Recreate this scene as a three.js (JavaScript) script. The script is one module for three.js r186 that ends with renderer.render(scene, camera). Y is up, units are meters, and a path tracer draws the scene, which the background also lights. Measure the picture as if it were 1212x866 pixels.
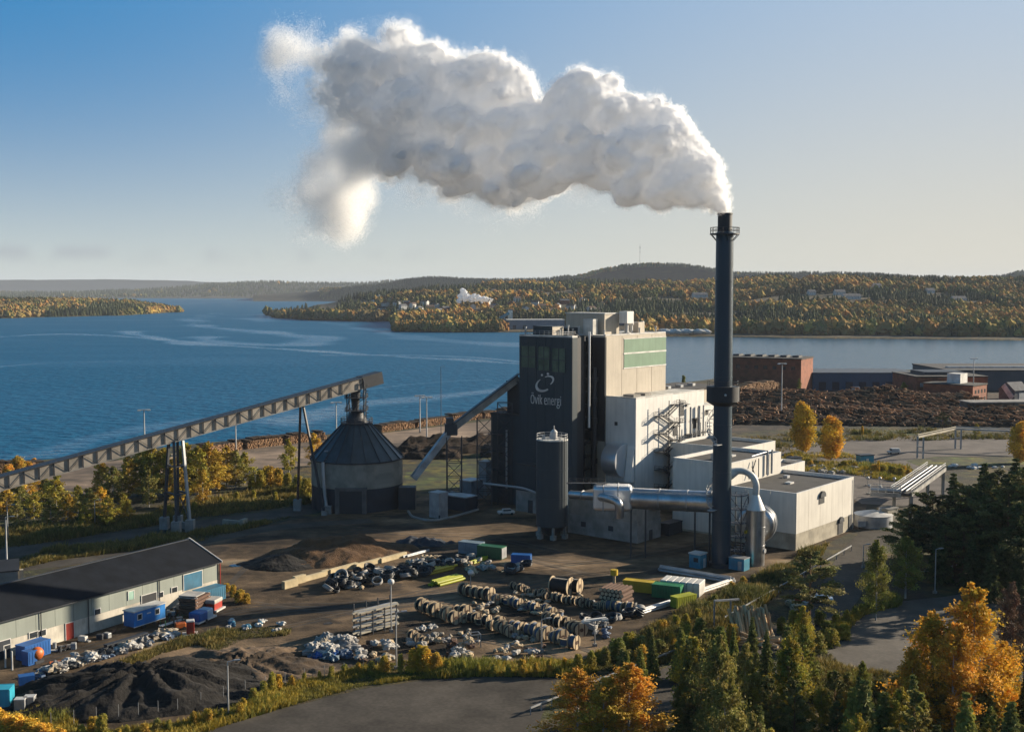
import * as THREE from 'three';
import { mergeGeometries } from 'three/addons/utils/BufferGeometryUtils.js';
import { RoundedBoxGeometry } from 'three/addons/geometries/RoundedBoxGeometry.js';
import { TextGeometry } from 'three/addons/geometries/TextGeometry.js';
import { FontLoader } from 'three/addons/loaders/FontLoader.js';

// ------------------------------------------------------------------ camera, sky, sun, exposure
const EYE = 59.3, FOCAL = 1400, PITCH = Math.atan(92 / FOCAL);       // eye height over the yard; focal length in pixels of a 1212 x 866 frame
const scene = new THREE.Scene();
const camera = new THREE.PerspectiveCamera(2 * Math.atan(433 / FOCAL) * 180 / Math.PI, 1024 / 731, 1, 60000);
camera.position.set(0, EYE, 0);
camera.rotation.x = -PITCH;
const renderer = new THREE.WebGLRenderer({ antialias: true });
renderer.setSize(1024, 731);
renderer.toneMapping = THREE.LinearToneMapping;
renderer.toneMappingExposure = 2.0;
renderer.shadowMap.enabled = true;
const SUN_TURN = 67 * Math.PI / 180, SUN_UP = 18.5 * Math.PI / 180;
const sunDir = new THREE.Vector3(Math.sin(SUN_TURN) * Math.cos(SUN_UP), Math.sin(SUN_UP), -Math.cos(SUN_TURN) * Math.cos(SUN_UP));
const sun = new THREE.DirectionalLight(new THREE.Color(1.0, 0.86, 0.66), 5);
sun.position.copy(sunDir).multiplyScalar(600).add(new THREE.Vector3(0, 0, -300));
sun.target.position.set(0, 0, -300);
sun.castShadow = true;
Object.assign(sun.shadow.camera, { left: -500, right: 500, top: 300, bottom: -300, near: 1, far: 1500 });
sun.shadow.mapSize.set(4096, 4096);
scene.add(sun, sun.target);

// small deterministic helpers
function rng(seed) { let s = seed >>> 0; return () => { s = (s + 0x6d2b79f5) | 0; let t = Math.imul(s ^ (s >>> 15), 1 | s); t = (t + Math.imul(t ^ (t >>> 7), 61 | t)) ^ t; return ((t ^ (t >>> 14)) >>> 0) / 4294967296; }; }
const lerp = (a, b, t) => a + (b - a) * t, clamp = (x, a = 0, b = 1) => Math.min(b, Math.max(a, x)), sstep = (a, b, x) => { const t = clamp((x - a) / (b - a)); return t * t * (3 - 2 * t); };
const PERM = new Uint8Array(1024), VAL = new Float32Array(256);
{ const R = rng(99); for (let i = 0; i < 256; i++) { PERM[i] = i; VAL[i] = R() * 2 - 1; } for (let i = 255; i > 0; i--) { const k = Math.floor(R() * (i + 1)), t = PERM[i]; PERM[i] = PERM[k]; PERM[k] = t; } for (let i = 256; i < 1024; i++) PERM[i] = PERM[i & 255]; }
function noise3(x, y, z, wrap = 0) {   // value noise in -1..1; WRAP makes it periodic in x and y
  let i = Math.floor(x), j = Math.floor(y), k = Math.floor(z); const f = x - i, g = y - j, h = z - k;
  const u = f * f * f * (f * (f * 6 - 15) + 10), v = g * g * g * (g * (g * 6 - 15) + 10), w = h * h * h * (h * (h * 6 - 15) + 10);
  let i1 = i + 1, j1 = j + 1;
  if (wrap) { i = ((i % wrap) + wrap) % wrap; j = ((j % wrap) + wrap) % wrap; i1 = (i + 1) % wrap; j1 = (j + 1) % wrap; }
  i &= 255; i1 &= 255; j &= 255; j1 &= 255; k &= 255;
  const A = PERM[k], B = PERM[k + 1], a0 = PERM[A + j], a1 = PERM[A + j1], b0 = PERM[B + j], b1 = PERM[B + j1];
  const p = VAL[PERM[a0 + i]], q = VAL[PERM[a0 + i1]], r = VAL[PERM[a1 + i]], s = VAL[PERM[a1 + i1]], P = VAL[PERM[b0 + i]], Q = VAL[PERM[b0 + i1]], S = VAL[PERM[b1 + i]], T = VAL[PERM[b1 + i1]];
  const lo = p + (q - p) * u, hi = r + (s - r) * u, Lo = P + (Q - P) * u, Hi = S + (T - S) * u, m = lo + (hi - lo) * v, n = Lo + (Hi - Lo) * v;
  return m + (n - m) * w;
}
const fbm = (x, y, z, n, wrap = 0) => { let s = 0, a = 0.5, q = wrap; for (let i = 0; i < n; i++) { s += a * noise3(x, y, z + i * 17, q); x *= 2; y *= 2; z *= 2; q *= 2; a *= 0.5; } return s; };

// the sky: clear autumn air, paler towards the horizon and towards the sun, with a few thin clouds low in the north
{
  const SKY = 0.46, W = 1024, H = 512, data = new Float32Array(W * H * 4);
  for (let r = 0; r < H; r++) {
    const up = ((r + 0.5) / H - 0.5) * Math.PI, y = Math.sin(up);
    for (let c = 0; c < W; c++) {
      const az = ((c + 0.5) / W - 0.5) * 2 * Math.PI, x = Math.cos(az) * Math.cos(up), z = Math.sin(az) * Math.cos(up);
      const e = Math.max(0, up) * 180 / Math.PI, cs = x * sunDir.x + y * sunDir.y + z * sunDir.z;
      const near = Math.pow(clamp(cs * 0.5 + 0.5), 2.2), t = sstep(0.19, 0.76, near), g = Math.exp(-Math.pow(e / lerp(6, 14, t), 1.5));
      const zen = [lerp(0.015, 0.235, t), lerp(0.245, 0.475, t), lerp(0.57, 0.82, t)].map((v) => v * (1 - 0.68 * sstep(13, 58, e)));
      const hor = [lerp(0.64, 0.8, t), lerp(0.7, 0.76, t), lerp(0.66, 0.645, t)];
      let col = [0, 1, 2].map((i) => lerp(zen[i], hor[i], g));
      const glow = Math.pow(clamp(cs), 24) * 0.55 * Math.exp(-e / 30);
      col = col.map((v, i) => v + glow * [1, 0.86, 0.62][i] + 0.3 * Math.pow(clamp(cs), 6) * sstep(3, 24, e) * [1, 0.97, 0.86][i]);
      // thin flat clouds between one and two and a half degrees up
      if (e > 0.4 && e < 3.4) {
        const d = az * 180 / Math.PI, n = fbm(d * 0.7 + 9, e * 2.2, 4.2, 3) + 0.45 * fbm(d * 2.2, e * 5, 8.1, 3);
        const a = sstep(0.03, 0.2, n) * sstep(1.15, 1.4, e) * (1 - sstep(1.65, 2.0, e)) * 0.75 * (1 - sstep(0.2, 0.5, near));
        col = col.map((v, i) => lerp(v, [0.41, 0.44, 0.49][i], a));
      }
      const band = sstep(-0.6, 0.1, -Math.abs(e - 0.3)) * 0.3 * (1 - near);
      col = col.map((v, i) => lerp(v, [0.44, 0.5, 0.58][i], band));
      if (up < 0) col = [0.1, 0.12, 0.14];
      data.set([...col.map((v) => v * SKY), 1], (r * W + c) * 4);
    }
  }
  const sky = new THREE.DataTexture(data, W, H, THREE.RGBAFormat, THREE.FloatType);
  sky.mapping = THREE.EquirectangularReflectionMapping;
  sky.magFilter = THREE.LinearFilter;
  sky.needsUpdate = true;
  scene.background = sky;
  scene.environment = sky;
}
scene.fog = new THREE.FogExp2(new THREE.Color(0.8, 0.88, 1.0), 3.4e-5);

// ------------------------------------------------------------------ surveying: sight lines from the drone to points on level ground
const V = (x, y, z) => new THREE.Vector3(x, y, z), cosP = Math.cos(PITCH), sinP = Math.sin(PITCH);
function sight(u, v) { const x = (u - 606) / FOCAL, y = (433 - v) / FOCAL; return V(x, y * cosP - sinP, -y * sinP - cosP); }
function G(u, v, h = 0) { const d = sight(u, v); return d.multiplyScalar((h - EYE) / d.y).add(V(0, EYE, 0)); }    // where the sight line meets level h
function at(u, v, dist) { const d = sight(u, v); return d.multiplyScalar(dist / -d.z).add(V(0, EYE, 0)); }          // the point at that distance north
const hAt = (v, dist) => at(606, v, dist).y;

// ------------------------------------------------------------------ textures
function tex(n, fn, srgb = true, rep = 1) {
  const d = new Uint8Array(n * n * 4);
  for (let j = 0; j < n; j++) for (let i = 0; i < n; i++) { const c = fn(i / n, j / n), o = (j * n + i) * 4; for (let q = 0; q < 3; q++) d[o + q] = clamp(Array.isArray(c) ? c[q] : c) * 255; d[o + 3] = 255; }
  const t = new THREE.DataTexture(d, n, n);
  t.wrapS = t.wrapT = THREE.RepeatWrapping; t.magFilter = t.minFilter = THREE.LinearFilter;
  if (srgb) t.colorSpace = THREE.SRGBColorSpace;
  t.repeat.set(rep, rep); t.needsUpdate = true;
  return t;
}
const again = (t, rx, ry = rx) => { const c = t.clone(); c.repeat.set(rx, ry); c.needsUpdate = true; return c; };
const grimeTex = tex(512, (x, y) => 0.86 + 0.2 * fbm(x * 6, y * 6, 1, 5, 6) + 0.05 * fbm(x * 48, y * 12, 5, 2, 48), true, 1 / 14);
const streakTex = tex(512, (x, y) => 0.95 + 0.05 * fbm(x * 32, y * 2, 3, 4, 32) + 0.07 * fbm(x * 4, y * 4, 9, 4, 4), true, 1 / 18);
const roughTex = tex(512, (x, y) => 0.5 + 0.5 * fbm(x * 16, y * 16, 2, 5, 16), false, 1 / 8);
const dirtTex = tex(1024, (x, y) => {
  const a = fbm(x * 5, y * 5, 7, 6, 5), b = fbm(x * 40, y * 40, 3, 3, 40), w = fbm(x * 6 + 0.4 * a, y * 24, 11, 4, 6), m = 0.66 + 0.5 * a + 0.16 * b + 0.2 * w;
  const wet = sstep(0.18, 0.34, fbm(x * 7, y * 9, 21, 4, 7));
  return [m * lerp(1, 0.66, wet), m * lerp(0.955, 0.66, wet), m * lerp(0.89, 0.67, wet)];
}, true, 1 / 60);
const asphaltTex = tex(512, (x, y) => 0.78 + 0.22 * fbm(x * 5, y * 5, 4, 5, 5) + 0.1 * fbm(x * 64, y * 64, 6, 2, 64), true, 1 / 26);
const meadowTex = tex(1024, (x, y) => {
  const a = fbm(x * 8, y * 8, 1, 6, 8), b = fbm(x * 16, y * 16, 5, 5, 16), t = sstep(-0.25, 0.35, a), s = 0.75 + 0.7 * b;
  return [lerp(0.62, 0.86, t) * s, lerp(0.66, 0.74, t) * s, lerp(0.4, 0.42, t) * s];
}, true, 1 / 45);

// ------------------------------------------------------------------ materials: linear base colours
function mat(rgb, rough = 0.8, o = {}) {
  const m = new THREE.MeshPhysicalMaterial({ roughness: rough, ...o });
  m.color.setRGB(...rgb);
  return m;
}
const painted = (rgb, rough = 0.55, o = {}) => mat(rgb, rough, { map: grimeTex, bumpMap: roughTex, bumpScale: 0.004, ...o });
const clad = (rgb, rough = 0.5, o = {}) => mat(rgb, rough, { map: streakTex, ...o });
const foliage = (rgb, o = {}) => mat(rgb, 0.85, { vertexColors: true, transmission: 0.32, thickness: 0, specularIntensity: 0.4, side: THREE.DoubleSide, ...o });
const M = {
  darkClad: clad([0.032, 0.046, 0.056], 0.55, { specularIntensity: 0.6 }), blackClad: clad([0.018, 0.02, 0.025], 0.6), beigeClad: clad([0.42, 0.365, 0.29], 0.55), whiteClad: clad([0.69, 0.67, 0.63], 0.5), hallClad: clad([0.65, 0.615, 0.55], 0.5),
  concrete: painted([0.3, 0.29, 0.27], 0.9), paleConcrete: painted([0.42, 0.38, 0.3], 0.9), roofFelt: painted([0.055, 0.052, 0.05], 0.95), roofWhite: painted([0.62, 0.6, 0.55], 0.8),
  steel: mat([0.5, 0.51, 0.53], 0.32, { metalness: 0.85, map: grimeTex }), galv: mat([0.46, 0.47, 0.48], 0.5, { metalness: 0.5, map: grimeTex }), darkSteel: painted([0.035, 0.04, 0.05], 0.55), stackPaint: clad([0.01, 0.034, 0.055], 0.38),
  greenGlass: mat([0.08, 0.13, 0.1], 0.16, { map: grimeTex }), greenPanel: clad([0.19, 0.29, 0.2], 0.35), glass: mat([0.03, 0.035, 0.04], 0.08), white: painted([0.66, 0.64, 0.6], 0.5), silver: mat([0.62, 0.63, 0.65], 0.35, { metalness: 0.75 }),
  rust: painted([0.13, 0.07, 0.045], 0.9), coneRoof: mat([0.05, 0.075, 0.09], 0.45, { map: grimeTex, metalness: 0.3 }), duskGrey: painted([0.3, 0.28, 0.25], 0.8), navy: painted([0.022, 0.03, 0.045], 0.7),
  asphalt: mat([0.11, 0.096, 0.08], 0.92, { specularIntensity: 0.4, map: asphaltTex, bumpMap: roughTex, bumpScale: 0.01 }), yard: mat([0.24, 0.182, 0.127], 0.95, { specularIntensity: 0.4, map: dirtTex, bumpMap: again(roughTex, 1 / 5), bumpScale: 0.06 }), pad: mat([0.36, 0.28, 0.22], 0.95, { map: again(dirtTex, 1 / 130), bumpMap: roughTex, bumpScale: 0.02 }),
  meadow: mat([0.13, 0.115, 0.055], 0.98, { map: meadowTex, bumpMap: again(roughTex, 1 / 6), bumpScale: 0.15 }), lawn: mat([0.16, 0.19, 0.035], 0.95, { map: meadowTex, bumpMap: roughTex, bumpScale: 0.1 }), bank: mat([0.12, 0.085, 0.06], 0.98, { map: dirtTex, bumpMap: roughTex, bumpScale: 0.2 }),
  bark: painted([0.09, 0.07, 0.055], 0.95), birchBark: painted([0.42, 0.4, 0.37], 0.9), pineBark: painted([0.16, 0.085, 0.045], 0.95), logWood: painted([0.42, 0.25, 0.13], 0.85), logEnd: painted([0.6, 0.42, 0.24], 0.85),
  wood: painted([0.6, 0.46, 0.29], 0.85), cable: painted([0.025, 0.024, 0.025], 0.6), blue: painted([0.015, 0.12, 0.4], 0.45), teal: painted([0.03, 0.24, 0.36], 0.5), green: painted([0.02, 0.13, 0.05], 0.5), yellow: painted([0.62, 0.42, 0.02], 0.5), lime: painted([0.42, 0.44, 0.02], 0.5),
  red: painted([0.45, 0.035, 0.02], 0.5), orange: painted([0.7, 0.16, 0.02], 0.5), brick: painted([0.27, 0.088, 0.042], 0.85), sack: painted([0.5, 0.47, 0.43], 0.8), blackPlastic: painted([0.03, 0.032, 0.036], 0.45), bluePlastic: painted([0.1, 0.15, 0.24], 0.5), chrome: mat([0.7, 0.7, 0.7], 0.25, { metalness: 1 }),
};
M.skyBlue = painted([0.035, 0.17, 0.28], 0.5);

// ------------------------------------------------------------------ building helpers
const taken = {};
function numbered(name) { const n = taken[name] = (taken[name] ?? -1) + 1; return n ? `${name}_${String(n).padStart(3, '0')}` : name; }
function shade(o) { o.castShadow = o.receiveShadow = true; return o; }
function uvBox(g) {   // uv in metres by the face's main direction
  const p = g.attributes.position, n = g.attributes.normal, uv = new Float32Array(p.count * 2);
  for (let i = 0; i < p.count; i++) {
    const ax = Math.abs(n.getX(i)), ay = Math.abs(n.getY(i)), az = Math.abs(n.getZ(i));
    uv[i * 2] = ay > ax && ay > az ? p.getX(i) : ax > az ? p.getZ(i) : p.getX(i);
    uv[i * 2 + 1] = ay > ax && ay > az ? p.getZ(i) : p.getY(i);
  }
  g.setAttribute('uv', new THREE.BufferAttribute(uv, 2));
  return g;
}
function fuse(list) {
  const flat = list.flat(9).map((g) => { const c = g.index ? g.toNonIndexed() : g; for (const k of Object.keys(c.attributes)) if (!['position', 'normal'].includes(k)) c.deleteAttribute(k); return c; });
  return uvBox(flat.length > 1 ? mergeGeometries(flat) : flat[0]);
}
function thing(name, label, category, pos = [0, 0, 0], turn = 0, group) {
  const o = new THREE.Group(); o.name = numbered(name); scene.add(o);
  o.position.set(...(pos.isVector3 ? pos.toArray() : pos)); o.rotation.y = turn;
  o.userData = { label, category }; if (group) o.userData.group = group;
  return o;
}
function part(parent, name, geos, m, label) { const o = shade(new THREE.Mesh(fuse([geos]), m)); o.name = name; parent.add(o); if (label) o.userData.label = label; return o; }
function solo(name, label, category, geos, m, pos = [0, 0, 0], turn = 0, group) {
  const o = part(scene, numbered(name), geos, m); o.position.set(...(pos.isVector3 ? pos.toArray() : pos)); o.rotation.y = turn; o.userData = { label, category }; if (group) o.userData.group = group; return o;
}
function setting(name, geo, m, kind = 'structure') { const o = shade(new THREE.Mesh(geo, m)); o.name = name; o.userData.kind = kind; scene.add(o); return o; }
function copyOf(src, pos, turn = 0, s = 1, label, group) {
  const o = src.clone(); o.name = numbered(src.name.replace(/_\d+$/, '')); o.position.set(...(pos.isVector3 ? pos.toArray() : pos)); o.rotation.y = turn;
  if (Array.isArray(s)) o.scale.set(...s); else o.scale.setScalar(s);
  o.userData = { ...src.userData }; if (label) o.userData.label = label; if (group) o.userData.group = group; scene.add(o); return o;
}
const box = (w, h, d, x = 0, y = 0, z = 0, ry = 0) => { const g = new THREE.BoxGeometry(w, h, d); if (ry) g.rotateY(ry); return g.translate(x, y, z); };          // centred
const slab = (x0, x1, y0, y1, z0, z1) => box(x1 - x0, y1 - y0, z1 - z0, (x0 + x1) / 2, (y0 + y1) / 2, (z0 + z1) / 2);
const soft = (w, h, d, r, x = 0, y = 0, z = 0) => new RoundedBoxGeometry(w, h, d, 2, r).translate(x, y, z);
const cyl = (r0, r1, h, x = 0, y = 0, z = 0, n = 20, open = false) => new THREE.CylinderGeometry(r1, r0, h, n, 1, open).translate(x, y + h / 2, z);           // base at y, r0 below and r1 above
function between(g, p, q) { const d = q.clone().sub(p); return g.applyMatrix4(new THREE.Matrix4().makeRotationFromQuaternion(new THREE.Quaternion().setFromUnitVectors(V(0, 1, 0), d.clone().normalize()))).translate((p.x + q.x) / 2, (p.y + q.y) / 2, (p.z + q.z) / 2); }
const rod = (p, q, r, n = 6, r1 = r) => between(new THREE.CylinderGeometry(r1, r, p.distanceTo(q), n), p, q);
function bar(p, q, w, h = w) {   // a box from p to q, its h side kept upright
  const d = q.clone().sub(p), l = d.length(), m = new THREE.Matrix4(), z = d.normalize(), x = V(0, 1, 0).cross(z); if (x.length() < 1e-3) x.set(1, 0, 0); x.normalize();
  m.makeBasis(x, z.clone().cross(x), z); return new THREE.BoxGeometry(w, h, l).applyMatrix4(m).translate((p.x + q.x) / 2, (p.y + q.y) / 2, (p.z + q.z) / 2);
}
const pipe = (pts, r, n = 10, seg = 24) => new THREE.TubeGeometry(new THREE.CatmullRomCurve3(pts, false, 'centripetal'), seg, r, n);
function sheetGeo(pts, y) {   // a level polygon
  const s = new THREE.Shape(pts.map((p) => new THREE.Vector2(p.x, -p.z))), g = new THREE.ShapeGeometry(s).rotateX(-Math.PI / 2).translate(0, y, 0);
  return uvBox(g.toNonIndexed());
}
const sheet = (name, px, y, m, kind) => setting(name, sheetGeo(px.map(([u, v]) => G(u, v)), y), m, kind);
function ribbonGeo(px, w, y) {   // a road of width w along ground points
  const c = new THREE.CatmullRomCurve3(px.map(([u, v]) => G(u, v))), n = px.length * 8, L = [], R = [];
  for (let i = 0; i <= n; i++) { const p = c.getPoint(i / n), t = c.getTangent(i / n), s = V(-t.z, 0, t.x).normalize().multiplyScalar(w / 2); L.push(p.clone().add(s)); R.push(p.clone().sub(s)); }
  return sheetGeo([...L, ...R.reverse()], y);
}

// ------------------------------------------------------------------ ground, water and the far shores
const SEA = -3;
{
  const pts = [[-1500, -300], [-420, -392], ...[[0, 549], [60, 543], [130, 536], [250, 523], [340, 517], [430, 511], [520, 502], [600, 489], [700, 470], [790, 455], [880, 444], [1000, 439], [1212, 435]].map(([u, v]) => { const p = G(u, v); return [p.x, p.z]; }), [800, -930], [3000, -1000], [3000, 900], [-1500, 900]].map(([x, z]) => V(x, 0, z));
  const g = [sheetGeo(pts, 0)], shore = pts.slice(0, -2), pos = [];
  for (let i = 0; i + 1 < shore.length; i++) {   // the bank, down into the water
    const a = shore[i], b = shore[i + 1], o = (p) => V(p.x, SEA - 2, p.z - 11), q = [a, b, o(b), a, o(b), o(a)];
    for (const p of q) pos.push(p.x, p.y, p.z);
  }
  const bank = new THREE.BufferGeometry(); bank.setAttribute('position', new THREE.Float32BufferAttribute(pos, 3)); bank.computeVertexNormals(); uvBox(bank);
  setting('ground', mergeGeometries([g[0], bank]), M.meadow);
}
const waveBump = tex(1024, (x, y) => 0.5 + 0.5 * fbm(x * 16, y * 16, 12, 5, 16), false);
// calm and ruffled water: green scales the roughness, alpha the strength of the reflection; the lanes of calm water bend with the current, the inner bay lies sheltered
const slickTex = (() => {
  const W = 1536, d = new Uint8Array(W * W * 4), wp = (u, v) => { const p = G(u, v, SEA); return [p.x, p.z]; };
  const lanes = [[[[-80, 404], [60, 396], [150, 398], [215, 404], [250, 408], [330, 413], [420, 418], [520, 425], [640, 432]], 13, 0.9], [[[150, 392], [190, 401], [235, 409], [300, 410]], 12, 0.8], [[[205, 358], [260, 366], [232, 378], [250, 388], [330, 395], [380, 402], [330, 408], [262, 406], [240, 399]], 26, 0.75], [[[390, 420], [480, 420], [640, 430]], 9, 0.7], [[[-60, 440], [30, 430], [110, 428]], 8, 0.5], [[[340, 500], [430, 480], [520, 470], [640, 452]], 16, 0.8], [[[20, 545], [90, 520], [200, 505], [330, 490]], 9, 0.5], [[[400, 462], [470, 455], [560, 452]], 5, 0.5], [[[330, 372], [420, 388], [500, 400], [620, 408]], 24, 0.5], [[[300, 360], [330, 366], [310, 380]], 40, 0.5]].map(([pts, w, k]) => [new THREE.CatmullRomCurve3(pts.map(([u, v]) => { const [x, z] = wp(u, v); return V(x, 0, z); })).getPoints(60).map((p) => [p.x, p.z]), w, k]);
  for (let j = 0; j < W; j++) for (let i = 0; i < W; i++) {
    const x = i / W * 3000 - 1500, z = -j / W * 3000, wx = x + 40 * fbm(x / 160, z / 160, 3, 4), wz = z + 40 * fbm(x / 160, z / 160, 8, 4), o = (j * W + i) * 4; let calm = 0;
    for (const [pts, w, k] of lanes) { let best = 1e9; for (let q = 0; q < pts.length; q += 1) { const a = pts[q][0] - wx, b = pts[q][1] - wz, e = a * a + b * b; if (e < best) best = e; } const r = Math.sqrt(best) / (w * (0.75 + 0.5 * noise3(x / 90, z / 90, 5))); calm = Math.max(calm, k * (1 - sstep(0.5, 1.9, r))); }
    const bay = sstep(60, 330, x + 0.25 * (z + 900) + 60 * fbm(x / 120, z / 120, 21, 3)); calm = Math.max(calm, bay * (0.8 + 0.5 * fbm(x / 200, z / 50, 13, 4))); calm = clamp(calm + 0.28 * fbm(x / 260, z / 110, 17, 4));
    d[o] = d[o + 2] = 255; d[o + 1] = 255 * lerp(0.95, 0.28, calm); d[o + 3] = 255 * lerp(0.42, 1, calm);
  }
  const t = new THREE.DataTexture(d, W, W); t.magFilter = t.minFilter = THREE.LinearFilter; t.wrapS = t.wrapT = THREE.ClampToEdgeWrapping; t.repeat.set(1 / 3000, -1 / 3000); t.offset.set(1100 / 3000, -180 / 3000); t.needsUpdate = true; return t;
})();
const water = mat([0.004, 0.082, 0.165], 0.5, { ior: 1.333, bumpMap: again(waveBump, 1 / 85, 1 / 60), bumpScale: 1.4, roughnessMap: slickTex, specularIntensityMap: slickTex, specularIntensity: 1 });
{
  const R = 12500, g = new THREE.PlaneGeometry(2 * R, 2 * R, 1, 1).rotateX(-Math.PI / 2).translate(0, SEA, 0), p = g.attributes.position, uv = new Float32Array(8);
  for (let i = 0; i < 4; i++) { uv[2 * i] = p.getX(i) + 400; uv[2 * i + 1] = p.getZ(i) - 180; }
  g.setAttribute('uv', new THREE.BufferAttribute(uv, 2));
  setting('water', g, water);
}
{ // the sheltered inner bay: a calmer sheet with its edge behind the boiler house
  const g = sheetGeo([G(640, 480, SEA), G(700, 392, SEA), V(2200, 0, -1900), V(2200, 0, -700), V(500, 0, -820)].map((p) => V(p.x, 0, p.z)), SEA + 0.004);
  setting('bay_water', g, mat([0.006, 0.05, 0.085], 0.2, { ior: 1.333, bumpMap: again(waveBump, 1 / 110, 1 / 60), bumpScale: 0.75 }));
}
const curve = (list) => (u) => { let i = 0; while (i < list.length - 2 && u > list[i + 1][0]) i++; const [a, b] = list[i], [c, d] = list[i + 1], t = clamp((u - a) / (c - a)); return lerp(b, d, t * t * (3 - 2 * t)); };
const shoreAt = (v) => (EYE - SEA) * 1400 / (v - 341);

// a stretch of land seen as columns of bearing u: its waterline, its crest (how high it stands in the view and how far off) and a back slope
function makeLand(name, u0, u1, du, shoreV, crestV, crestD, lift, m, bump = 3) {
  const rows = 26, back = 6, cols = Math.round((u1 - u0) / du), pos = [], idx = [];
  const heightAt = (u, dist) => {
    const d0 = shoreAt(shoreV(u)), d1 = crestD(u), top = hAt(crestV(u), d1) - lift, t = (dist - d0) / (d1 - d0);
    const n = bump * fbm(u * dist / 1400 / 160, dist / 160, 3, 4);
    if (t < 0) return SEA - 6;
    if (t <= 1) return SEA + 1.2 + (top - SEA - 1.2) * (0.25 * t + 0.75 * t * t * (3 - 2 * t)) + n * sstep(0.02, 0.2, t);
    return lerp(top + n, SEA - 30, sstep(0, 1, (dist - d1) / (0.5 * d1)));
  };
  for (let c = 0; c <= cols; c++) {
    const u = u0 + c * (u1 - u0) / cols, d0 = shoreAt(shoreV(u)), d1 = crestD(u);
    for (let r = 0; r <= rows + back; r++) {
      const dist = r === 0 ? d0 - 6 : r <= rows ? lerp(d0, d1, Math.pow((r - 1) / (rows - 1), 1.2)) : d1 + 0.5 * d1 * (r - rows) / back;
      pos.push((u - 606) / FOCAL * dist, r === 0 ? SEA - 3 : heightAt(u, dist), -dist);
    }
  }
  const w = rows + back + 1;
  for (let c = 0; c < cols; c++) for (let r = 0; r < w - 1; r++) { const a = c * w + r; idx.push(a, a + w, a + 1, a + 1, a + w, a + w + 1); }
  const g = new THREE.BufferGeometry(); g.setAttribute('position', new THREE.Float32BufferAttribute(pos, 3)); g.setIndex(idx); g.computeVertexNormals();
  setting(name, uvBox(g), m);
  const seenAt = (u, v) => { const d0 = shoreAt(shoreV(u)), d1 = crestD(u); for (let d = d0 + 3; d < d1; d += 6) if (heightAt(u, d) >= hAt(v, d)) return V((u - 606) / FOCAL * d, heightAt(u, d), -d); return V((u - 606) / FOCAL * d1, heightAt(u, d1), -d1); };
  return { heightAt, seenAt, d0: (u) => shoreAt(shoreV(u)), d1: crestD, u0, u1 };
}
M.wood1 = mat([0.17, 0.13, 0.06], 0.98, { map: meadowTex }); M.farHill = mat([0.04, 0.046, 0.03], 1, { map: again(meadowTex, 1 / 300) });
const farShore = makeLand('far_shore', 316, 1560, 4,
  curve([[316, 373], [330, 376.5], [380, 379], [440, 380.5], [462, 380], [467, 392.5], [540, 393.2], [600, 393], [790, 398], [1000, 400.5], [1212, 402.5], [1560, 405]]),
  curve([[316, 370], [345, 364], [380, 355], [420, 348], [460, 343], [520, 338], [600, 333], [700, 331], [800, 331], [860, 329], [930, 325], [1000, 323.5], [1080, 327], [1150, 328], [1212, 327.5], [1560, 328]]),
  curve([[316, 3000], [380, 2900], [460, 2900], [600, 2950], [800, 2900], [1000, 2700], [1212, 2600], [1560, 2600]]), 12, M.wood1, 4);
const leftIsle = makeLand('wooded_point', -130, 214, 4,
  curve([[-130, 379], [0, 376.5], [60, 375], [130, 373.5], [212, 369.5]]), curve([[-130, 352], [0, 352], [60, 353], [150, 354.5], [190, 360], [213, 367]]), curve([[-130, 3000], [0, 3000], [100, 3050], [214, 3250]]), 13, M.wood1, 3);
const mainHill = makeLand('forest_hill', 300, 1600, 5,
  curve([[300, 356.4], [600, 357], [1600, 358]]), curve([[300, 346], [400, 341], [440, 337], [505, 328.5], [560, 329], [600, 331], [640, 329.5], [680, 325.5], [720, 317], [745, 312.5], [770, 311.5], [800, 311.5], [825, 314.5], [845, 318], [870, 322.5], [985, 322], [1100, 327], [1160, 328], [1185, 325.5], [1212, 320], [1300, 314], [1600, 318]]),
  curve([[300, 6000], [500, 5600], [770, 5000], [1100, 5200], [1600, 5600]]), 11, M.farHill, 6);
const northHill = makeLand('distant_hill', -200, 620, 5,
  curve([[-200, 353], [620, 353]]), curve([[-200, 345.5], [60, 346], [158, 343.5], [200, 341], [225, 338.5], [260, 335.5], [320, 333], [360, 334.5], [430, 335], [480, 332], [620, 331]]), curve([[-200, 10500], [220, 9500], [620, 8800]]), 4, M.farHill, 6);
makeLand('distant_hill_001', -200, 420, 8, curve([[-200, 345], [420, 345]]), curve([[-200, 334], [30, 331], [140, 330.5], [200, 331.5], [260, 334], [420, 335]]), curve([[-200, 15000], [420, 15000]]), 0, M.farHill, 5);

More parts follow.
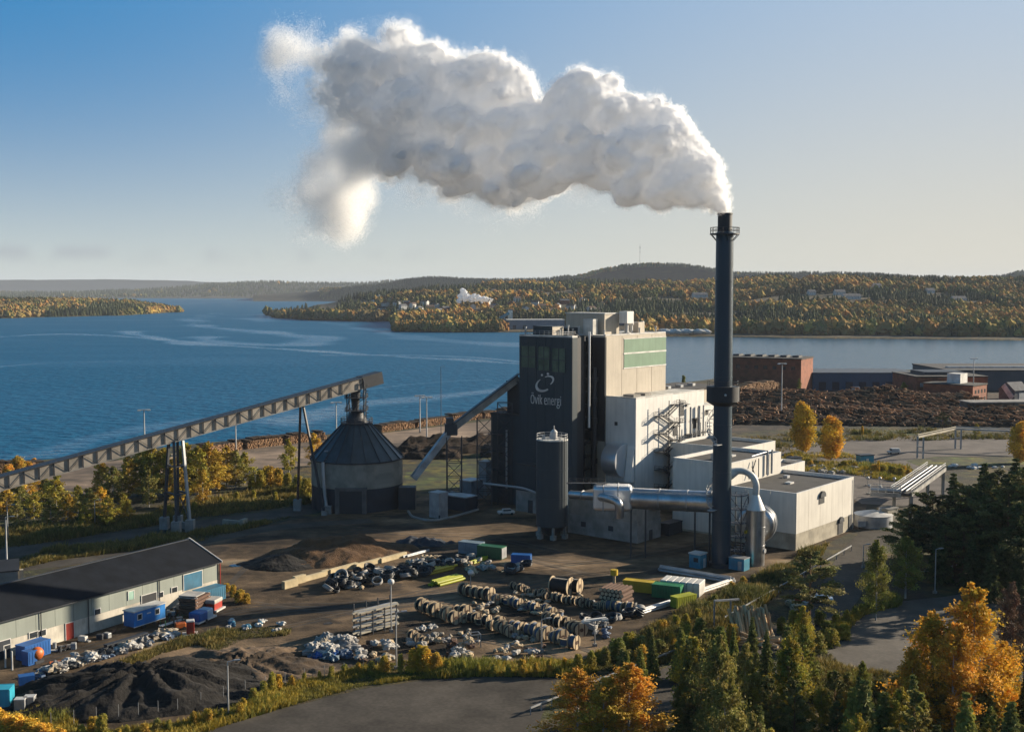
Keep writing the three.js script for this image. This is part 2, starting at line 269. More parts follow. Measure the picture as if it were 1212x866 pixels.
// ------------------------------------------------------------------ far woods: many small trees, too many to count
function crumple(g, amp, f, seed, facet) { const p = g.attributes.position; for (let i = 0; i < p.count; i++) { const x = p.getX(i), y = p.getY(i), z = p.getZ(i), k = 1 + amp * noise3(x * f + seed, y * f, z * f); p.setXYZ(i, x * k, y * (facet ? k : 1), z * k); } if (facet) g.computeVertexNormals(); return g; }
const farSpruce = (() => { const g = mergeGeometries([new THREE.ConeGeometry(0.25, 0.62, 6, 2, true).translate(0, 0.31, 0), new THREE.ConeGeometry(0.19, 0.5, 6, 2, true).translate(0, 0.56, 0), new THREE.ConeGeometry(0.11, 0.36, 5, 1, true).translate(0, 0.83, 0)].map((q) => { q.deleteAttribute('uv'); return q.toNonIndexed(); })); crumple(g, 0.35, 6, 1); g.deleteAttribute('normal'); g.computeVertexNormals(); return g; })();
const farBirch = (() => { const g = new THREE.IcosahedronGeometry(0.5, 2); g.deleteAttribute('uv'); const p = g.attributes.position; for (let i = 0; i < p.count; i++) { const x = p.getX(i), y = p.getY(i), z = p.getZ(i), k = 1 + 0.3 * noise3(x * 5, y * 5, z * 5) + 0.35 * noise3(x * 11, y * 11, z * 11); p.setXYZ(i, x * 0.62 * k * (1.05 - 0.55 * y), (y * 0.95 * k + 0.5), z * 0.62 * k * (1.05 - 0.55 * y)); } g.deleteAttribute('normal'); g.computeVertexNormals(); return g; })();
M.farConifer = mat([1, 1, 1], 0.9, { specularIntensity: 0.2 }); M.farBroadleaf = mat([1, 1, 1], 0.9, { specularIntensity: 0.2, transmission: 0.25, thickness: 0 });
const TINT = { spruce: [[0.035, 0.046, 0.024], [0.045, 0.056, 0.028], [0.06, 0.066, 0.03]], gold: [[0.4, 0.23, 0.055], [0.36, 0.18, 0.05], [0.38, 0.27, 0.07], [0.28, 0.18, 0.06]], green: [[0.14, 0.15, 0.045], [0.2, 0.18, 0.05], [0.2, 0.15, 0.06]] };
function forest(land, n, seed, share, size, opt = {}) {
  const R = rng(seed), lists = { spruce: [], birch: [] }, { u0 = land.u0, u1 = land.u1, t0 = 0.004, t1 = 1.02, bare = () => false, pow = 1.25 } = opt;
  for (let i = 0; i < n; i++) {
    const u = lerp(u0, u1, R()), t = lerp(t0, t1, Math.pow(R(), pow)), d = lerp(land.d0(u), land.d1(u), t), x = (u - 606) / FOCAL * d, k = fbm(x / 190, d / 190, seed, 4), q = R(), r2 = R(), r3 = R(), r4 = R(), k2 = fbm(x / 110, d / 110, seed + 31, 3);
    if (bare(u, t, x, d) || (opt.clear && t > 0.08 && fbm(x / 150, d / 150, 91, 3) > opt.clear)) continue;
    const kind = 0.5 * q + 0.25 + k * 2.2 < share(u, t) ? 'spruce' : 'birch', h = size * (0.5 + 0.85 * r2) * (kind === 'spruce' ? 1.02 : 0.92);
    const pal = kind === 'spruce' ? TINT.spruce : q - 0.9 * k2 > (opt.green ?? 0.66) ? TINT.green : TINT.gold, c = pal[Math.floor(r3 * pal.length)], f = (0.86 + 0.28 * r4) * (1 + 0.9 * k2);
    lists[kind].push([x, land.heightAt(u, d) - 0.6, -d, h, (0.8 + 0.5 * r3) * (kind === 'spruce' ? 1.05 : 1.3), r4 * 6.28, c.map((v) => v * f)]);
  }
  for (const kind of ['spruce', 'birch']) {
    const L = lists[kind], o = new THREE.InstancedMesh(kind === 'spruce' ? farSpruce : farBirch, kind === 'spruce' ? M.farConifer : M.farBroadleaf, L.length), m = new THREE.Matrix4(), e = new THREE.Quaternion(), col = new THREE.Color();
    L.forEach(([x, y, z, h, w, a, c], i) => { o.setMatrixAt(i, m.compose(V(x, y, z), e.setFromAxisAngle(V(0, 1, 0), a), V(h * w, h, h * w))); o.setColorAt(i, col.setRGB(...c)); });
    o.name = numbered(kind === 'spruce' ? 'far_spruce_wood' : 'far_birch_wood'); o.userData = { kind: 'stuff', label: opt.label ? `${kind === 'spruce' ? 'dark green spruces' : 'orange and yellow birches'} ${opt.label}` : undefined }; scene.add(shade(o));
  }
}
const villageSpots = [[441, 359], [449, 354], [456, 363], [463, 357], [470, 362], [477, 366], [481, 361], [489, 364], [496, 368], [503, 361], [509, 367], [515, 364], [520, 372], [527, 368], [452, 369], [473, 371], [560, 366], [568, 372], [575, 361], [586, 366], [604, 362], [612, 357], [622, 369], [633, 361], [641, 366], [652, 371], [660, 364], [668, 360], [676, 366], [690, 357], [700, 369], [712, 363], [1007, 354], [993, 349], [1134, 357], [1100, 347], [828, 352], [960, 349], [1037, 341]].map(([u, v], i) => [u, farShore.seenAt(u, v), i > 31 ? 60 : 34]);
const village = (u, x, d) => villageSpots.some(([w, p, r]) => Math.abs(x - p.x) < r * 0.55 && d < -p.z + 8 && d > -p.z - r * 2.2);
forest(farShore, 26000, 11, (u, t) => 0.3 + 0.36 * sstep(0.4, 1, t) + 0.16 * sstep(560, 640, u) * (1 - sstep(780, 860, u)), 13, { label: 'on the slope across the water', clear: 0.27, bare: (u, t, x, d) => village(u, x, d) || (u > 598 && u < 760 && t < 0.16) || (u > 770 && t < 0.045) || (u > 462 && u < 600 && t > 0.07 && t < 0.13) });
forest(farShore, 1900, 17, (u, t) => 0.12, 17, { label: 'along the far waterside', t0: 0.004, t1: 0.07, bare: (u, t) => (u > 462 && u < 760) || (u > 770 && t < 0.045) });
forest(farShore, 900, 12, () => 0.04, 11, { label: 'on the low promontory', u0: 468, u1: 592, t0: 0.003, t1: 0.06, green: 0.9 });
forest(leftIsle, 5200, 13, (u, t) => 0.62 + 0.4 * t, 14, { label: 'on the wooded point', t1: 1.3 });
forest(mainHill, 30000, 14, () => 1.35, 15, { label: 'covering the far hill', t0: 0.2, t1: 1.02, pow: 0.75, u0: 380, u1: 1400 });
forest(northHill, 9000, 15, () => 1.6, 18, { label: 'on the distant hills', t0: 0.1, pow: 0.8 });

// houses, halls and boats across the water
M.farRoof = painted([0.12, 0.07, 0.05], 0.9); M.farGrey = painted([0.16, 0.16, 0.17], 0.9); M.farWall = painted([0.72, 0.7, 0.66], 0.8); M.farRed = painted([0.24, 0.06, 0.035], 0.85); M.farYellow = painted([0.6, 0.42, 0.18], 0.8);
function gable(w, h, d, rise, over = 0.4) {   // [walls, roof] of a plain house, ridge along x
  const s = new THREE.Shape([[-d / 2, 0], [d / 2, 0], [d / 2, h], [0, h + rise], [-d / 2, h]].map(([x, y]) => new THREE.Vector2(x, y)));
  const walls = new THREE.ExtrudeGeometry(s, { depth: w, bevelEnabled: false }).rotateY(Math.PI / 2).translate(-w / 2, 0, 0), a = Math.atan2(rise, d / 2), l = Math.hypot(d / 2, rise) + over;
  const roof = [1, -1].map((k) => box(w + 2 * over, 0.25, l).translate(0, 0.14, l / 2 - 0.02).rotateX(a).scale(1, 1, k).translate(0, h + rise, 0));
  roof.forEach((g, i) => { if (i) { const ix = g.index.array; for (let q = 0; q < ix.length; q += 3) [ix[q], ix[q + 1]] = [ix[q + 1], ix[q]]; g.computeVertexNormals(); } });
  return [walls, roof];
}
{
  const R = rng(5), kinds = [['white wooden house with a brown roof', M.farWall, M.farRoof], ['white house with a grey roof', M.farWall, M.farGrey], ['red wooden house with a grey roof', M.farRed, M.farGrey], ['yellow house with a brown roof', M.farYellow, M.farRoof]];
  villageSpots.slice(0, 32).forEach(([u, p], i) => {
    const k = kinds[[0, 1, 0, 3, 0, 1, 2][i % 7]], w = 12 + 6 * R(), d = 9 + 2 * R(), h = 5.5 + 2.5 * R(), [wl, rf] = gable(w, h, d, 3);
    const t = thing('village_house', `${k[0]} among the trees of the village across the bay`, 'house', V(p.x, p.y - 0.6, p.z), R() * 3.1, `far village: ${k[0]}`);
    part(t, 'wall', wl, k[1]); part(t, 'roof', rf, k[2]);
    if (i % 3 === 0) part(t, 'chimney', box(0.9, 1.8, 0.9, w * 0.2, h + 3.2, 0), M.farRoof);
  });
  const big = [[1007, 354, 34, 'long white farmhouse in a clearing on the right slope'], [993, 349, 20, 'small grey roofed barn above the white farmhouse'], [1134, 357, 26, 'pale house with a grey roof high on the right slope'], [1100, 347, 16, 'little house near the crest on the right slope'], [828, 352, 30, 'white gabled house left of the chimney on the far slope'], [960, 349, 14, 'white cottage at the edge of the clearing'], [1037, 341, 16, 'pale cottage at the top of the far slope']];
  for (const [u, v, w, label] of big) { const p = farShore.seenAt(u, v), [wl, rf] = gable(w, 6, 10, 4), t = thing('hillside_house', label, 'house', V(p.x, p.y - 0.5, p.z), 0.25); part(t, 'wall', wl, M.farWall); part(t, 'roof', rf, M.farGrey); for (let k = 0; k < 3; k++) part(t, 'window', box(1.2, 1.5, 0.1, -w / 3 + k * w / 3, 3.4, 5.03), M.glass); }
}
{ // works on the far quay
  const far = (u, d) => V((u - 606) / FOCAL * d, farShore.heightAt(u, d), -d);
  const blueHall = thing('harbour_hall', 'long blue grey harbour hall across the bay', 'industrial hall', far(633, 1760).setY(-1), 0.08); M.farBlue = clad([0.16, 0.2, 0.25], 0.7);
  part(blueHall, 'wall', slab(-42, 42, 0, 13, -20, 20), M.farBlue); part(blueHall, 'roof', slab(-42.6, 42.6, 13.003, 14.2, -20.6, 20.6), M.roofWhite);
  for (let i = 0; i < 5; i++) part(blueHall, 'gate', box(5, 6, 0.3, -32 + i * 15, 3, 20.1), M.darkSteel);
  const flat = thing('warehouse', 'low pale roofed warehouse behind the power plant roof, across the bay', 'warehouse', far(716, 1780).setY(-1), 0.05); part(flat, 'wall', slab(-48, 48, 0, 14, -18, 18), M.farGrey); part(flat, 'roof', slab(-49, 49, 14.003, 15, -19, 19), M.roofWhite);
  const silo = thing('far_tower', 'small white works tower beside the harbour hall', 'tower', far(604, 1800).setY(0)); part(silo, 'shaft', box(7, 26, 7, 0, 13, 0), M.farWall); part(silo, 'cap', box(8, 1.5, 8, 0, 26.8, 0), M.farGrey);
  const belt = thing('far_conveyor', 'sloping green conveyor leaning on the far works tower', 'conveyor', far(590, 1790).setY(0)); part(belt, 'gallery', bar(V(-18, 2, 0), V(16, 22, 0), 4), M.teal); part(belt, 'trestle', [bar(V(0, 0, 0), V(0, 11, 0), 1.2), bar(V(9, 0, 0), V(9, 16, 0), 1.2)], M.galv);
  solo('quay', 'long low stone quay along the far shore to the right', 'quay', [bar(at(784, 396.2, 1590).setY(-2.4), at(1000, 399, 1500).setY(-2.4), 14, 2.4), bar(at(1000, 399, 1500).setY(-2.4), at(1300, 402, 1430).setY(-2.4), 14, 2.4)], M.duskGrey);
  const boat = thing('covered_boat', 'white covered boat laid up in the row on the far quay', 'boat', far(783, 1548).setY(-0.6), 1.5, 'white boats laid up on the far quay');
  part(boat, 'hull', (() => { const g = new THREE.CylinderGeometry(2, 1.1, 2.2, 10).scale(1, 1, 2.6).translate(0, 1.9, 0); return g; })(), M.farWall); part(boat, 'cover', new THREE.CylinderGeometry(0.4, 1.9, 1.7, 10).scale(1, 1, 2.5).translate(0, 3.85, 0), M.farWall); for (const z of [2, -2]) part(boat, 'cradle_beam', box(2.6, 0.9, 0.4, 0, 0.45, z), M.darkSteel);
  const R = rng(8);
  for (let i = 1; i < 28; i++) copyOf(boat, far(783 + (i % 15) * 3.9 + R(), 1542 + (i > 14 ? 14 : 0) + 6 * (R() - 0.5)).setY(-0.6), 1.2 + R() * 0.6, 1.05 + 0.5 * R());
  const mast = thing('radio_mast', 'thin radio mast on top of the forested hill', 'mast', V((757 - 606) / FOCAL * 4990, mainHill.heightAt(757, 4990), -4990)); part(mast, 'pole', cyl(1.1, 0.6, 95, 0, 0, 0, 6), M.galv); part(mast, 'antenna', [box(3, 6, 3, 0, 80, 0), box(3, 4, 3, 0, 62, 0)], M.galv);
}

// ------------------------------------------------------------------ the power plant, on its own axes: x runs away to the right along the sunlit walls, z comes out of them
const TH = 50.24 * Math.PI / 180, ORIGIN = V(15.65, 0, -306);
const L = (x, y, z) => V(x * Math.cos(TH) + z * Math.sin(TH), y, -x * Math.sin(TH) + z * Math.cos(TH)).add(ORIGIN);
const local = (p) => { const d = p.clone().sub(ORIGIN); return V(d.x * Math.cos(TH) - d.z * Math.sin(TH), d.y, d.x * Math.sin(TH) + d.z * Math.cos(TH)); };
const plantThing = (name, label, category, group) => thing(name, label, category, ORIGIN, TH, group);
function panels(parent, axis, a0, a1, y0, y1, plane, n, m, gap = 0.14, thick = 0.12) {   // cladding sheets side by side with open joints
  for (let i = 0; i < n; i++) {
    const p = lerp(a0, a1, i / n) + gap / 2, q = lerp(a0, a1, (i + 1) / n) - gap / 2;
    part(parent, 'cladding_panel', axis === 'z' ? slab(p, q, y0, y1, plane, plane + thick) : slab(plane - thick, plane, y0, y1, p, q), m);
  }
}
const railing = (pts, h = 1.1, r = 0.04, posts = 1.5) => {   // posts and two rails along a chain of points
  const out = [];
  for (let i = 0; i + 1 < pts.length; i++) {
    const a = pts[i], b = pts[i + 1], n = Math.max(1, Math.round(a.distanceTo(b) / posts));
    for (let k = 0; k <= n; k++) { const p = a.clone().lerp(b, k / n); out.push(rod(p, p.clone().add(V(0, h, 0)), r, 4)); }
    for (const y of [h, h * 0.55]) out.push(rod(a.clone().add(V(0, y, 0)), b.clone().add(V(0, y, 0)), r, 4));
  }
  return out;
};

// boiler house
{
  const t = plantThing('boiler_house', 'tall boiler house with a dark logo wall and a sunlit beige side', 'power plant');
  const H = 46.5, D = 17.8;
  part(t, 'dark_wall', [slab(0.14, 15, 0, H, -D, -7.4), slab(0.14, 2.2, 0, H, -7.4, 0)], M.darkClad);
  panels(t, 'x', -D, 0, 6, H, 0.12, 6, M.darkClad, 0.05, 0.12);
  part(t, 'plinth', slab(-0.06, 0.14, 0, 5.96, -D, 0), M.concrete);
  part(t, 'beige_wall', slab(15, 45, 0, H, -D, -0.16), M.beigeClad);
  panels(t, 'z', 15.2, 45, 18, H - 0.3, -0.13, 4, M.beigeClad, 0.16);
  for (const y of [37.5, 41.6]) part(t, 'green_band', slab(23.6, 44.9, y, y + 3.7, 0.0, 0.1), M.greenPanel);
  part(t, 'band_frame', [slab(23.4, 45, 41.2, 41.6, 0.0, 0.14), slab(23.4, 45, 37.2, 37.5, 0, 0.14), slab(23.4, 45, 45.3, 45.5, 0, 0.14)], M.white);
  for (const [z0, z1, y0, y1] of [[-17.1, -12.2, 38.2, 43.9], [-11.3, -7.4, 37.6, 43.9], [-6.6, -2.2, 37.4, 43.6]]) {
    const w = part(t, 'window', [slab(-0.1, 0.02, y0, y1, z0, z1)], M.greenGlass);
    part(w, 'window_frame', [slab(-0.16, -0.09, y0 - 0.15, y0, z0, z1), slab(-0.16, -0.09, y1, y1 + 0.15, z0, z1), slab(-0.16, -0.1, (y0 + y1) / 2 - 0.12, (y0 + y1) / 2 + 0.12, z0, z1), ...[0, 0.5, 1].map((k) => slab(-0.17, -0.095, y0, y1, lerp(z0, z1, k) - 0.1, lerp(z0, z1, k) + 0.1))], M.darkClad);
  }
  part(t, 'parapet', [slab(0, 15, H, H + 0.5, -D, -D + 0.4), slab(0, 0.4, H, H + 0.5, -D + 0.4, 0), slab(0.4, 2.2, H, H + 0.5, -0.4, 0), slab(15, 45, H, H + 0.35, -0.5, -0.1), slab(44.6, 45, H, H + 0.35, -D, -0.5), slab(15, 45, H, H + 0.35, -D, -D + 0.4)], M.white);
  part(t, 'roof', [slab(0.4, 15, H - 0.1, H + 0.12, -D + 0.4, -7.4), slab(15, 44.6, H - 0.1, H + 0.14, -D + 0.4, -0.5)], M.roofWhite);
  const pent = part(t, 'penthouse', slab(20, 27, H + 0.1, 52.2, -17.2, -4), M.beigeClad); part(pent, 'penthouse_roof', slab(19.8, 27.2, 52.203, 52.5, -17.4, -3.8), M.roofWhite);
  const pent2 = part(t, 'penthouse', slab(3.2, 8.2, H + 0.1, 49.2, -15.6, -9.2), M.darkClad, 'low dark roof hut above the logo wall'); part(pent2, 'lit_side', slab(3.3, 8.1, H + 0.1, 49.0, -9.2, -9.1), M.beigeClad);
  const vent = part(t, 'exhaust_box', slab(26.4, 29.6, 49.6, 52.9, -3.6, -0.9), M.whiteClad, 'white exhaust box on a post at the roof edge'); part(vent, 'post', [cyl(0.55, 0.55, 3.4, 28, H, -2.2, 12), cyl(1.2, 1.2, 0.5, 28, H, -2.2, 12)], M.white);
  part(t, 'vent_pipe', [cyl(0.5, 0.5, 3.2, 31.5, H, -3, 12), cyl(0.75, 0.75, 0.9, 31.5, H + 2.6, -3, 12)], M.white);
  part(t, 'roof_unit', slab(35.5, 38.6, H, H + 3.2, -6.2, -3.2), M.beigeClad); part(t, 'roof_unit', slab(39.6, 40.2, H, H + 3.4, -5, -4.4), M.white);
  part(t, 'roof_unit', slab(9.6, 14.4, H, H + 2.1, -14.6, -9), M.darkClad); part(t, 'roof_unit', slab(16.2, 18.4, H, H + 4.4, -8.4, -5.2), M.roofWhite);
  for (const [x, z, h] of [[1.2, -16.6, 2.2], [6, -8.8, 1.4], [9, -8.2, 2.6], [11.4, -8.4, 1.6], [13.6, -8.1, 2.2], [17, -2, 1.2], [33.6, -1.6, 1.4], [42.8, -2.2, 1.6]]) part(t, 'roof_pipe', [cyl(0.22, 0.22, h, x, H, z, 8), cyl(0.34, 0.34, 0.3, x, H + h, z, 8)], M.galv);
  part(t, 'roof_railing', railing([V(0.5, H + 0.5, -D + 0.3), V(0.5, H + 0.5, -0.3)]), M.galv); part(t, 'roof_railing', railing([V(2.4, H, -7.6), V(14.6, H, -7.6)]), M.galv);
  // open stair tower in the dark recess
  part(t, 'recess_lining', [slab(2.2, 15, 0, H - 0.4, -7.4, -7.28), slab(14.84, 15, 18, H - 0.4, -7.28, -0.16)], M.blackClad);
  part(t, 'recess_bay', slab(2.2, 7.2, 0, H - 0.2, -7.4, -1.6), M.blackClad);
  part(t, 'recess_post', [7.6, 11, 14.4].map((x) => slab(x - 0.16, x + 0.16, 0, H, -4.3, -4)), M.blackClad);
  for (let i = 0; i < 12; i++) {
    const y = 5 + i * 3.5, pl = part(t, 'landing', [slab(7.4, 9.4, y, y + 0.16, -7, -4), slab(12.4, 14.7, y + 1.75, y + 1.91, -7, -4)], M.blackClad);
    part(pl, 'landing_rail', railing([V(12.5, y + 1.9, -4.1), V(14.5, y + 1.9, -4.1)], 1.1, 0.05), M.darkSteel); part(pl, 'landing_rail', railing([V(7.5, y + 0.16, -4.1), V(9.3, y + 0.16, -4.1)], 1.1, 0.05), M.darkSteel);
    part(t, 'stair_flight', bar(V(9.4, y + 0.1, -4.8), V(12.4, y + 1.85, -4.8), 1, 0.22), M.blackClad); part(t, 'stair_flight', bar(V(12.4, y + 1.9, -6.2), V(9.4, y + 3.55, -6.2), 1, 0.22), M.blackClad);
  }
  part(t, 'flue_pipe', cyl(0.34, 0.34, 25.5, 8.4, 22.3, -0.7, 12), M.silver);
  part(t, 'recess_duct', [cyl(0.7, 0.7, 30, 13.4, 8, -2.6, 14), ...[12, 17.5, 23, 28.5, 34].map((y) => cyl(0.95, 0.95, 1.3, 13.4, y, -2.6, 14))], M.blackClad);
  // swirl and lettering on the dark wall
  const font = await new FontLoader().loadAsync('fonts/droid/droid_sans_regular.typeface.json');
  const turnIn = (g, y, z) => g.rotateY(-Math.PI / 2).translate(-0.03, y, z);
  const word = new TextGeometry('Övik energi', { font, size: 2.15, depth: 0.12, curveSegments: 3, bevelEnabled: false }); word.computeBoundingBox(); const ww = word.boundingBox.max.x; word.scale(10.3 / ww, 1.12, 1);
  part(t, 'lettering', turnIn(word, 28.6, -13.9), M.white);
  function arc(cx, cy, rx, ry, a0, a1, w0, w1, w2, tilt) {   // a tapering sweep, as brush strokes are
    const s = [], e = []; for (let i = 0; i <= 24; i++) { const k = i / 24, a = lerp(a0, a1, k), w = k < 0.5 ? lerp(w0, w1, k * 2) : lerp(w1, w2, k * 2 - 1), p = (r) => { const x = Math.cos(a) * (rx + r), y = Math.sin(a) * (ry + r); return new THREE.Vector2(cx + x * Math.cos(tilt) - y * Math.sin(tilt), cy + x * Math.sin(tilt) + y * Math.cos(tilt)); }; s.push(p(w / 2)); e.push(p(-w / 2)); }
    return new THREE.ExtrudeGeometry(new THREE.Shape([...s, ...e.reverse()]), { depth: 0.12, bevelEnabled: false });
  }
  const swirl = [arc(0, 0, 2.9, 2.0, 1.75, 4.95, 0.25, 0.95, 0.5, 0.45), arc(0.9, 1.05, 2.7, 1.5, -1.2, 1.5, 0.3, 0.7, 0.25, 0.45), new THREE.CylinderGeometry(0.36, 0.36, 0.12, 14).rotateX(Math.PI / 2).translate(-0.7, 3.1, 0.06), new THREE.CylinderGeometry(0.42, 0.42, 0.12, 14).rotateX(Math.PI / 2).translate(1.5, 3.6, 0.06)];
  part(t, 'logo_swirl', swirl.map((g) => turnIn(g.scale(0.92, 0.8, 1), 33.9, -9.3)), M.white);
}
// feeder house, lift shaft and low annexes beside the logo wall
{
  const t = plantThing('feeder_house', 'dark windowless feeder house on the shadow side of the logo tower', 'power plant building');
  part(t, 'wall', slab(2, 14, 0, 24.6, -29.6, -17.84), M.darkClad); part(t, 'roof', slab(1.8, 14.2, 24.603, 25, -29.8, -17.86), M.roofFelt);
  part(t, 'lift_shaft', slab(4, 10, 24.95, 33.5, -25.4, -17.84), M.blackClad); part(t, 'lift_shaft_cap', slab(3.8, 10.2, 33.503, 33.9, -25.6, -17.86), M.darkSteel);
  part(t, 'vent_pipe', cyl(0.3, 0.3, 16, 1.6, 4.5, -23.6, 10), M.galv); part(t, 'roof_railing', railing([V(2, 25, -29.6), V(2, 25, -18)]), M.darkSteel);
  part(t, 'door', slab(1.9, 2, 0, 4, -27, -23.4), M.darkSteel); for (const y of [9, 14, 19]) part(t, 'access_platform', [slab(0.5, 2, y, y + 0.15, -29.5, -25), ...railing([V(0.6, y, -29.4), V(0.6, y, -25.1)])], M.darkSteel);
}
{
  const t = plantThing('ash_room', 'low annexe with a pale base at the foot of the logo wall', 'annexe');
  part(t, 'upper_wall', slab(-4, -0.1, 5.6, 12.5, -15.5, -9), M.darkClad); part(t, 'lower_wall', slab(-4.1, -0.1, 0, 5.597, -15.6, -8.9), M.concrete); part(t, 'roof', slab(-4.2, -0.1, 12.503, 12.8, -15.7, -8.8), M.roofFelt); part(t, 'door', slab(-4.2, -4.1, 0, 3.4, -11.4, -9.8), M.darkSteel);
}
// filter house: white hall in front of the beige wall, with louvres and the zigzag escape stair
{
  const t = plantThing('filter_house', 'white filter house with a zigzag escape stair on its sunlit wall', 'power plant building'), H = 30;
  part(t, 'core', slab(15.1, 49.9, 0, H - 0.2, 0.1, 9.7), M.whiteClad);
  panels(t, 'z', 15, 50, 5, H, 9.68, 8, M.whiteClad, 0.06); panels(t, 'x', 0.1, 9.7, 5, H, 15.1, 1, M.whiteClad, 0.02, 0.1);
  part(t, 'roof', slab(15.2, 50, H - 0.19, H + 0.05, 0.1, 9.6), M.roofWhite); part(t, 'parapet', [slab(15, 50, H + 0.003, H + 0.4, 9.5, 9.8), slab(15, 15.3, H + 0.003, H + 0.4, 0, 9.5)], M.white);
  for (const [x, w] of [[19, 3.4], [24.5, 3.2]]) part(t, 'roof_hatch', slab(x, x + w, H + 0.05, H + 0.7, 3, 6.4), M.duskGrey);
  part(t, 'low_wing', slab(50, 57, 0, 25.5, 0, 9.3), M.whiteClad); part(t, 'low_wing_roof', slab(50, 57.1, 25.503, 25.8, 0, 9.4), M.roofWhite);
  const louvre = (x, y, w, h) => { const g = part(t, 'louvre', slab(x - w / 2, x + w / 2, y - h / 2, y + h / 2, 9.8, 9.92), M.blackClad); part(g, 'hood', [slab(x - w / 2 - 0.1, x + w / 2 + 0.1, y + h / 2, y + h / 2 + 0.15, 9.8, 10.9), ...[0.2, 0.4, 0.6, 0.8].map((k) => slab(x - w / 2, x + w / 2, y - h / 2 + h * k, y - h / 2 + h * k + 0.07, 9.92, 10.05))], M.darkSteel); };
  louvre(37.8, 25.5, 2.4, 3.6); louvre(34.6, 19.8, 2.2, 2.6); louvre(45.4, 21.0, 3.4, 2.8); louvre(40.3, 26.4, 0.7, 0.7); louvre(51.6, 23.5, 1.6, 1.4); part(t, 'louvre', slab(15, 15.02, 22.6, 23.6, 3, 4).translate(-0.06, 0, 0), M.blackClad);
  const X0 = 25.4, X1 = 33.2;   // the escape stair: landings, flights, rails
  for (let i = 0; i < 5; i++) {
    const y = 5.2 + i * 4.9, far = 12.9;
    const pl = part(t, 'stair_landing', [slab(X0 - 1.5, X0 + 1.2, y, y + 0.14, 9.9, far), slab(X1 - 1.2, X1 + 1.6, y + 2.45, y + 2.59, 9.9, far)], M.darkSteel);
    part(pl, 'stair_rail', railing([V(X0 - 1.5, y + 0.1, 10), V(X0 - 1.5, y + 0.1, far), V(X0 + 1.2, y + 0.1, far)], 1.1, 0.06), M.darkSteel); part(pl, 'stair_rail', railing([V(X1 - 1.2, y + 2.5, far), V(X1 + 1.6, y + 2.5, far), V(X1 + 1.6, y + 2.5, 10)], 1.1, 0.06), M.darkSteel);
    const flight = (p, q) => [bar(p, q, 0.12, 0.32), bar(p.clone().add(V(0, 0, 1.1)), q.clone().add(V(0, 0, 1.1)), 0.12, 0.32), ...Array.from({ length: 11 }, (_, k) => { const c = p.clone().lerp(q, (k + 0.5) / 11); return box(0.34, 0.06, 1.1, c.x, c.y, c.z + 0.55); }), bar(p.clone().add(V(0, 1.1, 1.15)), q.clone().add(V(0, 1.1, 1.15)), 0.07)];
    part(t, 'stair_flight', flight(V(X0 + 1.2, y, 11.6), V(X1 - 1.2, y + 2.5, 11.6)), M.darkSteel);
    if (i < 4) part(t, 'stair_flight', flight(V(X1 - 1.2, y + 2.5, 10.2), V(X0 + 1.2, y + 4.95, 10.2)), M.darkSteel);
  }
  part(t, 'stair_post', [X0 + 1.2, X1 - 1.2].map((x) => slab(x - 0.1, x + 0.1, 0, 29, 12.7, 12.9)), M.darkSteel);
  // pipe gallery further along the wall
  for (const y of [18.2, 15.6]) part(t, 'gallery_deck', [slab(39.6, 50, y, y + 0.2, 9.85, 12.2), ...railing([V(39.6, y, 12.1), V(50, y, 12.1)], 1.1, 0.06)], M.darkSteel);
  for (const x of [40, 42.4, 44.6, 47.2, 49.6]) part(t, 'gallery_post', slab(x - 0.12, x + 0.12, 10, 21.5, 11.9, 12.1), M.galv);
  for (const [x, r] of [[41.4, 0.3], [46, 0.4], [48.4, 0.25]]) part(t, 'wall_pipe', cyl(r, r, 9, x, 17, 10.6, 10), M.galv);
  // round-backed duct on the shadow wall
  const d = new THREE.Shape(); d.moveTo(0, -4.4); d.lineTo(0, 4.4); d.absarc(0, 0, 4.4, Math.PI / 2, Math.PI * 1.5, false);
  const duct = part(t, 'inlet_duct', new THREE.ExtrudeGeometry(d, { depth: 4.6, bevelEnabled: false, curveSegments: 24 }).translate(13.6, 13.6, 2.6), M.silver); part(duct, 'duct_neck', slab(13.6, 15, 8, 18, 2.7, 7.1), M.whiteClad);
  part(t, 'hopper', new THREE.ExtrudeGeometry(new THREE.Shape([[0, 0], [-1.7, 0], [0, 9.5]].map(([x, y]) => new THREE.Vector2(x, y))), { depth: 2.2, bevelEnabled: false }).translate(14.9, 8, 7.3), M.whiteClad);
}
{
  const t = plantThing('turbine_hall', 'low dark roofed hall rising behind the white filter house', 'power plant building');
  part(t, 'wall', slab(45.2, 80, 0, 28.6, -18, -0.2), M.beigeClad); part(t, 'roof', slab(45.2, 80, 28.603, 29.2, -18, -0.1), M.roofFelt); part(t, 'roof_arch', new THREE.TorusGeometry(1.6, 0.16, 8, 16, Math.PI).rotateY(0.6).translate(47.5, 29.1, -2), M.white); for (const x of [56, 63, 70]) part(t, 'roof_vent', slab(x, x + 1.5, 29.203, 30, -8, -6), M.galv);
}
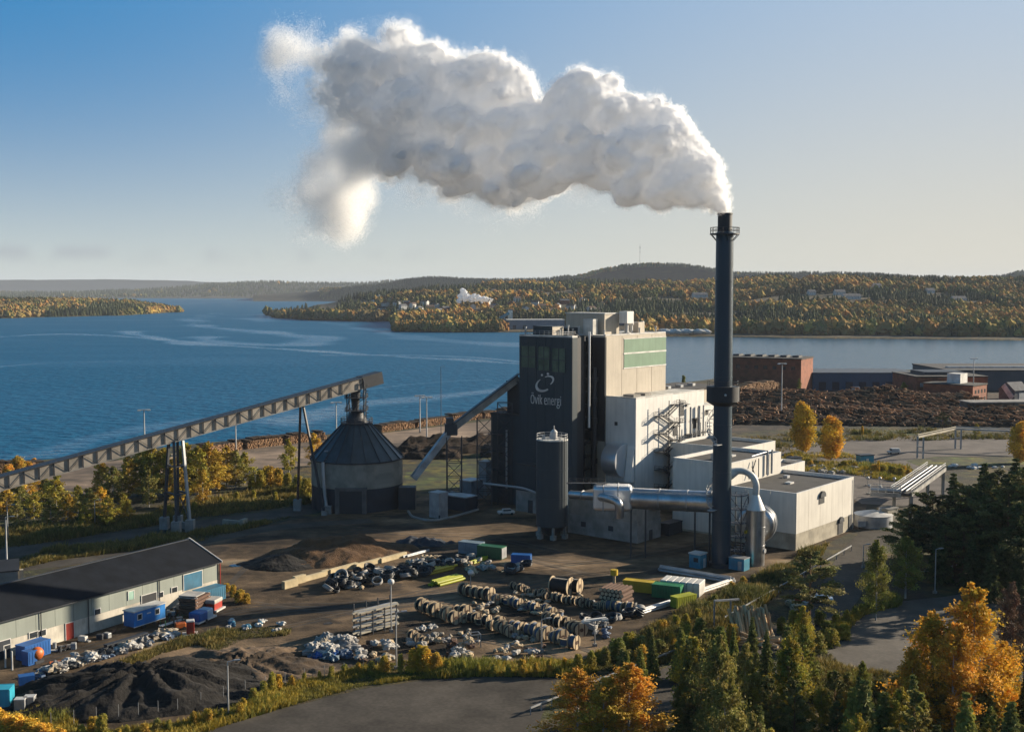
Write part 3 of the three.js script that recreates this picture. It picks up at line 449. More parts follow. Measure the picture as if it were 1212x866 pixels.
function hall(name, label, x0, x1, z0, z1, h, o = {}) {   // a white hall with a sunken felt roof inside its parapet
  const t = plantThing(name, label, 'hall'), base = o.base ?? 3.8;
  part(t, 'core', slab(x0 + 0.15, x1 - 0.15, 0, h - 0.9, z0 + 0.15, z1 - 0.15), M.hallClad);
  panels(t, 'z', x0, x1, base, h, z1 - 0.15, o.n ?? 4, M.hallClad, 0.08, 0.15); panels(t, 'x', z0, z1 - 0.15, base, h, x0 + 0.15, o.m ?? 3, M.hallClad, 0.05, 0.15);
  part(t, 'plinth', [slab(x0 + 0.05, x1 - 0.05, 0, base - 0.02, z1 - 0.14, z1 - 0.04), slab(x0 + 0.03, x0 + 0.14, 0, base - 0.02, z0, z1 - 0.15)], M.paleConcrete);
  part(t, 'roof', slab(x0 + 0.4, x1 - 0.4, h - 0.9, h - 0.7, z0 + 0.4, z1 - 0.4), M.roofFelt);
  part(t, 'parapet', [slab(x0, x1, h, h + 0.12, z1 - 0.4, z1 + 0.03), slab(x0 - 0.03, x0 + 0.35, h, h + 0.12, z0, z1 - 0.4), slab(x0, x1, h - 0.9, h + 0.12, z0, z0 + 0.35), slab(x1 - 0.35, x1, h - 0.9, h + 0.12, z0 + 0.35, z1 - 0.4)], M.whiteClad);
  return t;
}
{
  const t = hall('white_hall', 'white flat roofed hall beside the foot of the chimney', -0.9, 30, 44.7, 64, 13, { n: 5 });
  part(t, 'skylight', slab(14, 16, 12.3, 12.7, 53.5, 55), M.white); part(t, 'roof_vent', slab(22, 23.4, 12.3, 12.9, 49, 50.2), M.galv);
  const lv = part(t, 'arched_louvre', slab(10.6, 13.4, 9.0, 10.6, 64.02, 64.12), M.blackClad); part(lv, 'hood', new THREE.CylinderGeometry(1.4, 1.4, 0.5, 16, 1, false, -Math.PI / 2, Math.PI).rotateX(-Math.PI / 2).translate(12, 10.6, 64.3), M.darkSteel);
  const door = part(t, 'arched_door', slab(21.4, 24, 0.2, 3, 64.02, 64.12), M.blackClad); part(door, 'hood', new THREE.CylinderGeometry(1.3, 1.3, 0.4, 16, 1, false, -Math.PI / 2, Math.PI).rotateX(-Math.PI / 2).translate(22.7, 3, 64.25), M.darkSteel);
  part(t, 'drain_pipe', cyl(0.1, 0.1, 12, 29.6, 0.5, 64.2, 8), M.galv); part(t, 'shutter', slab(27.4, 29.2, 0.2, 4, 64.02, 64.12), M.darkSteel);
}
{
  const t = hall('pump_hall', 'white hall with a tall lit wall behind the white flat roofed hall', 2, 28.4, 29.5, 45.2, 17.7, { n: 4, base: 0.5 });
  part(t, 'roof_unit', slab(9, 12, 16.95, 18.6, 36, 38.4), M.galv); part(t, 'skylight', slab(17, 19, 17, 17.4, 36, 37.5), M.white); part(t, 'wall_pipe', [cyl(0.3, 0.3, 6, 20, 13, 45.7, 8), cyl(0.3, 0.3, 6, 22.4, 13, 45.7, 8), rod(V(12, 18.4, 45.6), V(22.4, 18.8, 45.6), 0.22, 6)], M.galv);
  part(t, 'pipe_rack', [rod(V(11, 13.4, 46), V(13.4, 17.4, 46), 0.14), rod(V(13.4, 13.4, 46), V(11.6, 16, 46), 0.14), rod(V(15, 13, 46), V(15, 17.6, 46), 0.14)], M.darkSteel);
}
hall('store_hall', 'small white hall farthest back between the plant and the yellow trees', 28.6, 49.2, 12, 32.9, 17.4, { n: 3, base: 0.5 });
hall('link_hall', 'low white link hall behind the chimney tank', 28.6, 53.2, 33.2, 39.8, 12, { n: 4, base: 0.5 });
// grey two-tone building under the ducts
{
  const t = plantThing('duct_building', 'low grey building with a pale base under the silver ducts', 'plant building');
  part(t, 'upper_wall', slab(-17.4, -7.6, 4.6, 9, 12.1, 32), M.duskGrey); part(t, 'lower_wall', slab(-17.6, -7.5, 0, 4.597, 12, 32.2), M.concrete); part(t, 'roof', slab(-17.7, -7.4, 9.003, 9.3, 11.8, 32.3), M.roofFelt);
  for (const z of [16, 24]) part(t, 'vent_slot', slab(-17.68, -17.6, 2, 3.2, z, z + 1.4), M.darkSteel); part(t, 'door', slab(-12.6, -11.2, 0, 2.4, 32.2, 32.28), M.darkSteel); part(t, 'canopy', slab(-12, -8, 7.6, 7.9, 32.1, 35), M.white);
}
solo('skip_container', 'dark navy skip container right of the duct building', 'container', [slab(-3, 3, 0.2, 2.9, -1.4, 1.4), slab(-3.1, 3.1, 2.9, 3.1, -1.5, 1.5)], M.navy, G(794, 632), TH);

// chimney
{
  const base = G(853.5, 670), t = thing('chimney', 'tall dark blue chimney with white steam streaming from its top', 'chimney', base, TH), H = 75;
  part(t, 'shaft', [cyl(2.05, 1.82, 70.8, 0, 0, 0, 40), cyl(1.82, 1.5, 0.4, 0, 70.8, 0, 40)], M.stackPaint); part(t, 'mouth', [cyl(1.5, 1.5, H - 71.2, 0, 71.2, 0, 36), cyl(1.62, 1.62, 0.35, 0, H - 0.35, 0, 36)], M.blackClad);
  for (let i = 1; i < 7; i++) part(t, 'joint_ring', cyl(2.1 - i * 0.028, 2.1 - i * 0.028, 0.22, 0, i * 10.1, 0, 40), M.stackPaint);
  const ring = (y, r0, r1, h) => { const s = new THREE.Shape(); s.absarc(0, 0, r1, 0, Math.PI * 2); const k = new THREE.Path(); k.absarc(0, 0, r0, 0, Math.PI * 2, true); s.holes.push(k); return new THREE.ExtrudeGeometry(s, { depth: h, bevelEnabled: false, curveSegments: 20 }).rotateX(-Math.PI / 2).translate(0, y, 0); };
  const circle = (y, r, n = 16) => Array.from({ length: n + 1 }, (_, i) => V(Math.cos(i / n * 6.2832) * r, y, Math.sin(i / n * 6.2832) * r));
  const top = part(t, 'top_platform', ring(70.5, 1.85, 3.1, 0.25), M.darkSteel); part(top, 'railing', railing(circle(70.7, 3.0), 1.3, 0.06, 3), M.darkSteel); part(top, 'bracket', Array.from({ length: 8 }, (_, i) => { const a = i * 0.785; return bar(V(Math.cos(a) * 1.8, 69.2, Math.sin(a) * 1.8), V(Math.cos(a) * 3, 70.5, Math.sin(a) * 3), 0.12); }), M.darkSteel);
  const mid = part(t, 'silencer_collar', [cyl(3.55, 3.55, 3.2, 0, 35.4, 0, 8), cyl(2.1, 3.5, 0.9, 0, 34.5, 0, 8)], M.blackClad); part(mid, 'marker_lamp', new THREE.SphereGeometry(0.28, 10, 8).translate(-2.6, 37, 2.1), M.white); part(mid, 'railing', railing(circle(38.6, 3.3, 8), 1.1, 0.05, 3), M.darkSteel);
  for (const [y0, y1, a0, a1] of [[33.5, 26.5, 2.9, 4.6 + 0.9], [19.6, 12.5, 2.6, 5.2]]) {   // sloping walkways wound round the shaft
    const pts = [], inner = []; for (let i = 0; i <= 10; i++) { const k = i / 10, a = lerp(a0, a1, k) * -1 + 2.2; pts.push(V(Math.cos(a) * 3.3, lerp(y0, y1, k), Math.sin(a) * 3.3)); inner.push(V(Math.cos(a) * 2.3, lerp(y0, y1, k), Math.sin(a) * 2.3)); }
    const steps = pts.map((p, i) => bar(inner[i], p, 0.5, 0.1)); const ww = part(t, 'winding_walkway', [steps, pts.slice(1).map((p, i) => bar(pts[i], p, 0.1, 0.3))], M.galv); part(ww, 'handrail', [pts.slice(1).map((p, i) => rod(pts[i].clone().setY(pts[i].y + 1.2), p.clone().setY(p.y + 1.2), 0.06)), pts.map((p) => rod(p, p.clone().setY(p.y + 1.2), 0.05))], M.galv);
    part(ww, 'end_deck', [box(2, 0.12, 1.4, pts[10].x, y1, pts[10].z), box(2, 0.12, 1.4, pts[0].x, y0, pts[0].z)], M.galv);
  }
  part(t, 'ladder', [cyl(0.05, 0.05, 66, 2.25, 4, 0.3, 5), cyl(0.05, 0.05, 66, 2.25, 4, -0.3, 5), ...Array.from({ length: 60 }, (_, i) => rod(V(2.25, 4.5 + i * 1.1, -0.3), V(2.25, 4.5 + i * 1.1, 0.3), 0.04, 4))], M.galv); part(t, 'foot_ring', cyl(2.6, 2.5, 0.9, 0, 0, 0, 40), M.blackClad);
}
// scrubber tank with its curved hood, fan casing and stair frame
{
  const p = G(893.7, 668), t = thing('scrubber_tank', 'shiny silver tank with a conical top and curved white hood beside the chimney', 'tank', p, TH);
  part(t, 'shell', [cyl(2.05, 2.05, 12, 0, 0, 0, 32), cyl(2.12, 2.12, 0.2, 0, 4.2, 0, 32), cyl(2.12, 2.12, 0.2, 0, 8.2, 0, 32)], M.steel); part(t, 'cone_top', cyl(2.05, 0.7, 3.2, 0, 12, 0, 32), M.whiteClad);
  part(t, 'curved_hood', [pipe([V(0, 15.1, 0), V(0, 17.4, 0), V(-0.5, 19.2, -0.7), V(-1.6, 20.2, -2), V(-2.8, 20.3, -3.4)], 0.72, 14)], M.white); part(t, 'hood_mouth', between(new THREE.CylinderGeometry(0.75, 1.5, 2.4, 18), V(-4.0, 19.4, -4.8), V(-2.6, 20.3, -3.1)), M.white);
  part(t, 'manhole', [new THREE.CylinderGeometry(0.5, 0.5, 0.3, 14).rotateX(Math.PI / 2).translate(0.4, 3.2, 2.06)], M.galv);
  const f = at(896, 619, 259.5), fan = thing('fan_casing', 'round silver fan casing half hidden behind the scrubber tank', 'fan casing', f, -0.35), prof = [[0, -2.4], [3.1, -2.4], [3.8, -2.1], [4.2, -1.3], [4.3, 0], [4.2, 1.3], [3.8, 2.1], [3.1, 2.4], [0, 2.4]].map(([x, y]) => new THREE.Vector2(x, y));
  part(fan, 'casing', new THREE.LatheGeometry(prof, 48).rotateX(Math.PI / 2), M.steel); part(fan, 'rib', [0, 1, 2, 3].map((i) => new THREE.TorusGeometry(4.26, 0.1, 6, 48).translate(0, 0, -1.2 + i * 0.8)), M.galv); part(fan, 'pedestal', box(3, f.y - 3, 3, 0, (f.y - 3) / 2 - f.y, 0), M.concrete);
  const q = G(873.5, 668), fr = thing('stair_frame', 'dark steel stair frame between the chimney and the silver tank', 'steel frame', q, TH); const W = 1.5;
  for (const [x, z] of [[-W, -W], [W, -W], [W, W], [-W, W]]) part(fr, 'post', slab(x - 0.09, x + 0.09, 0, 15.4, z - 0.09, z + 0.09), M.darkSteel);
  for (let i = 0; i < 5; i++) { const y = 3 + i * 3; const d = part(fr, 'deck', slab(-W, W, y, y + 0.12, -W, W), M.darkSteel); part(d, 'deck_rail', railing([V(-W, y, -W), V(-W, y, W), V(W, y, W), V(W, y, -W)], 1.1, 0.05, 1.5), M.galv); part(fr, 'brace', [rod(V(-W, y - 3, W), V(W, y, W), 0.07), rod(V(-W, y, -W), V(-W, y - 3, W), 0.07)], M.darkSteel); }
  part(fr, 'cabinet', [box(0.8, 0.9, 0.4, 1.2, 7.4, 1.7), box(0.7, 0.7, 0.4, 0.2, 7.3, 1.7)], M.yellow);
  const b = thing('teal_cabin', 'small teal equipment cabin at the foot of the chimney tank', 'cabin', G(875, 673.5), TH); part(b, 'wall', box(2.4, 2.5, 3.6, 0, 1.25, 0), M.teal); part(b, 'roof', box(2.6, 0.15, 3.8, 0, 2.58, 0), M.galv); part(b, 'door', box(0.05, 1.9, 0.9, -1.23, 1, 0.8), M.galv);
  const k = thing('site_hut', 'teal site hut with a white roof left of the chimney foot', 'hut', G(826, 671), TH); part(k, 'wall', box(2.6, 2.9, 2.7, 0, 1.45, 0), M.teal); part(k, 'roof', box(2.9, 0.3, 3, 0, 3.06, 0), M.white); part(k, 'window', box(0.06, 0.9, 1.1, -1.32, 1.8, 0.3), M.glass); part(k, 'door', box(0.9, 2, 0.06, 0.4, 1, 1.37), M.white);
}
// flue ducts
{
  const a = at(746, 589.5, 258), b = at(846, 594, 252), c = at(700, 587, 259), t = thing('flue_duct', 'big silver flue duct running level into the chimney', 'duct'), up = V(0, 1, 0);
  part(t, 'round_duct', rod(a, b, 2.3, 32), M.steel); for (const k of [0.02, 0.35, 0.68, 0.96]) { const m = a.clone().lerp(b, k), d = b.clone().sub(a).normalize(); part(t, 'flange', rod(m, m.clone().addScaledVector(d, 0.25), 2.45, 32), M.galv); }
  const along = a.clone().sub(c), m = c.clone().lerp(a, 0.55), turn = Math.atan2(-along.z, along.x);
  part(t, 'transition_box', soft(8.6, 5.6, 5, 0.9).rotateY(turn).translate(m.x, m.y, m.z), M.silver); part(t, 'box_rib', [-2, 1.2].map((o) => soft(0.25, 5.8, 5.2, 0.1, o, 0, 0).rotateY(turn).translate(m.x, m.y, m.z)), M.galv);
  part(t, 'support_leg', [[a, -2], [b, -6]].flatMap(([p, o]) => { const q = a.clone().lerp(b, p === a ? 0.1 : 0.86); return [bar(q.clone().add(V(-1.6, -2, 0)), V(q.x - 1.6, 0, q.z), 0.35), bar(q.clone().add(V(1.6, -2, 0)), V(q.x + 1.6, 0, q.z), 0.35)]; }), M.darkSteel);
  part(t, 'top_walkway', [box(9, 0.12, 1.2, c.x - 1, c.y + 2.9, c.z), ...railing([V(c.x - 5, c.y + 3, c.z + 0.6), V(c.x + 3, c.y + 3, c.z + 0.6)], 1.1, 0.05)], M.darkSteel);
  const n = thing('gas_pipe', 'slender bent silver pipe in front of the big duct, coming from the dark silo', 'pipe'); part(n, 'pipe', pipe([at(676, 585, 266), at(700, 587, 260), at(722, 590, 254), at(731, 594, 252.5), at(733.5, 603, 252.5), at(733.5, 612, 253)], 0.95, 14, 40), M.steel); for (const [u, v, d] of [[690, 586, 262.4], [712, 588.4, 257]]) part(n, 'collar', new THREE.TorusGeometry(1.0, 0.12, 8, 20).rotateY(0.9).translate(...at(u, v, d).toArray()), M.galv);
}
// dark silo
{
  const p = V((653.8 - 606) / 1400 * 279, 0, -279), t = thing('ash_silo', 'dark round ash silo on legs in front of the logo tower', 'silo', p, TH), H = 23.4, r = 3.78;
  part(t, 'shell', [cyl(r, r, H - 3, 0, 3, 0, 40), cyl(r + 0.08, r + 0.08, 0.25, 0, 9.6, 0, 40), cyl(r + 0.08, r + 0.08, 0.25, 0, 16.4, 0, 40)], M.darkClad); part(t, 'hopper', cyl(1, r, 2.6, 0, 0.5, 0, 30), M.darkSteel);
  part(t, 'roof', cyl(r, r, 0.25, 0, H, 0, 40), M.roofWhite); part(t, 'railing', railing(Array.from({ length: 17 }, (_, i) => V(Math.cos(i * 0.3927) * (r - 0.1), H + 0.2, Math.sin(i * 0.3927) * (r - 0.1))), 1.2, 0.06, 2), M.galv);
  part(t, 'roof_filter', [cyl(0.8, 0.8, 1.7, 0.2, H + 0.2, 0.4, 16), cyl(0.9, 0.3, 0.6, 0.2, H + 1.9, 0.4, 16), cyl(0.12, 0.12, 1, 0.2, H + 2.4, 0.4, 8)], M.white); part(t, 'roof_vent', [cyl(0.4, 0.4, 1, -1.8, H + 0.2, -1.2, 12), box(1, 0.8, 1, 1.9, H + 0.6, -1.4)], M.galv);
  for (let i = 0; i < 6; i++) { const a = i * 1.047 + 0.3; part(t, 'leg', [bar(V(Math.cos(a) * 3.4, 0, Math.sin(a) * 3.4), V(Math.cos(a) * 3.4, 4, Math.sin(a) * 3.4), 0.5), box(1.1, 1.1, 1.1, Math.cos(a) * 3.4, 0.55, Math.sin(a) * 3.4)], M.duskGrey); }
  part(t, 'ladder', [rod(V(0.3, 1, r + 0.2), V(0.3, H + 1.2, r + 0.2), 0.06), rod(V(-0.3, 1, r + 0.2), V(-0.3, H + 1.2, r + 0.2), 0.06), ...Array.from({ length: 40 }, (_, i) => rod(V(-0.3, 1 + i * 0.56, r + 0.2), V(0.3, 1 + i * 0.56, r + 0.2), 0.035, 4))], M.darkSteel);
}
// conical fuel store
{
  const p = V((421 - 606) / 1400 * 321, 0, -321), t = thing('fuel_dome', 'big round fuel store with a conical dark roof and grey drum', 'silo', p), n = 20, r = 12.45, eave = 13, top = 22.8;
  part(t, 'lower_wall', cyl(r, r, 6.3, 0, 0, 0, n), M.navy); part(t, 'upper_wall', cyl(r + 0.02, r + 0.02, 6.7, 0, 6.3, 0, n), painted([0.28, 0.255, 0.21], 0.8)); part(t, 'gutter', cyl(r + 0.35, r + 0.4, 0.35, 0, eave, 0, n), M.darkSteel);
  for (let i = 0; i < n; i++) {   // roof sheets between standing seams
    const a0 = i / n * 6.28319, a1 = (i + 1) / n * 6.28319, R = 12.7, q = 3.6, pt = (a, rr, y) => [Math.sin(a) * rr, y, Math.cos(a) * rr], g = new THREE.BufferGeometry(), A = pt(a0, R, eave + 0.3), B = pt(a1, R, eave + 0.3), C = pt(a1, q, top), D = pt(a0, q, top);
    g.setAttribute('position', new THREE.Float32BufferAttribute([...A, ...B, ...C, ...A, ...C, ...D], 3)); g.computeVertexNormals(); part(t, 'roof_sheet', g, M.coneRoof);
    part(t, 'seam', bar(V(...pt(a0, R + 0.05, eave + 0.42)), V(...pt(a0, q, top + 0.1)), 0.16, 0.25), M.darkSteel);
  }
  part(t, 'crown_deck', [cyl(4.4, 4.4, 0.3, 0, top - 0.2, 0, 16), ...railing(Array.from({ length: 13 }, (_, i) => V(Math.cos(i * 0.5236) * 4.3, top + 0.1, Math.sin(i * 0.5236) * 4.3)), 1.2, 0.08, 2.3)], M.darkSteel); part(t, 'crown', cyl(3.2, 1.6, 3, 0, top, 0, 12), M.darkSteel);
  const g = part(t, 'gateway', [box(7, 6.2, 1.2, 0, 3.1, 0)].map((b) => b.rotateY(-0.02).translate(-0.2, 0, r - 0.1)), M.blackClad); part(g, 'gate_post', [box(1.1, 6.2, 1.4, -3.6, 3.1, r + 0.1), box(1.1, 6.2, 1.4, 3.5, 3.1, r + 0.1), box(8.4, 0.8, 1.4, 0, 6.5, r + 0.1)], painted([0.12, 0.115, 0.11], 0.8));
  part(t, 'side_duct', [pipe([V(-7.6, 13.4, 10.6), V(-7.4, 9, 11), V(-7, 4, 11.2), V(-6.6, 1.6, 11.6)], 0.45, 8)], M.galv); part(t, 'plinth_block', box(2.4, 2, 2.2, -6.4, 1, 12.4), M.concrete); part(t, 'roof_hatch', [box(1, 0.3, 0.7, -7.2, 15.9, 7.6), box(1, 0.3, 0.7, -6.6, 14, 9.4)], M.galv);
  for (const [x, z] of [[-2.3, -2.3], [2.3, -2.3], [2.3, 2.3], [-2.3, 2.3]]) part(t, 'head_post', slab(x - 0.14, x + 0.14, top, 34.2, z - 0.14, z + 0.14), M.darkSteel);
  for (const y of [26, 29.5]) { const d = part(t, 'head_deck', slab(-2.8, 2.8, y, y + 0.15, -2.8, 2.8), M.darkSteel); part(d, 'deck_rail', railing([V(-2.8, y, -2.8), V(2.8, y, -2.8), V(2.8, y, 2.8), V(-2.8, y, 2.8), V(-2.8, y, -2.8)], 1.1, 0.06, 1.5), M.darkSteel); }
  part(t, 'head_brace', [[23, 26], [26, 29.5], [29.5, 34]].flatMap(([y0, y1]) => [rod(V(-2.3, y0, 2.3), V(2.3, y1, 2.3), 0.09), rod(V(2.3, y0, 2.3), V(2.3, y1, -2.3), 0.09), rod(V(-2.3, y1, -2.3), V(-2.3, y0, 2.3), 0.09)]), M.darkSteel);
  part(t, 'drop_chute', [cyl(0.8, 1.5, 7, -0.3, 25, 0, 12), cyl(1.5, 1.9, 2.6, -0.3, 32, 0, 4)], M.darkSteel); part(t, 'cage_ladder', [1, 2, 3, 4, 5, 6].map((i) => new THREE.TorusGeometry(0.5, 0.05, 5, 10).rotateX(1.57).translate(3, 24 + i * 1.5, 1)), M.darkSteel);
}
// fuel conveyor gallery from the left edge up to the dome
{
  const P1 = V(-82.2, 23.7, -287), P2 = V(-38.6, 34.2, -322.4), dir = P2.clone().sub(P1), on = (k) => P1.clone().addScaledVector(dir, k), k0 = -1.35, t = thing('conveyor_gallery', 'long sloping conveyor gallery with a trussed side, rising to the dome', 'conveyor'), side = V(-dir.z, 0, dir.x).normalize();  // side faces the camera
  if (side.z < 0) side.negate();
  const w = 1.5, h = 1.45, N = 38;
  part(t, 'casing', bar(on(k0), on(1.02), 2 * w - 0.3, 2 * h - 0.3), M.galleryWall = painted([0.33, 0.29, 0.24], 0.7)); part(t, 'roof_sheet', bar(on(k0).add(V(0, h + 0.12, 0)), on(1.03).add(V(0, h + 0.12, 0)), 2 * w + 0.5, 0.24), M.darkSteel); part(t, 'bottom_chord', bar(on(k0).add(V(0, -h, 0)).addScaledVector(side, w), on(1.02).add(V(0, -h, 0)).addScaledVector(side, w), 0.22, 0.22), M.duskGrey);
  part(t, 'head_house', bar(on(0.94).add(V(0, 0.15, 0)), on(1.05).add(V(0, 0.15, 0)), 2 * w + 0.4, 2 * h + 0.4), M.darkSteel);
  for (let i = 0; i < N; i++) {   // uprights and diagonals on the near side
    const a = on(lerp(k0, 0.88, i / N)).addScaledVector(side, w + 0.02), b = on(lerp(k0, 0.88, (i + 1) / N)).addScaledVector(side, w + 0.02);
    part(t, 'upright', bar(a.clone().add(V(0, -h, 0)), a.clone().add(V(0, h, 0)), 0.2), M.darkSteel); part(t, 'diagonal', i % 2 ? bar(a.clone().add(V(0, -h, 0)), b.clone().add(V(0, h, 0)), 0.09) : bar(a.clone().add(V(0, h, 0)), b.clone().add(V(0, -h, 0)), 0.09), M.darkSteel);
  }
  part(t, 'top_cable', [bar(on(k0).add(V(0, h + 0.7, 0)).addScaledVector(side, w), on(0.95).add(V(0, h + 0.7, 0)).addScaledVector(side, w), 0.07), ...Array.from({ length: 26 }, (_, i) => { const p = on(lerp(k0, 0.95, i / 25)).addScaledVector(side, w); return rod(p.clone().add(V(0, h, 0)), p.clone().add(V(0, h + 0.7, 0)), 0.04, 4); })], M.darkSteel);
  // first trestle: four legs on concrete blocks
  const c1 = on(0.0), s1 = thing('conveyor_trestle', 'four legged steel trestle under the middle of the conveyor gallery, one leg sunlit', 'trestle', V(c1.x, 0, c1.z)), along = dir.clone().setY(0).normalize(), off = (p, a, s) => V(p.x, p.y, p.z).addScaledVector(along, a).addScaledVector(side, s), topY = c1.y - h, Z = V(0, 0, 0);
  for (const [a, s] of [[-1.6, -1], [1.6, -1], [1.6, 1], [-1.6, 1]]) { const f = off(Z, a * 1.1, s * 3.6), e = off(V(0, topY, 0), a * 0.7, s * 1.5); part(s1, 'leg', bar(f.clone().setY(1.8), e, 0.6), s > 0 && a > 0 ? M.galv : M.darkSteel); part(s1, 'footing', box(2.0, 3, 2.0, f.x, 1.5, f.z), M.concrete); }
  for (const y of [topY * 0.72, topY * 0.42]) { const k = y / topY, q = (a, s) => off(V(0, y, 0), a * lerp(1.76, 1.12, k), s * lerp(3.6, 1.5, k)); part(s1, 'cross_beam', [bar(q(-1, -1), q(-1, 1), 0.35), bar(q(1, -1), q(1, 1), 0.35), bar(q(-1, 1), q(1, 1), 0.3)], M.darkSteel); }
  part(s1, 'cross_brace', [bar(off(V(0, 2, 0), 1.7, -3.5), off(V(0, topY * 0.42, 0), 1.5, 2.6), 0.22), bar(off(V(0, 2, 0), 1.7, 3.5), off(V(0, topY * 0.42, 0), 1.5, -2.6), 0.22)], M.darkSteel); part(s1, 'footing_wall', bar(off(V(0, 1, 0), 1.8, -3.6), off(V(0, 1, 0), 1.8, 3.6), 0.5, 1.6), M.concrete);
  const foot = G(352, 604), c2 = on(0.62), s2 = thing('conveyor_prop', 'slim dark A-frame prop under the conveyor gallery near the dome', 'trestle', V(c2.x, 0, c2.z)), ty = c2.y - h;
  part(s2, 'leg', bar(V(foot.x - c2.x, 0.8, foot.z - c2.z), V(-0.3, ty, 0.4), 0.55), M.rust); part(s2, 'leg', bar(V(6, 4, 2.5).setY(0.5), V(0.3, ty, 0), 0.5), M.darkSteel); part(s2, 'footing', [box(2, 3, 2, foot.x - c2.x, 1.5, foot.z - c2.z), box(1.4, 1.2, 1.4, 6, 0.6, 2.5)], M.concrete);
}
// steep feeder from the dome to the boiler house
{
  const a = at(489, 566, 316), b = at(534, 508, 320), c = at(614, 447, 324), t = thing('boiler_feeder', 'bent inclined conveyor climbing from the dome to the logo tower', 'conveyor');
  part(t, 'lower_gallery', bar(a, b.clone().add(V(0.4, 0.6, 0)), 1.7, 1.7), M.galv); part(t, 'upper_gallery', bar(b, c, 1.8, 1.8), M.duskGrey); part(t, 'upper_roof', bar(b.clone().add(V(0, 1.15, 0)), c.clone().add(V(0, 1.15, 0)), 2.3, 0.2), M.darkSteel); part(t, 'knuckle', [box(3.4, 3, 3, b.x, b.y, b.z), box(2, 1.6, 2, b.x - 0.4, b.y + 2.4, b.z)], M.darkSteel); part(t, 'boot', box(4.5, 6, 4, a.x - 1.6, 3, a.z), M.blackClad);
  const tr = (x, h, z, label) => { const s = thing('lattice_trestle', label, 'trestle', V(x, 0, z)); for (const [i, k] of [[-2, -1.6], [2, -1.6], [2, 1.6], [-2, 1.6]]) part(s, 'leg', bar(V(i, 0, k), V(i, h, k), 0.26), M.darkSteel); for (let y = 0; y + 3.9 < h; y += 4) part(s, 'lattice', [rod(V(-2, y, 1.6), V(2, y + 4, 1.6), 0.1), rod(V(2, y, 1.6), V(-2, y + 4, 1.6), 0.1), rod(V(-2, y + 4, 1.6), V(2, y + 4, 1.6), 0.1), rod(V(2, y, -1.6), V(2, y + 4, 1.6), 0.1), rod(V(-2, y + 4, -1.6), V(2, y + 4, -1.6), 0.1)], M.darkSteel); };
  tr(b.x + 0.8, 19, b.z, 'steel lattice trestle under the bend of the inclined conveyor'); tr(b.x + 9, 24, b.z - 1.5, 'steel lattice trestle under the middle of the upper inclined conveyor'); tr(b.x + 14.6, 28, b.z - 3, 'tall lattice trestle close to the feeder house');
  const bx = (name, label, u, v, w, h, d, m, roofM = M.galv) => { const o = thing(name, label, 'equipment housing', G(u, v), TH); part(o, 'housing', box(w, h, d, 0, h / 2, 0), m); part(o, 'lid', box(w + 0.3, 0.3, d + 0.3, 0, h + 0.16, 0), roofM); return o; };
  const c1 = bx('filter_box', 'tall pale steel box standing alone in the shaded yard right of the dome', 519, 612, 3.2, 6.4, 3.6, M.galv); part(c1, 'leg', [box(0.3, 1, 0.3, -1.7, 0.5, 1.9)], M.darkSteel);
  bx('pump_box', 'pale blue plant box beside the feeder house', 558, 590, 5, 5.2, 4.4, M.skyBlueDull = painted([0.2, 0.27, 0.32], 0.6)); bx('low_bunker', 'long low dark bunker between the steel box and the feeder house', 543, 602, 4.5, 3.6, 9, M.navy); bx('switch_box', 'small blue grey box high beside the green field', 575, 585, 3, 9.5, 3, M.skyBlueDull);
  solo('kerb_ring', 'curved concrete kerb round the pale steel box', 'kerb', [pipe([G(483, 606), G(490, 613), G(512, 617), G(534, 613), G(566, 604)].map((p) => p.setY(0.25)), 0.35, 6, 30)], M.concrete);
  solo('overhead_pipe', 'thin pale pipe strung level along the foot of the logo tower', 'pipe', [pipe([at(572, 572, 314), at(590, 574, 312), at(620, 578, 309), at(634, 583, 307)], 0.3, 8, 30)], M.galv);
}

// ------------------------------------------------------------------ surfaces of the yard, roads, pads and lawns
sheet('yard_surface', [[-90, 880], [60, 846], [120, 872], [290, 840], [330, 814], [470, 790], [560, 794], [690, 788], [775, 745], [862, 702], [940, 662], [1016, 626], [1030, 590], [960, 545], [880, 520], [760, 520], [560, 566], [470, 598], [350, 614], [240, 640], [150, 662], [-90, 716]], 0.02, M.yard);
sheet('road', [[215, 880], [250, 864], [330, 840], [430, 815], [500, 805], [560, 801], [660, 802], [652, 822], [640, 850], [640, 960], [60, 960]], 0.024, M.asphalt);
setting('road_001', ribbonGeo([[-60, 668], [40, 648], [150, 634], [230, 622], [360, 604], [478, 588]], 11, 0.024), M.asphalt);
setting('road_002', ribbonGeo([[-60, 684], [60, 668], [160, 655], [240, 640], [330, 624], [440, 616]], 6, 0.028), M.asphalt);
setting('road_003', ribbonGeo([[1040, 628], [1016, 655], [1000, 685], [992, 708], [960, 735], [900, 762], [836, 784], [780, 818], [740, 870]], 7.5, 0.024), M.asphalt);
sheet('parking_surface', [[996, 790], [975, 770], [988, 745], [1020, 724], [1062, 712], [1120, 706], [1230, 686], [1230, 668], [1260, 676], [1250, 720], [1160, 730], [1110, 760], [1060, 800]], 0.028, mat([0.15, 0.128, 0.105], 0.95, { map: asphaltTex, bumpMap: roughTex, bumpScale: 0.01 }));
sheet('log_yard_surface', [[-80, 612], [0, 600], [150, 576], [290, 558], [420, 545], [540, 529], [640, 512], [620, 493], [450, 513], [340, 523], [250, 531], [130, 546], [0, 562], [-80, 575]], 0.02, M.pad);
sheet('lawn', [[474, 582], [480, 560], [520, 545], [600, 532], [610, 560], [585, 572], [530, 580]], 0.03, M.lawn, 'stuff');
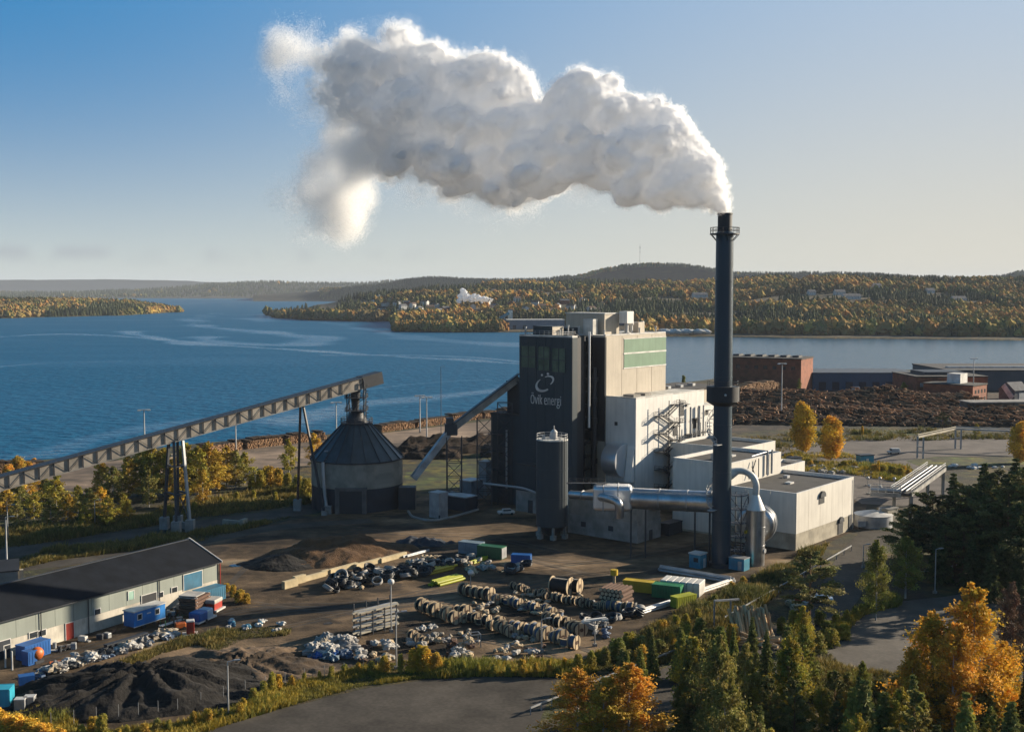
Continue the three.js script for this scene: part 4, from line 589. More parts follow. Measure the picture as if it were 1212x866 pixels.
sheet('wood_yard_surface', [[850, 520], [870, 512], [960, 506], [1230, 500], [1230, 445], [1000, 446], [860, 452], [790, 462], [760, 475]], 0.02, M.bank);
sheet('back_road_surface', [[862, 560], [900, 530], [1004, 516], [1110, 517], [1260, 522], [1260, 542], [1200, 540], [1110, 540], [1076, 545], [1100, 558], [1140, 580], [1090, 600], [1020, 596], [960, 560]], 0.024, mat([0.17, 0.14, 0.12], 0.95, { map: asphaltTex, bumpMap: roughTex, bumpScale: 0.01 }));
sheet('lawn_001', [[1072, 545], [1110, 540.5], [1260, 543], [1260, 553], [1120, 551], [1086, 551]], 0.03, M.lawn, 'stuff');
sheet('lawn_002', [[995, 515], [1030, 508.5], [1080, 509], [1090, 514.5], [1020, 518]], 0.03, M.lawn, 'stuff');
{ // worn wheel tracks, patches and standing water
  const R = rng(71), dark = mat([0.105, 0.082, 0.062], 0.9, { map: dirtTex }), pale = mat([0.24, 0.19, 0.14], 0.95, { map: dirtTex }), patch = mat([0.075, 0.068, 0.06], 0.9, { map: asphaltTex }); let y = 0.032;
  const runs = [[[20, 790], [110, 762], [210, 738], [300, 716], [420, 712], [540, 690]], [[30, 796], [120, 766], [220, 742], [310, 720], [430, 716], [550, 694]], [[240, 742], [340, 724], [450, 716], [560, 706], [640, 690]], [[300, 712], [400, 722], [500, 712], [600, 694], [690, 676]], [[330, 742], [410, 724], [500, 706], [600, 684]], [[560, 640], [640, 664], [720, 680], [800, 668]], [[480, 640], [580, 650], [690, 664], [780, 652], [840, 640]], [[400, 620], [480, 630], [560, 632], [660, 650]], [[270, 690], [300, 664], [360, 640], [440, 624]], [[500, 716], [580, 738], [660, 756], [700, 770]], [[440, 745], [520, 748], [600, 762], [660, 776]]];
  for (const line of runs) for (const off of [0, 1]) { y += 0.0012; setting(numbered('wheel_track'), ribbonGeo(line.map(([u, v]) => [u + off * 1.5, v + off * 3 + R()]), 0.5 + 0.35 * R(), y), R() > 0.45 ? dark : pale); }
  for (const [u, v, w, h] of [[266, 667, 56, 5], [302, 659, 30, 3], [380, 738, 16, 3], [590, 676, 22, 2], [470, 646, 40, 3], [132, 640, 30, 2]]) { y += 0.003; const pts = Array.from({ length: 18 }, (_, i) => { const a = i / 18 * 6.283, k = 0.75 + 0.35 * noise3(Math.cos(a) * 1.7 + u, Math.sin(a) * 1.7, v); return [u + w / 2 + Math.cos(a) * w / 2 * k, v - Math.cos(a) * w * 0.06 + Math.sin(a) * h / 2 * k]; }); sheet(numbered('puddle'), pts, y, M.puddle ??= mat([0.03, 0.03, 0.03], 0.06, { ior: 1.33 })); }
}
const logGeo = new THREE.CylinderGeometry(1, 1, 1, 7).rotateX(Math.PI / 2); M.looseLog = painted([0.46, 0.27, 0.14], 0.9);
// rounded heaps of loose material
function heap(name, label, category, u, v, rx, rz, h, m, o = {}) {
  const c = G(u, v), n = o.n ?? 48, pos = [], idx = [], turn = o.turn ?? 0, s = o.seed ?? 3;
  for (let j = 0; j <= n; j++) for (let i = 0; i <= n; i++) {
    const a = (i / n * 2 - 1) * 1.15, b = (j / n * 2 - 1) * 1.15, x = a * rx, z = b * rz, e = 0.22 * fbm(a * 1.6 + s, b * 1.6, s, 3), r = Math.hypot(a, b) * (1 + e), ridge = o.long ? Math.pow(clamp(1 - Math.abs(b * (1 + e))), 0.85) * sstep(1.05, 0.8, Math.abs(a)) : Math.pow(clamp(1 - r), 0.82);
    const y = h * ridge * (1 + (o.lump ?? 0.35) * fbm(a * 3 + s, b * 3, s + 4, 4)) + (ridge > 0.01 ? (o.rough ?? 0.25) * fbm(x * 0.7, z * 0.7, s, 4) : -0.4) - 0.1 + (o.rill && ridge > 0.02 ? o.rill * fbm(Math.atan2(b, a) * 7, r * 1.2, s, 3) * sstep(1, 0.6, r) : 0);
    pos.push(x, y, z);
  }
  for (let j = 0; j < n; j++) for (let i = 0; i < n; i++) { const a = j * (n + 1) + i; idx.push(a, a + n + 1, a + 1, a + 1, a + n + 1, a + n + 2); }
  const g = new THREE.BufferGeometry(); g.setAttribute('position', new THREE.Float32BufferAttribute(pos, 3)); g.setIndex(idx); g.computeVertexNormals(); const ob = shade(new THREE.Mesh(uvBox(g), m)); ob.name = numbered(name); ob.position.copy(c); ob.rotation.y = turn; ob.userData = { label, category }; scene.add(ob);
  if (o.logs) { const R = rng(s * 7 + 1), im = shade(new THREE.InstancedMesh(logGeo, M.looseLog, o.logs)), m = new THREE.Matrix4(), q = new THREE.Quaternion(), e = new THREE.Euler(), c = new THREE.Color(); for (let i = 0; i < o.logs;) { const k = Math.floor(R() * pos.length / 3); if (pos[k * 3 + 1] < h * (o.logsFrom ?? 0.25) * R()) continue; const r = 0.18 + 0.2 * R(), f = 0.55 + 0.8 * R(); im.setMatrixAt(i, m.compose(V(pos[k * 3] + 2 * (R() - 0.5), pos[k * 3 + 1] + 0.25, pos[k * 3 + 2] + 2 * (R() - 0.5)), q.setFromEuler(e.set((R() - 0.5) * 0.7, 0.6 + (R() - 0.5) * 1.5, 0)), V(r, r, 3 + 3 * R()))); im.setColorAt(i++, c.setRGB(f, f * 0.9, f * 0.82)); } im.name = 'log'; im.userData = { kind: 'stuff' }; ob.add(im); }
  return ob;
}
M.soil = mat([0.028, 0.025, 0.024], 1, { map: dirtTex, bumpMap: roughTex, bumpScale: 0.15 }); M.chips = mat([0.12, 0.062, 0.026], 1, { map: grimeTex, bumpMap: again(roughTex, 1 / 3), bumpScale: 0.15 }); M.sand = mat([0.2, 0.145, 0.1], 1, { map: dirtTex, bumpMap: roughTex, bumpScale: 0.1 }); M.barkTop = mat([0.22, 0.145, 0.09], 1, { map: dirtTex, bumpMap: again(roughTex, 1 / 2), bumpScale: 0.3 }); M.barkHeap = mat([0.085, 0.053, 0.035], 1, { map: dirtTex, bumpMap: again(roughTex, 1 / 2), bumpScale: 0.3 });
heap('soil_heap', 'black furrowed soil heap in front of the long workshop', 'soil heap', 170, 820, 21, 12, 4.6, M.soil, { rill: 1.7, seed: 5, turn: 0.25, n: 90, rough: 0.5 });
heap('soil_heap', 'brown trampled earth bank right of the black soil heap', 'soil heap', 292, 790, 14, 11, 1.8, M.sand, { rill: 1.4, seed: 9, n: 70, rough: 0.4 });
heap('soil_heap', 'small grey earth mound on the near side of the black soil heap', 'soil heap', 122, 826, 7, 5, 2.6, M.sand, { seed: 19, n: 40 });
heap('chip_heap', 'big brown heap of wood chips behind the row of concrete blocks', 'chip heap', 395, 658, 18, 11, 5.0, M.chips, { seed: 13, n: 80, lump: 0.5, turn: 0.3, rough: 0.4 });
heap('chip_heap', 'smaller dark heap of chips left of the big brown heap', 'chip heap', 338, 668, 10, 7, 2.4, M.soil, { seed: 23, n: 40 });
heap('dark_heap', 'low dark blue scrap mound in the shaded yard right of the chip heap', 'scrap heap', 498, 643, 8, 4, 1.8, M.navy, { seed: 31, rough: 0.9, n: 44 });
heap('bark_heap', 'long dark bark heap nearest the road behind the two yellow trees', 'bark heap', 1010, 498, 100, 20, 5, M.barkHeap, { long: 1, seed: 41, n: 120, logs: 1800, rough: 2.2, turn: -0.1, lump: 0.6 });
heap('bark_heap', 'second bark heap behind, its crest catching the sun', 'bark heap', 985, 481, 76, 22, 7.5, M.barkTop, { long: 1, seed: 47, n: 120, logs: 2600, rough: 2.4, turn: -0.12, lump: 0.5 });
heap('bark_heap', 'bark heap sloping away at the right edge below the brick works', 'bark heap', 1150, 495, 80, 22, 4.2, M.barkHeap, { long: 1, seed: 53, n: 110, logs: 1300, rough: 2.2, lump: 0.6 });
heap('bark_heap', 'dark bark heap on the green field beyond the lattice trestles', 'bark heap', 545, 534, 24, 8, 6, M.barkHeap, { long: 1, seed: 59, rough: 1.2, turn: 0.3 });
heap('bark_heap', 'low bark bank right of the dome at the edge of the log yard', 'bark heap', 500, 541, 14, 6, 3.5, M.barkHeap, { long: 1, seed: 61, rough: 1 });
// log stacks: thousands of log ends, one heap each
function logStack(name, label, p, q, h, len, r, m, seed, o = {}) {   // from ground point p to q; logs lie across
  const R = rng(seed), d = q.clone().sub(p), L0 = d.length(), t = thing(name, label, 'log stack', p, -Math.atan2(d.z, d.x)), list = [];
  for (let y = r * 0.9, row = 0; y < h; y += r * 1.75, row++) for (let x = r + (row % 2) * r; x < L0 - r; x += r * 2.02) { const k = x / L0, top = h * (0.72 + 0.28 * Math.sin(Math.PI * clamp(k)) + 0.25 * noise3(x * 0.16, seed, 2)); if (y < top * sstep(0, 0.04, k) * sstep(0, 0.04, 1 - k) + r) list.push([x + 0.2 * r * R(), y + 0.15 * r * R(), (R() - 0.5) * len * 0.08, r * (0.72 + 0.4 * R()), len * (0.94 + 0.1 * R()), R()]); }
  const o3 = shade(new THREE.InstancedMesh(logGeo, m, list.length)), M4 = new THREE.Matrix4(), c = new THREE.Color();
  list.forEach(([x, y, z, rr, l, k], i) => { o3.setMatrixAt(i, M4.compose(V(x, y, z), new THREE.Quaternion().setFromEuler(new THREE.Euler((k - 0.5) * 0.05, (k - 0.5) * (o.mess ?? 0.06), 0)), V(rr, rr, l))); o3.setColorAt(i, c.setRGB(0.6 + 0.6 * k, 0.58 + 0.55 * k, 0.55 + 0.5 * k)); });
  o3.name = 'log'; o3.userData = { kind: 'stuff' }; t.add(o3);
  if (o.cap) part(t, 'cover', Array.from({ length: Math.round(L0 / 3) }, (_, i) => { const x = 1.5 + i * 3; return soft(2.9, 0.5, len * 0.8, 0.2, x, h * (0.86 + 0.28 * noise3(x * 0.16, seed, 2)) + 0.5, 0); }), M.barkHeap); return t;
}
const shoreStacks = [[-6, 559, 46, 554, 'leftmost orange log stack at the water, partly out of view'], [236, 538, 282, 531, 'log stack behind the tall birches left of the conveyor prop'], [286, 531, 330, 525.5, 'log stack at the water just left of the conveyor prop'], [334, 525, 382, 519.5, 'log stack at the water between the conveyor prop and the dome'], [446, 511, 486, 506, 'log stack at the water just right of the dome roof'], [488, 505.5, 528, 500.5, 'log stack at the water right of the tall dark mast'], [530, 500, 566, 495, 'log stack at the water above the bend of the feeder'], [568, 495, 606, 490, 'log stack at the water closest to the logo tower']];
shoreStacks.forEach(([u0, v0, u1, v1, label], i) => logStack('log_stack', label, G(u0, v0), G(u1, v1), 3.0, 5.5, 0.28, painted([0.36, 0.21, 0.11], 0.85), 70 + i, { cap: 1, mess: 0.2 }));
logStack('log_stack', 'orange log stack in front of the dark brick hall right of the chimney', G(868, 472), G(920, 466), 8, 6, 0.36, M.logWood, 91); logStack('log_stack', 'dark log stack along the log yard behind the lattice trestles', G(574, 541), G(606, 535), 4, 5, 0.3, M.bark, 92);
{ const t = thing('dirt_ramp', 'pale edged earth ramp at the left end of the bark heaps', 'ramp', G(888, 478)); part(t, 'ramp', new THREE.ExtrudeGeometry(new THREE.Shape([[-19, 0], [19, 0], [19, 7], [-19, 1]].map(([x, y]) => new THREE.Vector2(x, y))), { depth: 9, bevelEnabled: false }).translate(0, 0, -9), M.sand); }
{ const R = rng(95), t = thing('log_heap', 'steep heap of pale cut logs leaning beside the white railing under the dark pine', 'log heap', G(892, 757), 0.12), ms = [painted([0.66, 0.43, 0.22], 0.85), painted([0.55, 0.33, 0.16], 0.85), painted([0.72, 0.52, 0.3], 0.85)]; for (let i = 0; i < 58; i++) { const row = Math.floor(i / 15), x = -3.2 + (i % 15) * 0.45 + 0.2 * R(), l = 4.6 + 1.6 * R(), lean = 0.75 + 0.25 * R() - row * 0.08, p = V(x, 0.2 + row * 0.25, 1.6 - row * 0.6), q = p.clone().add(V((R() - 0.5) * 1.6, Math.sin(lean) * l, -Math.cos(lean) * l)), r = 0.17 + 0.1 * R(), k = part(t, 'log', rod(p, q, r, 9), ms[i % 3]); part(k, 'log_end', rod(q, q.clone().add(q.clone().sub(p).normalize().multiplyScalar(0.03)), r * 0.94, 9), M.logEnd); } part(t, 'earth_bank', new THREE.SphereGeometry(1, 16, 10).scale(3.6, 2.6, 2.6).translate(0, 0, -2.2), M.soil); }
{ const R = rng(97), t = thing('loose_logs', 'loose split logs thrown in front of the cut log stack', 'logs', G(896, 762)); for (let i = 0; i < 26; i++) part(t, 'log', new THREE.CylinderGeometry(0.2, 0.22, 4 + 2 * R(), 8).rotateZ(1.57 + (R() - 0.5) * 0.5).rotateY(R() * 0.7 - 1.1).translate((R() - 0.5) * 7, 0.3 + R() * 0.9, (R() - 0.5) * 4), M.logEnd); }

// ------------------------------------------------------------------ works and sheds in the background
{
  const bk = (name, label, u0, u1, vb, vt, deep, m, turn = 0.18, o = {}) => { const a = G(u0, vb), b = G(u1, vb), d = -a.z, w = b.x - a.x, h = hAt(vt, d), t = thing(name, label, o.cat ?? 'industrial hall', V((a.x + b.x) / 2, 0, a.z - deep / 2), turn); part(t, 'wall', slab(-w / 2, w / 2, 0, h, -deep / 2, deep / 2), m); part(t, 'roof', slab(-w / 2 - 0.4, w / 2 + 0.4, h + 0.003, h + 0.6, -deep / 2 - 0.4, deep / 2 + 0.4), o.roof ?? M.roofFelt); t.userData.size = undefined; delete t.userData.size; return [t, w, h, deep]; };
  { const [t, w, h, d] = bk('brick_hall', 'long dark brick hall with a sunlit orange end wall', 868, 962, 464, 424.5, 26, M.brick, -0.5); for (let i = 0; i < 6; i++) part(t, 'roof_monitor', slab(-w / 2 + w * (0.06 + i * 0.155), -w / 2 + w * (0.14 + i * 0.155), h + 0.6, h + 1.7, -4, 4), M.darkSteel); for (let i = 0; i < 8; i++) part(t, 'window', slab(-w / 2 + w * (0.05 + i * 0.118), -w / 2 + w * (0.1 + i * 0.118), h - 6, h - 4, d / 2, d / 2 + 0.06), M.glass); }
  { const [t, w, h, d] = bk('blue_hall', 'long dark blue hall between the brick buildings', 962, 1084, 462, 442, 34, clad([0.03, 0.075, 0.13], 0.6), 0.0, { roof: painted([0.05, 0.08, 0.12], 0.8) }); for (let i = 0; i < 7; i++) part(t, 'gate', slab(-w / 2 + w * (0.06 + i * 0.13), -w / 2 + w * (0.13 + i * 0.13), 0.2, 5, d / 2, d / 2 + 0.08), M.navy); for (const x of [-6, 9]) part(t, 'white_van', soft(4.6, 2.4, 2, 0.4, x, 1.4, d / 2 + 4), M.white); }
  { const [t, w, h, d] = bk('brick_works', 'wide brick works with a dark flat roof at the right', 1082, 1168, 474, 446.5, 34, M.brick, 0.05); for (let i = 0; i < 8; i++) part(t, 'window', slab(-w / 2 + w * (0.05 + i * 0.115), -w / 2 + w * (0.12 + i * 0.115), h - 5, h - 3, d / 2, d / 2 + 0.06), M.galv); part(t, 'roof_step', slab(-w / 2 + 8, w / 2 - 8, h + 0.6, h + 2.2, -12, 8), M.darkSteel); }
  { const [t, w, h, d] = bk('brick_tower_house', 'brick building with a sunlit end and a small lit roof tower', 1108, 1168, 479, 456, 18, M.brick, -0.75); part(t, 'roof_tower', slab(-3, 4, h + 0.6, h + 5.5, -6, 3), M.farWall); for (let f = 0; f < 2; f++) for (let i = 0; i < 4; i++) part(t, 'window', slab(w / 2, w / 2 + 0.06, 2 + f * 4, 3.8 + f * 4, -7.5 + i * 4, -5.6 + i * 4), M.glass); part(t, 'annexe', slab(-2, w / 2 - 2, 0, 4, d / 2 + 0.05, d / 2 + 6), M.white); }
  { const [t, w, h, d] = bk('dark_roofed_hall', 'very long dark roofed hall at the right edge by the water', 1122, 1290, 462, 439, 60, clad([0.07, 0.08, 0.09], 0.7), 0.02, { roof: painted([0.05, 0.05, 0.055], 0.9) }); part(t, 'skylight_strip', slab(-w / 2 + 6, w / 2 - 6, h + 0.6, h + 1.4, 8, 12), M.galv); }
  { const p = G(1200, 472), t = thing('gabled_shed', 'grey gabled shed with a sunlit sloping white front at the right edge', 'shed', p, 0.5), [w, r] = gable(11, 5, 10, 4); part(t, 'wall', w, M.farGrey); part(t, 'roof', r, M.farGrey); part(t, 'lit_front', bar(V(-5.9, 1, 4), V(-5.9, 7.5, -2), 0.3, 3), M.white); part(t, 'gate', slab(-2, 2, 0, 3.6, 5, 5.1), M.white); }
  { const p = G(1182, 488), t = thing('canopy_shed', 'low blue grey open shed in front of the gabled shed', 'shed', p, 0.1); part(t, 'roof', box(34, 0.6, 12, 0, 5.3, 0), M.duskGrey); part(t, 'post', [-15, -5, 5, 15].map((x) => box(0.5, 5, 0.5, x, 2.5, 5)), M.darkSteel); part(t, 'wall', box(33, 5, 0.4, 0, 2.5, -5.5), M.skyBlueDull); }
  const machine = thing('wheel_loader', 'dark wheel loader parked under the end of the right bark heap', 'wheel loader', G(1118, 505), 0.3); part(machine, 'body', [soft(5, 1.8, 2.4, 0.3, 0, 1.9, 0), soft(2, 1.8, 2, 0.3, 0.4, 3.6, 0)], M.navy); for (const [x, z] of [[-1.7, -1.2], [1.7, -1.2], [-1.7, 1.2], [1.7, 1.2]]) part(machine, 'wheel', new THREE.CylinderGeometry(0.9, 0.9, 0.7, 16).rotateX(1.57).translate(x, 0.9, z), M.cable); part(machine, 'bucket', box(1.2, 1.2, 2.8, -3.6, 0.9, 0), M.darkSteel);
}
// pipe gantry over the back road, pipe bridge and tanks right of the white hall
{
  const P = (u, v, h) => V(G(u, v).x, h, G(u, v).z), q = [[1086, 542], [1131, 531], [1196, 534], [1250, 536]].map(([u, v]) => G(u, v)), t = thing('pipe_gantry', 'pale pipe gantry on slim posts beside the back road', 'pipe gantry'), h = 7.4;
  for (let i = 0; i + 1 < q.length; i++) part(t, 'pipe_run', [bar(q[i].clone().setY(h), q[i + 1].clone().setY(h), 0.8, 0.6), rod(q[i].clone().setY(h + 0.8), q[i + 1].clone().setY(h + 0.8), 0.18)], i ? M.galv : M.paleConcrete);
  for (const p of q) part(t, 'post', [box(0.5, h, 0.5, p.x, h / 2, p.z), box(0.5, h, 0.5, p.x + 1.6, h / 2, p.z + 1.2), box(2.6, 0.35, 0.4, p.x + 0.8, h * 0.55, p.z + 0.6)], M.galv);
  const b = thing('pipe_bridge', 'pipe bridge on white portal frames right of the white hall', 'pipe bridge'), a0 = G(1016, 616).add(V(3, 0, 0)), a1 = G(1066, 618), a2 = G(1108, 584), bh = 7.2;
  for (const [p, r] of [[a0, a1], [a1, a2]]) { part(b, 'deck', bar(p.clone().setY(bh), r.clone().setY(bh), 4.6, 0.5), M.roofFelt); part(b, 'edge_beam', [-2.6, 2.6].map((o) => { const d = r.clone().sub(p).normalize(), n = V(-d.z, 0, d.x).multiplyScalar(o); return bar(p.clone().add(n).setY(bh + 0.1), r.clone().add(n).setY(bh + 0.1), 0.3, 1); }), M.concrete); for (const o of [-1.2, 0, 1.2]) { const d = r.clone().sub(p).normalize(), n = V(-d.z, 0, d.x).multiplyScalar(o); part(b, 'pipe', rod(p.clone().add(n).setY(bh + 0.9), r.clone().add(n).setY(bh + 0.9), 0.22, 10), M.galv); } part(b, 'railing', [-2.5, 2.5].flatMap((o) => { const d = r.clone().sub(p).normalize(), n = V(-d.z, 0, d.x).multiplyScalar(o); return railing([p.clone().add(n).setY(bh + 0.6), r.clone().add(n).setY(bh + 0.6)], 1.3, 0.07, 2); }), M.galv); }
  for (const k of [0.04, 0.5, 0.98]) { const p = a1.clone().lerp(a2, k); part(b, 'portal_frame', [box(0.7, bh, 0.7, p.x - 1.6, bh / 2, p.z - 1.6), box(0.7, bh, 0.7, p.x + 1.6, bh / 2, p.z + 1.6), bar(V(p.x - 1.8, bh - 0.4, p.z - 1.8), V(p.x + 1.8, bh - 0.4, p.z + 1.8), 0.7, 0.8)], M.concrete); }
  const tk = thing('flat_tank', 'flat white tank under the pipe bridge beside the white hall', 'tank', G(1034, 622)); part(tk, 'shell', cyl(4.6, 4.6, 3, 0, 0, 0, 28), M.galv); part(tk, 'roof', cyl(4.8, 0.6, 1, 0, 3, 0, 28), M.white); part(tk, 'fitting', [cyl(0.4, 0.4, 1, 1.5, 3.6, 0.5, 10), box(2, 1.4, 1.4, -4, 1.2, 3.4)], M.galv);
  const kb = thing('concrete_box', 'sunlit concrete box under the end of the pipe bridge', 'concrete box', G(1052, 621), 0.6); part(kb, 'wall', box(4, 4.2, 2.6, 0, 2.1, 0), M.paleConcrete); part(kb, 'cap', box(4.3, 0.25, 2.9, 0, 4.33, 0), M.concrete);
  const R = rng(33);
  for (let i = 0; i < 9; i++) { const u = 1024 + (i % 5) * 15 + 6 * R(), v = 572 + Math.floor(i / 5) * 12 + 4 * R(), o = thing('valve_stand', ['upright valve stand with a round head beside the pipe bridge'][0], 'valve stand', G(u, v), R() * 3, 'valve stands in the pipe yard'); part(o, 'stem', cyl(0.12, 0.12, 2 + R(), 0, 0, 0, 6), M.galv); part(o, 'head', new THREE.SphereGeometry(0.5, 10, 8).translate(0, 2.4, 0), M.galv); part(o, 'foot', box(1.4, 0.4, 0.8, 0, 0.2, 0), M.concrete); }
  for (const [u, v, w, label] of [[1024, 549, 5, 'teal kiosk between the yellow trees and the pipe yard'], [940, 552, 4, 'grey kiosk under the left yellow tree']]) { const k = thing('kiosk', label, 'kiosk', G(u, v), 0.3); part(k, 'wall', box(w, 3, 3, 0, 1.5, 0), label[0] === 't' ? M.teal : M.galv); part(k, 'roof', box(w + 0.4, 0.3, 3.4, 0, 3.16, 0), M.darkSteel); part(k, 'door', box(0.9, 2, 0.06, 0, 1, 1.52), M.white); }
  const R2 = rng(35); for (let i = 0; i < 26; i++) { const o = solo('rubble_block', 'grey concrete rubble block in the scrap strip below the yellow trees', 'rubble', new THREE.DodecahedronGeometry(0.5 + 0.7 * R2(), 0).scale(1.3, 0.7, 1).translate(0, 0.3, 0), i % 3 ? M.concrete : M.duskGrey, G(960 + 58 * R2(), 552 + 9 * R2()), R2() * 6, 'rubble in the strip below the yellow trees'); }
  for (let i = 0; i < 14; i++) solo('rubble_block', 'pale rubble block beside the pipe gantry foot on the lawn edge', 'rubble', new THREE.DodecahedronGeometry(0.6 + 0.6 * R2(), 0).scale(1.5, 0.6, 1).translate(0, 0.3, 0), M.white, G(1120 + 85 * R2(), 551 + 5 * R2()), R2() * 6, 'pale rubble at the lawn edge');
}
// parked vehicles too small for lettering
function car(name, label, u, v, turn, m, van = false) {
  const t = thing(name, label, van ? 'van' : 'car', G(u, v), turn); part(t, 'body', [soft(4.5, 0.75, 1.8, 0.25, 0, 0.72, 0), van ? soft(3.2, 1.1, 1.75, 0.25, 0.5, 1.5, 0) : soft(2.4, 0.65, 1.6, 0.28, 0.15, 1.28, 0)], m); part(t, 'window', van ? soft(0.5, 0.6, 1.6, 0.1, -1.05, 1.6, 0) : soft(2.1, 0.42, 1.66, 0.12, 0.15, 1.3, 0), M.glass);
  for (const [x, z] of [[-1.4, -0.85], [1.4, -0.85], [-1.4, 0.85], [1.4, 0.85]]) part(t, 'wheel', new THREE.CylinderGeometry(0.34, 0.34, 0.24, 14).rotateX(Math.PI / 2).translate(x, 0.34, z), M.cable);
  for (const z of [-0.6, 0.6]) part(t, 'headlight', box(0.08, 0.16, 0.32, -2.25, 0.78, z), M.white);
  return t;
}
car('parked_car', 'white car standing in the shaded yard below the logo wall', 599, 609, 0.2, M.white); car('parked_van', 'pale van on the back road left of the pipe gantry', 1058, 537, 0.1, M.white, true);
car('parked_car', 'dark car under the pines above the parking place', 1092, 652, 0.4, M.navy); car('parked_car', 'silver car behind the dark pine beside the log stack', 972, 713, -0.2, M.silver);

// ------------------------------------------------------------------ the long workshop at the left and what stands round it
{
  const A = G(258, 703), B = G(-30, 790), dirn = B.clone().sub(A).normalize(), turn = Math.atan2(-(A.x - B.x), 0) * 0 + Math.atan2(-(A.z - B.z), A.x - B.x), len = A.distanceTo(B), H = 6.5, D = 16, RISE = 3.2;
  const t = thing('workshop', 'long pale green workshop with a dark roof and a red edged gable', 'workshop', A, turn);   // x runs along the front towards the gable end (x = 0 at the right corner), z out of the front
  const W = (u, v) => { const p = G(u, v).sub(A); return p.x * Math.cos(turn) - p.z * Math.sin(turn); };
  M.dullSack = painted([0.34, 0.32, 0.3], 0.8); M.dustSack = painted([0.42, 0.35, 0.26], 0.85); M.shedRoof = painted([0.012, 0.015, 0.021], 0.95, { specularIntensity: 0.25 }); M.shedGreen = clad([0.25, 0.275, 0.24], 0.7); M.shedWhite = painted([0.6, 0.55, 0.46], 0.8);
  const n = 14; for (let i = 0; i < n; i++) part(t, 'wall_panel', slab(-len + i * len / n + 0.03, -len + (i + 1) * len / n - 0.03, 2.9, H, -0.18, 0), M.shedGreen);
  part(t, 'lower_wall', slab(-len, -0.02, 0, 2.88, -0.3, 0.02), M.shedWhite); part(t, 'core', [slab(-len, -0.1, 0, H - 0.05, -D + 0.1, -0.32)], M.duskGrey);
  const gs = new THREE.Shape([[0, 0], [-D, 0], [-D, H], [-D / 2, H + RISE], [0, H]].map(([x, y]) => new THREE.Vector2(x, y))); part(t, 'gable_wall', new THREE.ExtrudeGeometry(gs, { depth: 0.3, bevelEnabled: false }).rotateY(-Math.PI / 2).translate(0.02, 0, 0), M.shedGreen);
  const sl = Math.atan2(RISE, D / 2), ll = Math.hypot(RISE, D / 2) + 0.9; part(t, 'roof', [box(len + 0.6, 0.22, ll, -len / 2, 0, 0).rotateX(0), ].map((g) => g.translate(0, 0, 0).applyMatrix4(new THREE.Matrix4().makeRotationX(sl)).translate(0, H + RISE / 2 + 0.02, -D / 4 + 0.3)), M.shedRoof); part(t, 'roof', [box(len + 0.6, 0.22, ll, -len / 2, 0, 0).applyMatrix4(new THREE.Matrix4().makeRotationX(-sl)).translate(0, H + RISE / 2 + 0.02, -3 * D / 4 - 0.3)], M.shedRoof);
  part(t, 'roof_edge', [bar(V(0.36, H - 0.1, 0.85), V(0.36, H + RISE + 0.28, -D / 2), 0.14, 0.4), bar(V(0.36, H - 0.1, -D - 0.85), V(0.36, H + RISE + 0.28, -D / 2), 0.14, 0.4)], M.farWall); part(t, 'gutter', bar(V(-len, H - 0.2, 0.75), V(0.3, H - 0.2, 0.75), 0.18, 0.16), M.darkSteel); part(t, 'drain_pipe', [rod(V(0.3, 0, 0.3), V(0.3, H - 0.1, 0.3), 0.1)], M.red); part(t, 'ridge_cap', bar(V(-len, H + RISE + 0.22, -D / 2), V(0.3, H + RISE + 0.22, -D / 2), 0.5, 0.12), M.darkSteel);
  const opening = (name, u, w, y0, y1, m, label) => part(t, name, slab(W(u, 730) - w / 2, W(u, 730) + w / 2, y0, y1, 0.03, 0.1), m, label);
  const xOf = (u) => { let lo = -len, hi = 0; for (let i = 0; i < 40; i++) { const m = (lo + hi) / 2, p = V(A.x + Math.cos(turn) * m, 0, A.z - Math.sin(turn) * m), uu = 606 + FOCAL * p.x / (-p.z * cosP + EYE * sinP); if (uu < u) lo = m; else hi = m; } return (lo + hi) / 2; };
  const op = (name, u, w, y0, y1, m, label) => { const x = xOf(u), o = part(t, name, slab(x - w / 2, x + w / 2, y0, y1, 0.03, 0.12), m, label); part(o, 'frame', [slab(x - w / 2 - 0.12, x - w / 2, y0, y1, 0.03, 0.16), slab(x + w / 2, x + w / 2 + 0.12, y0, y1, 0.03, 0.16), slab(x - w / 2 - 0.12, x + w / 2 + 0.12, y1, y1 + 0.12, 0.03, 0.16)], M.farWall); return o; };
  op('gateway', 176, 3.4, 0, 3.9, M.blackClad, 'dark open gateway'); op('gate', 228, 4.6, 2.6, 5.6, M.skyBlue, 'blue sliding gate'); op('door', 82, 1.6, 0, 2.8, M.red, 'dark red door'); for (const [u, w, y] of [[39, 1.5, 2.1], [49, 1.5, 2.0], [115, 1.2, 2.9], [190, 1.0, 2.7], [206, 1.3, 2.9], [8, 1.2, 1.2]]) op('window', u, w, y, y + 0.9, M.glass); op('sign', 155, 1.2, 3.8, 5.3, painted([0.35, 0.55, 0.45], 0.5), 'small mint green board'); op('door', 5, 2, 0, 3, M.navy);
  for (const u of [48, 104, 188]) part(t, 'drain_pipe', [rod(V(xOf(u), 0, 0.2), V(xOf(u), H - 0.2, 0.2), 0.09)], M.darkSteel);
  const put = (u, out) => { const x = xOf(u); return V(A.x + Math.cos(turn) * x + Math.sin(turn) * out, 0, A.z - Math.sin(turn) * x + Math.cos(turn) * out); };
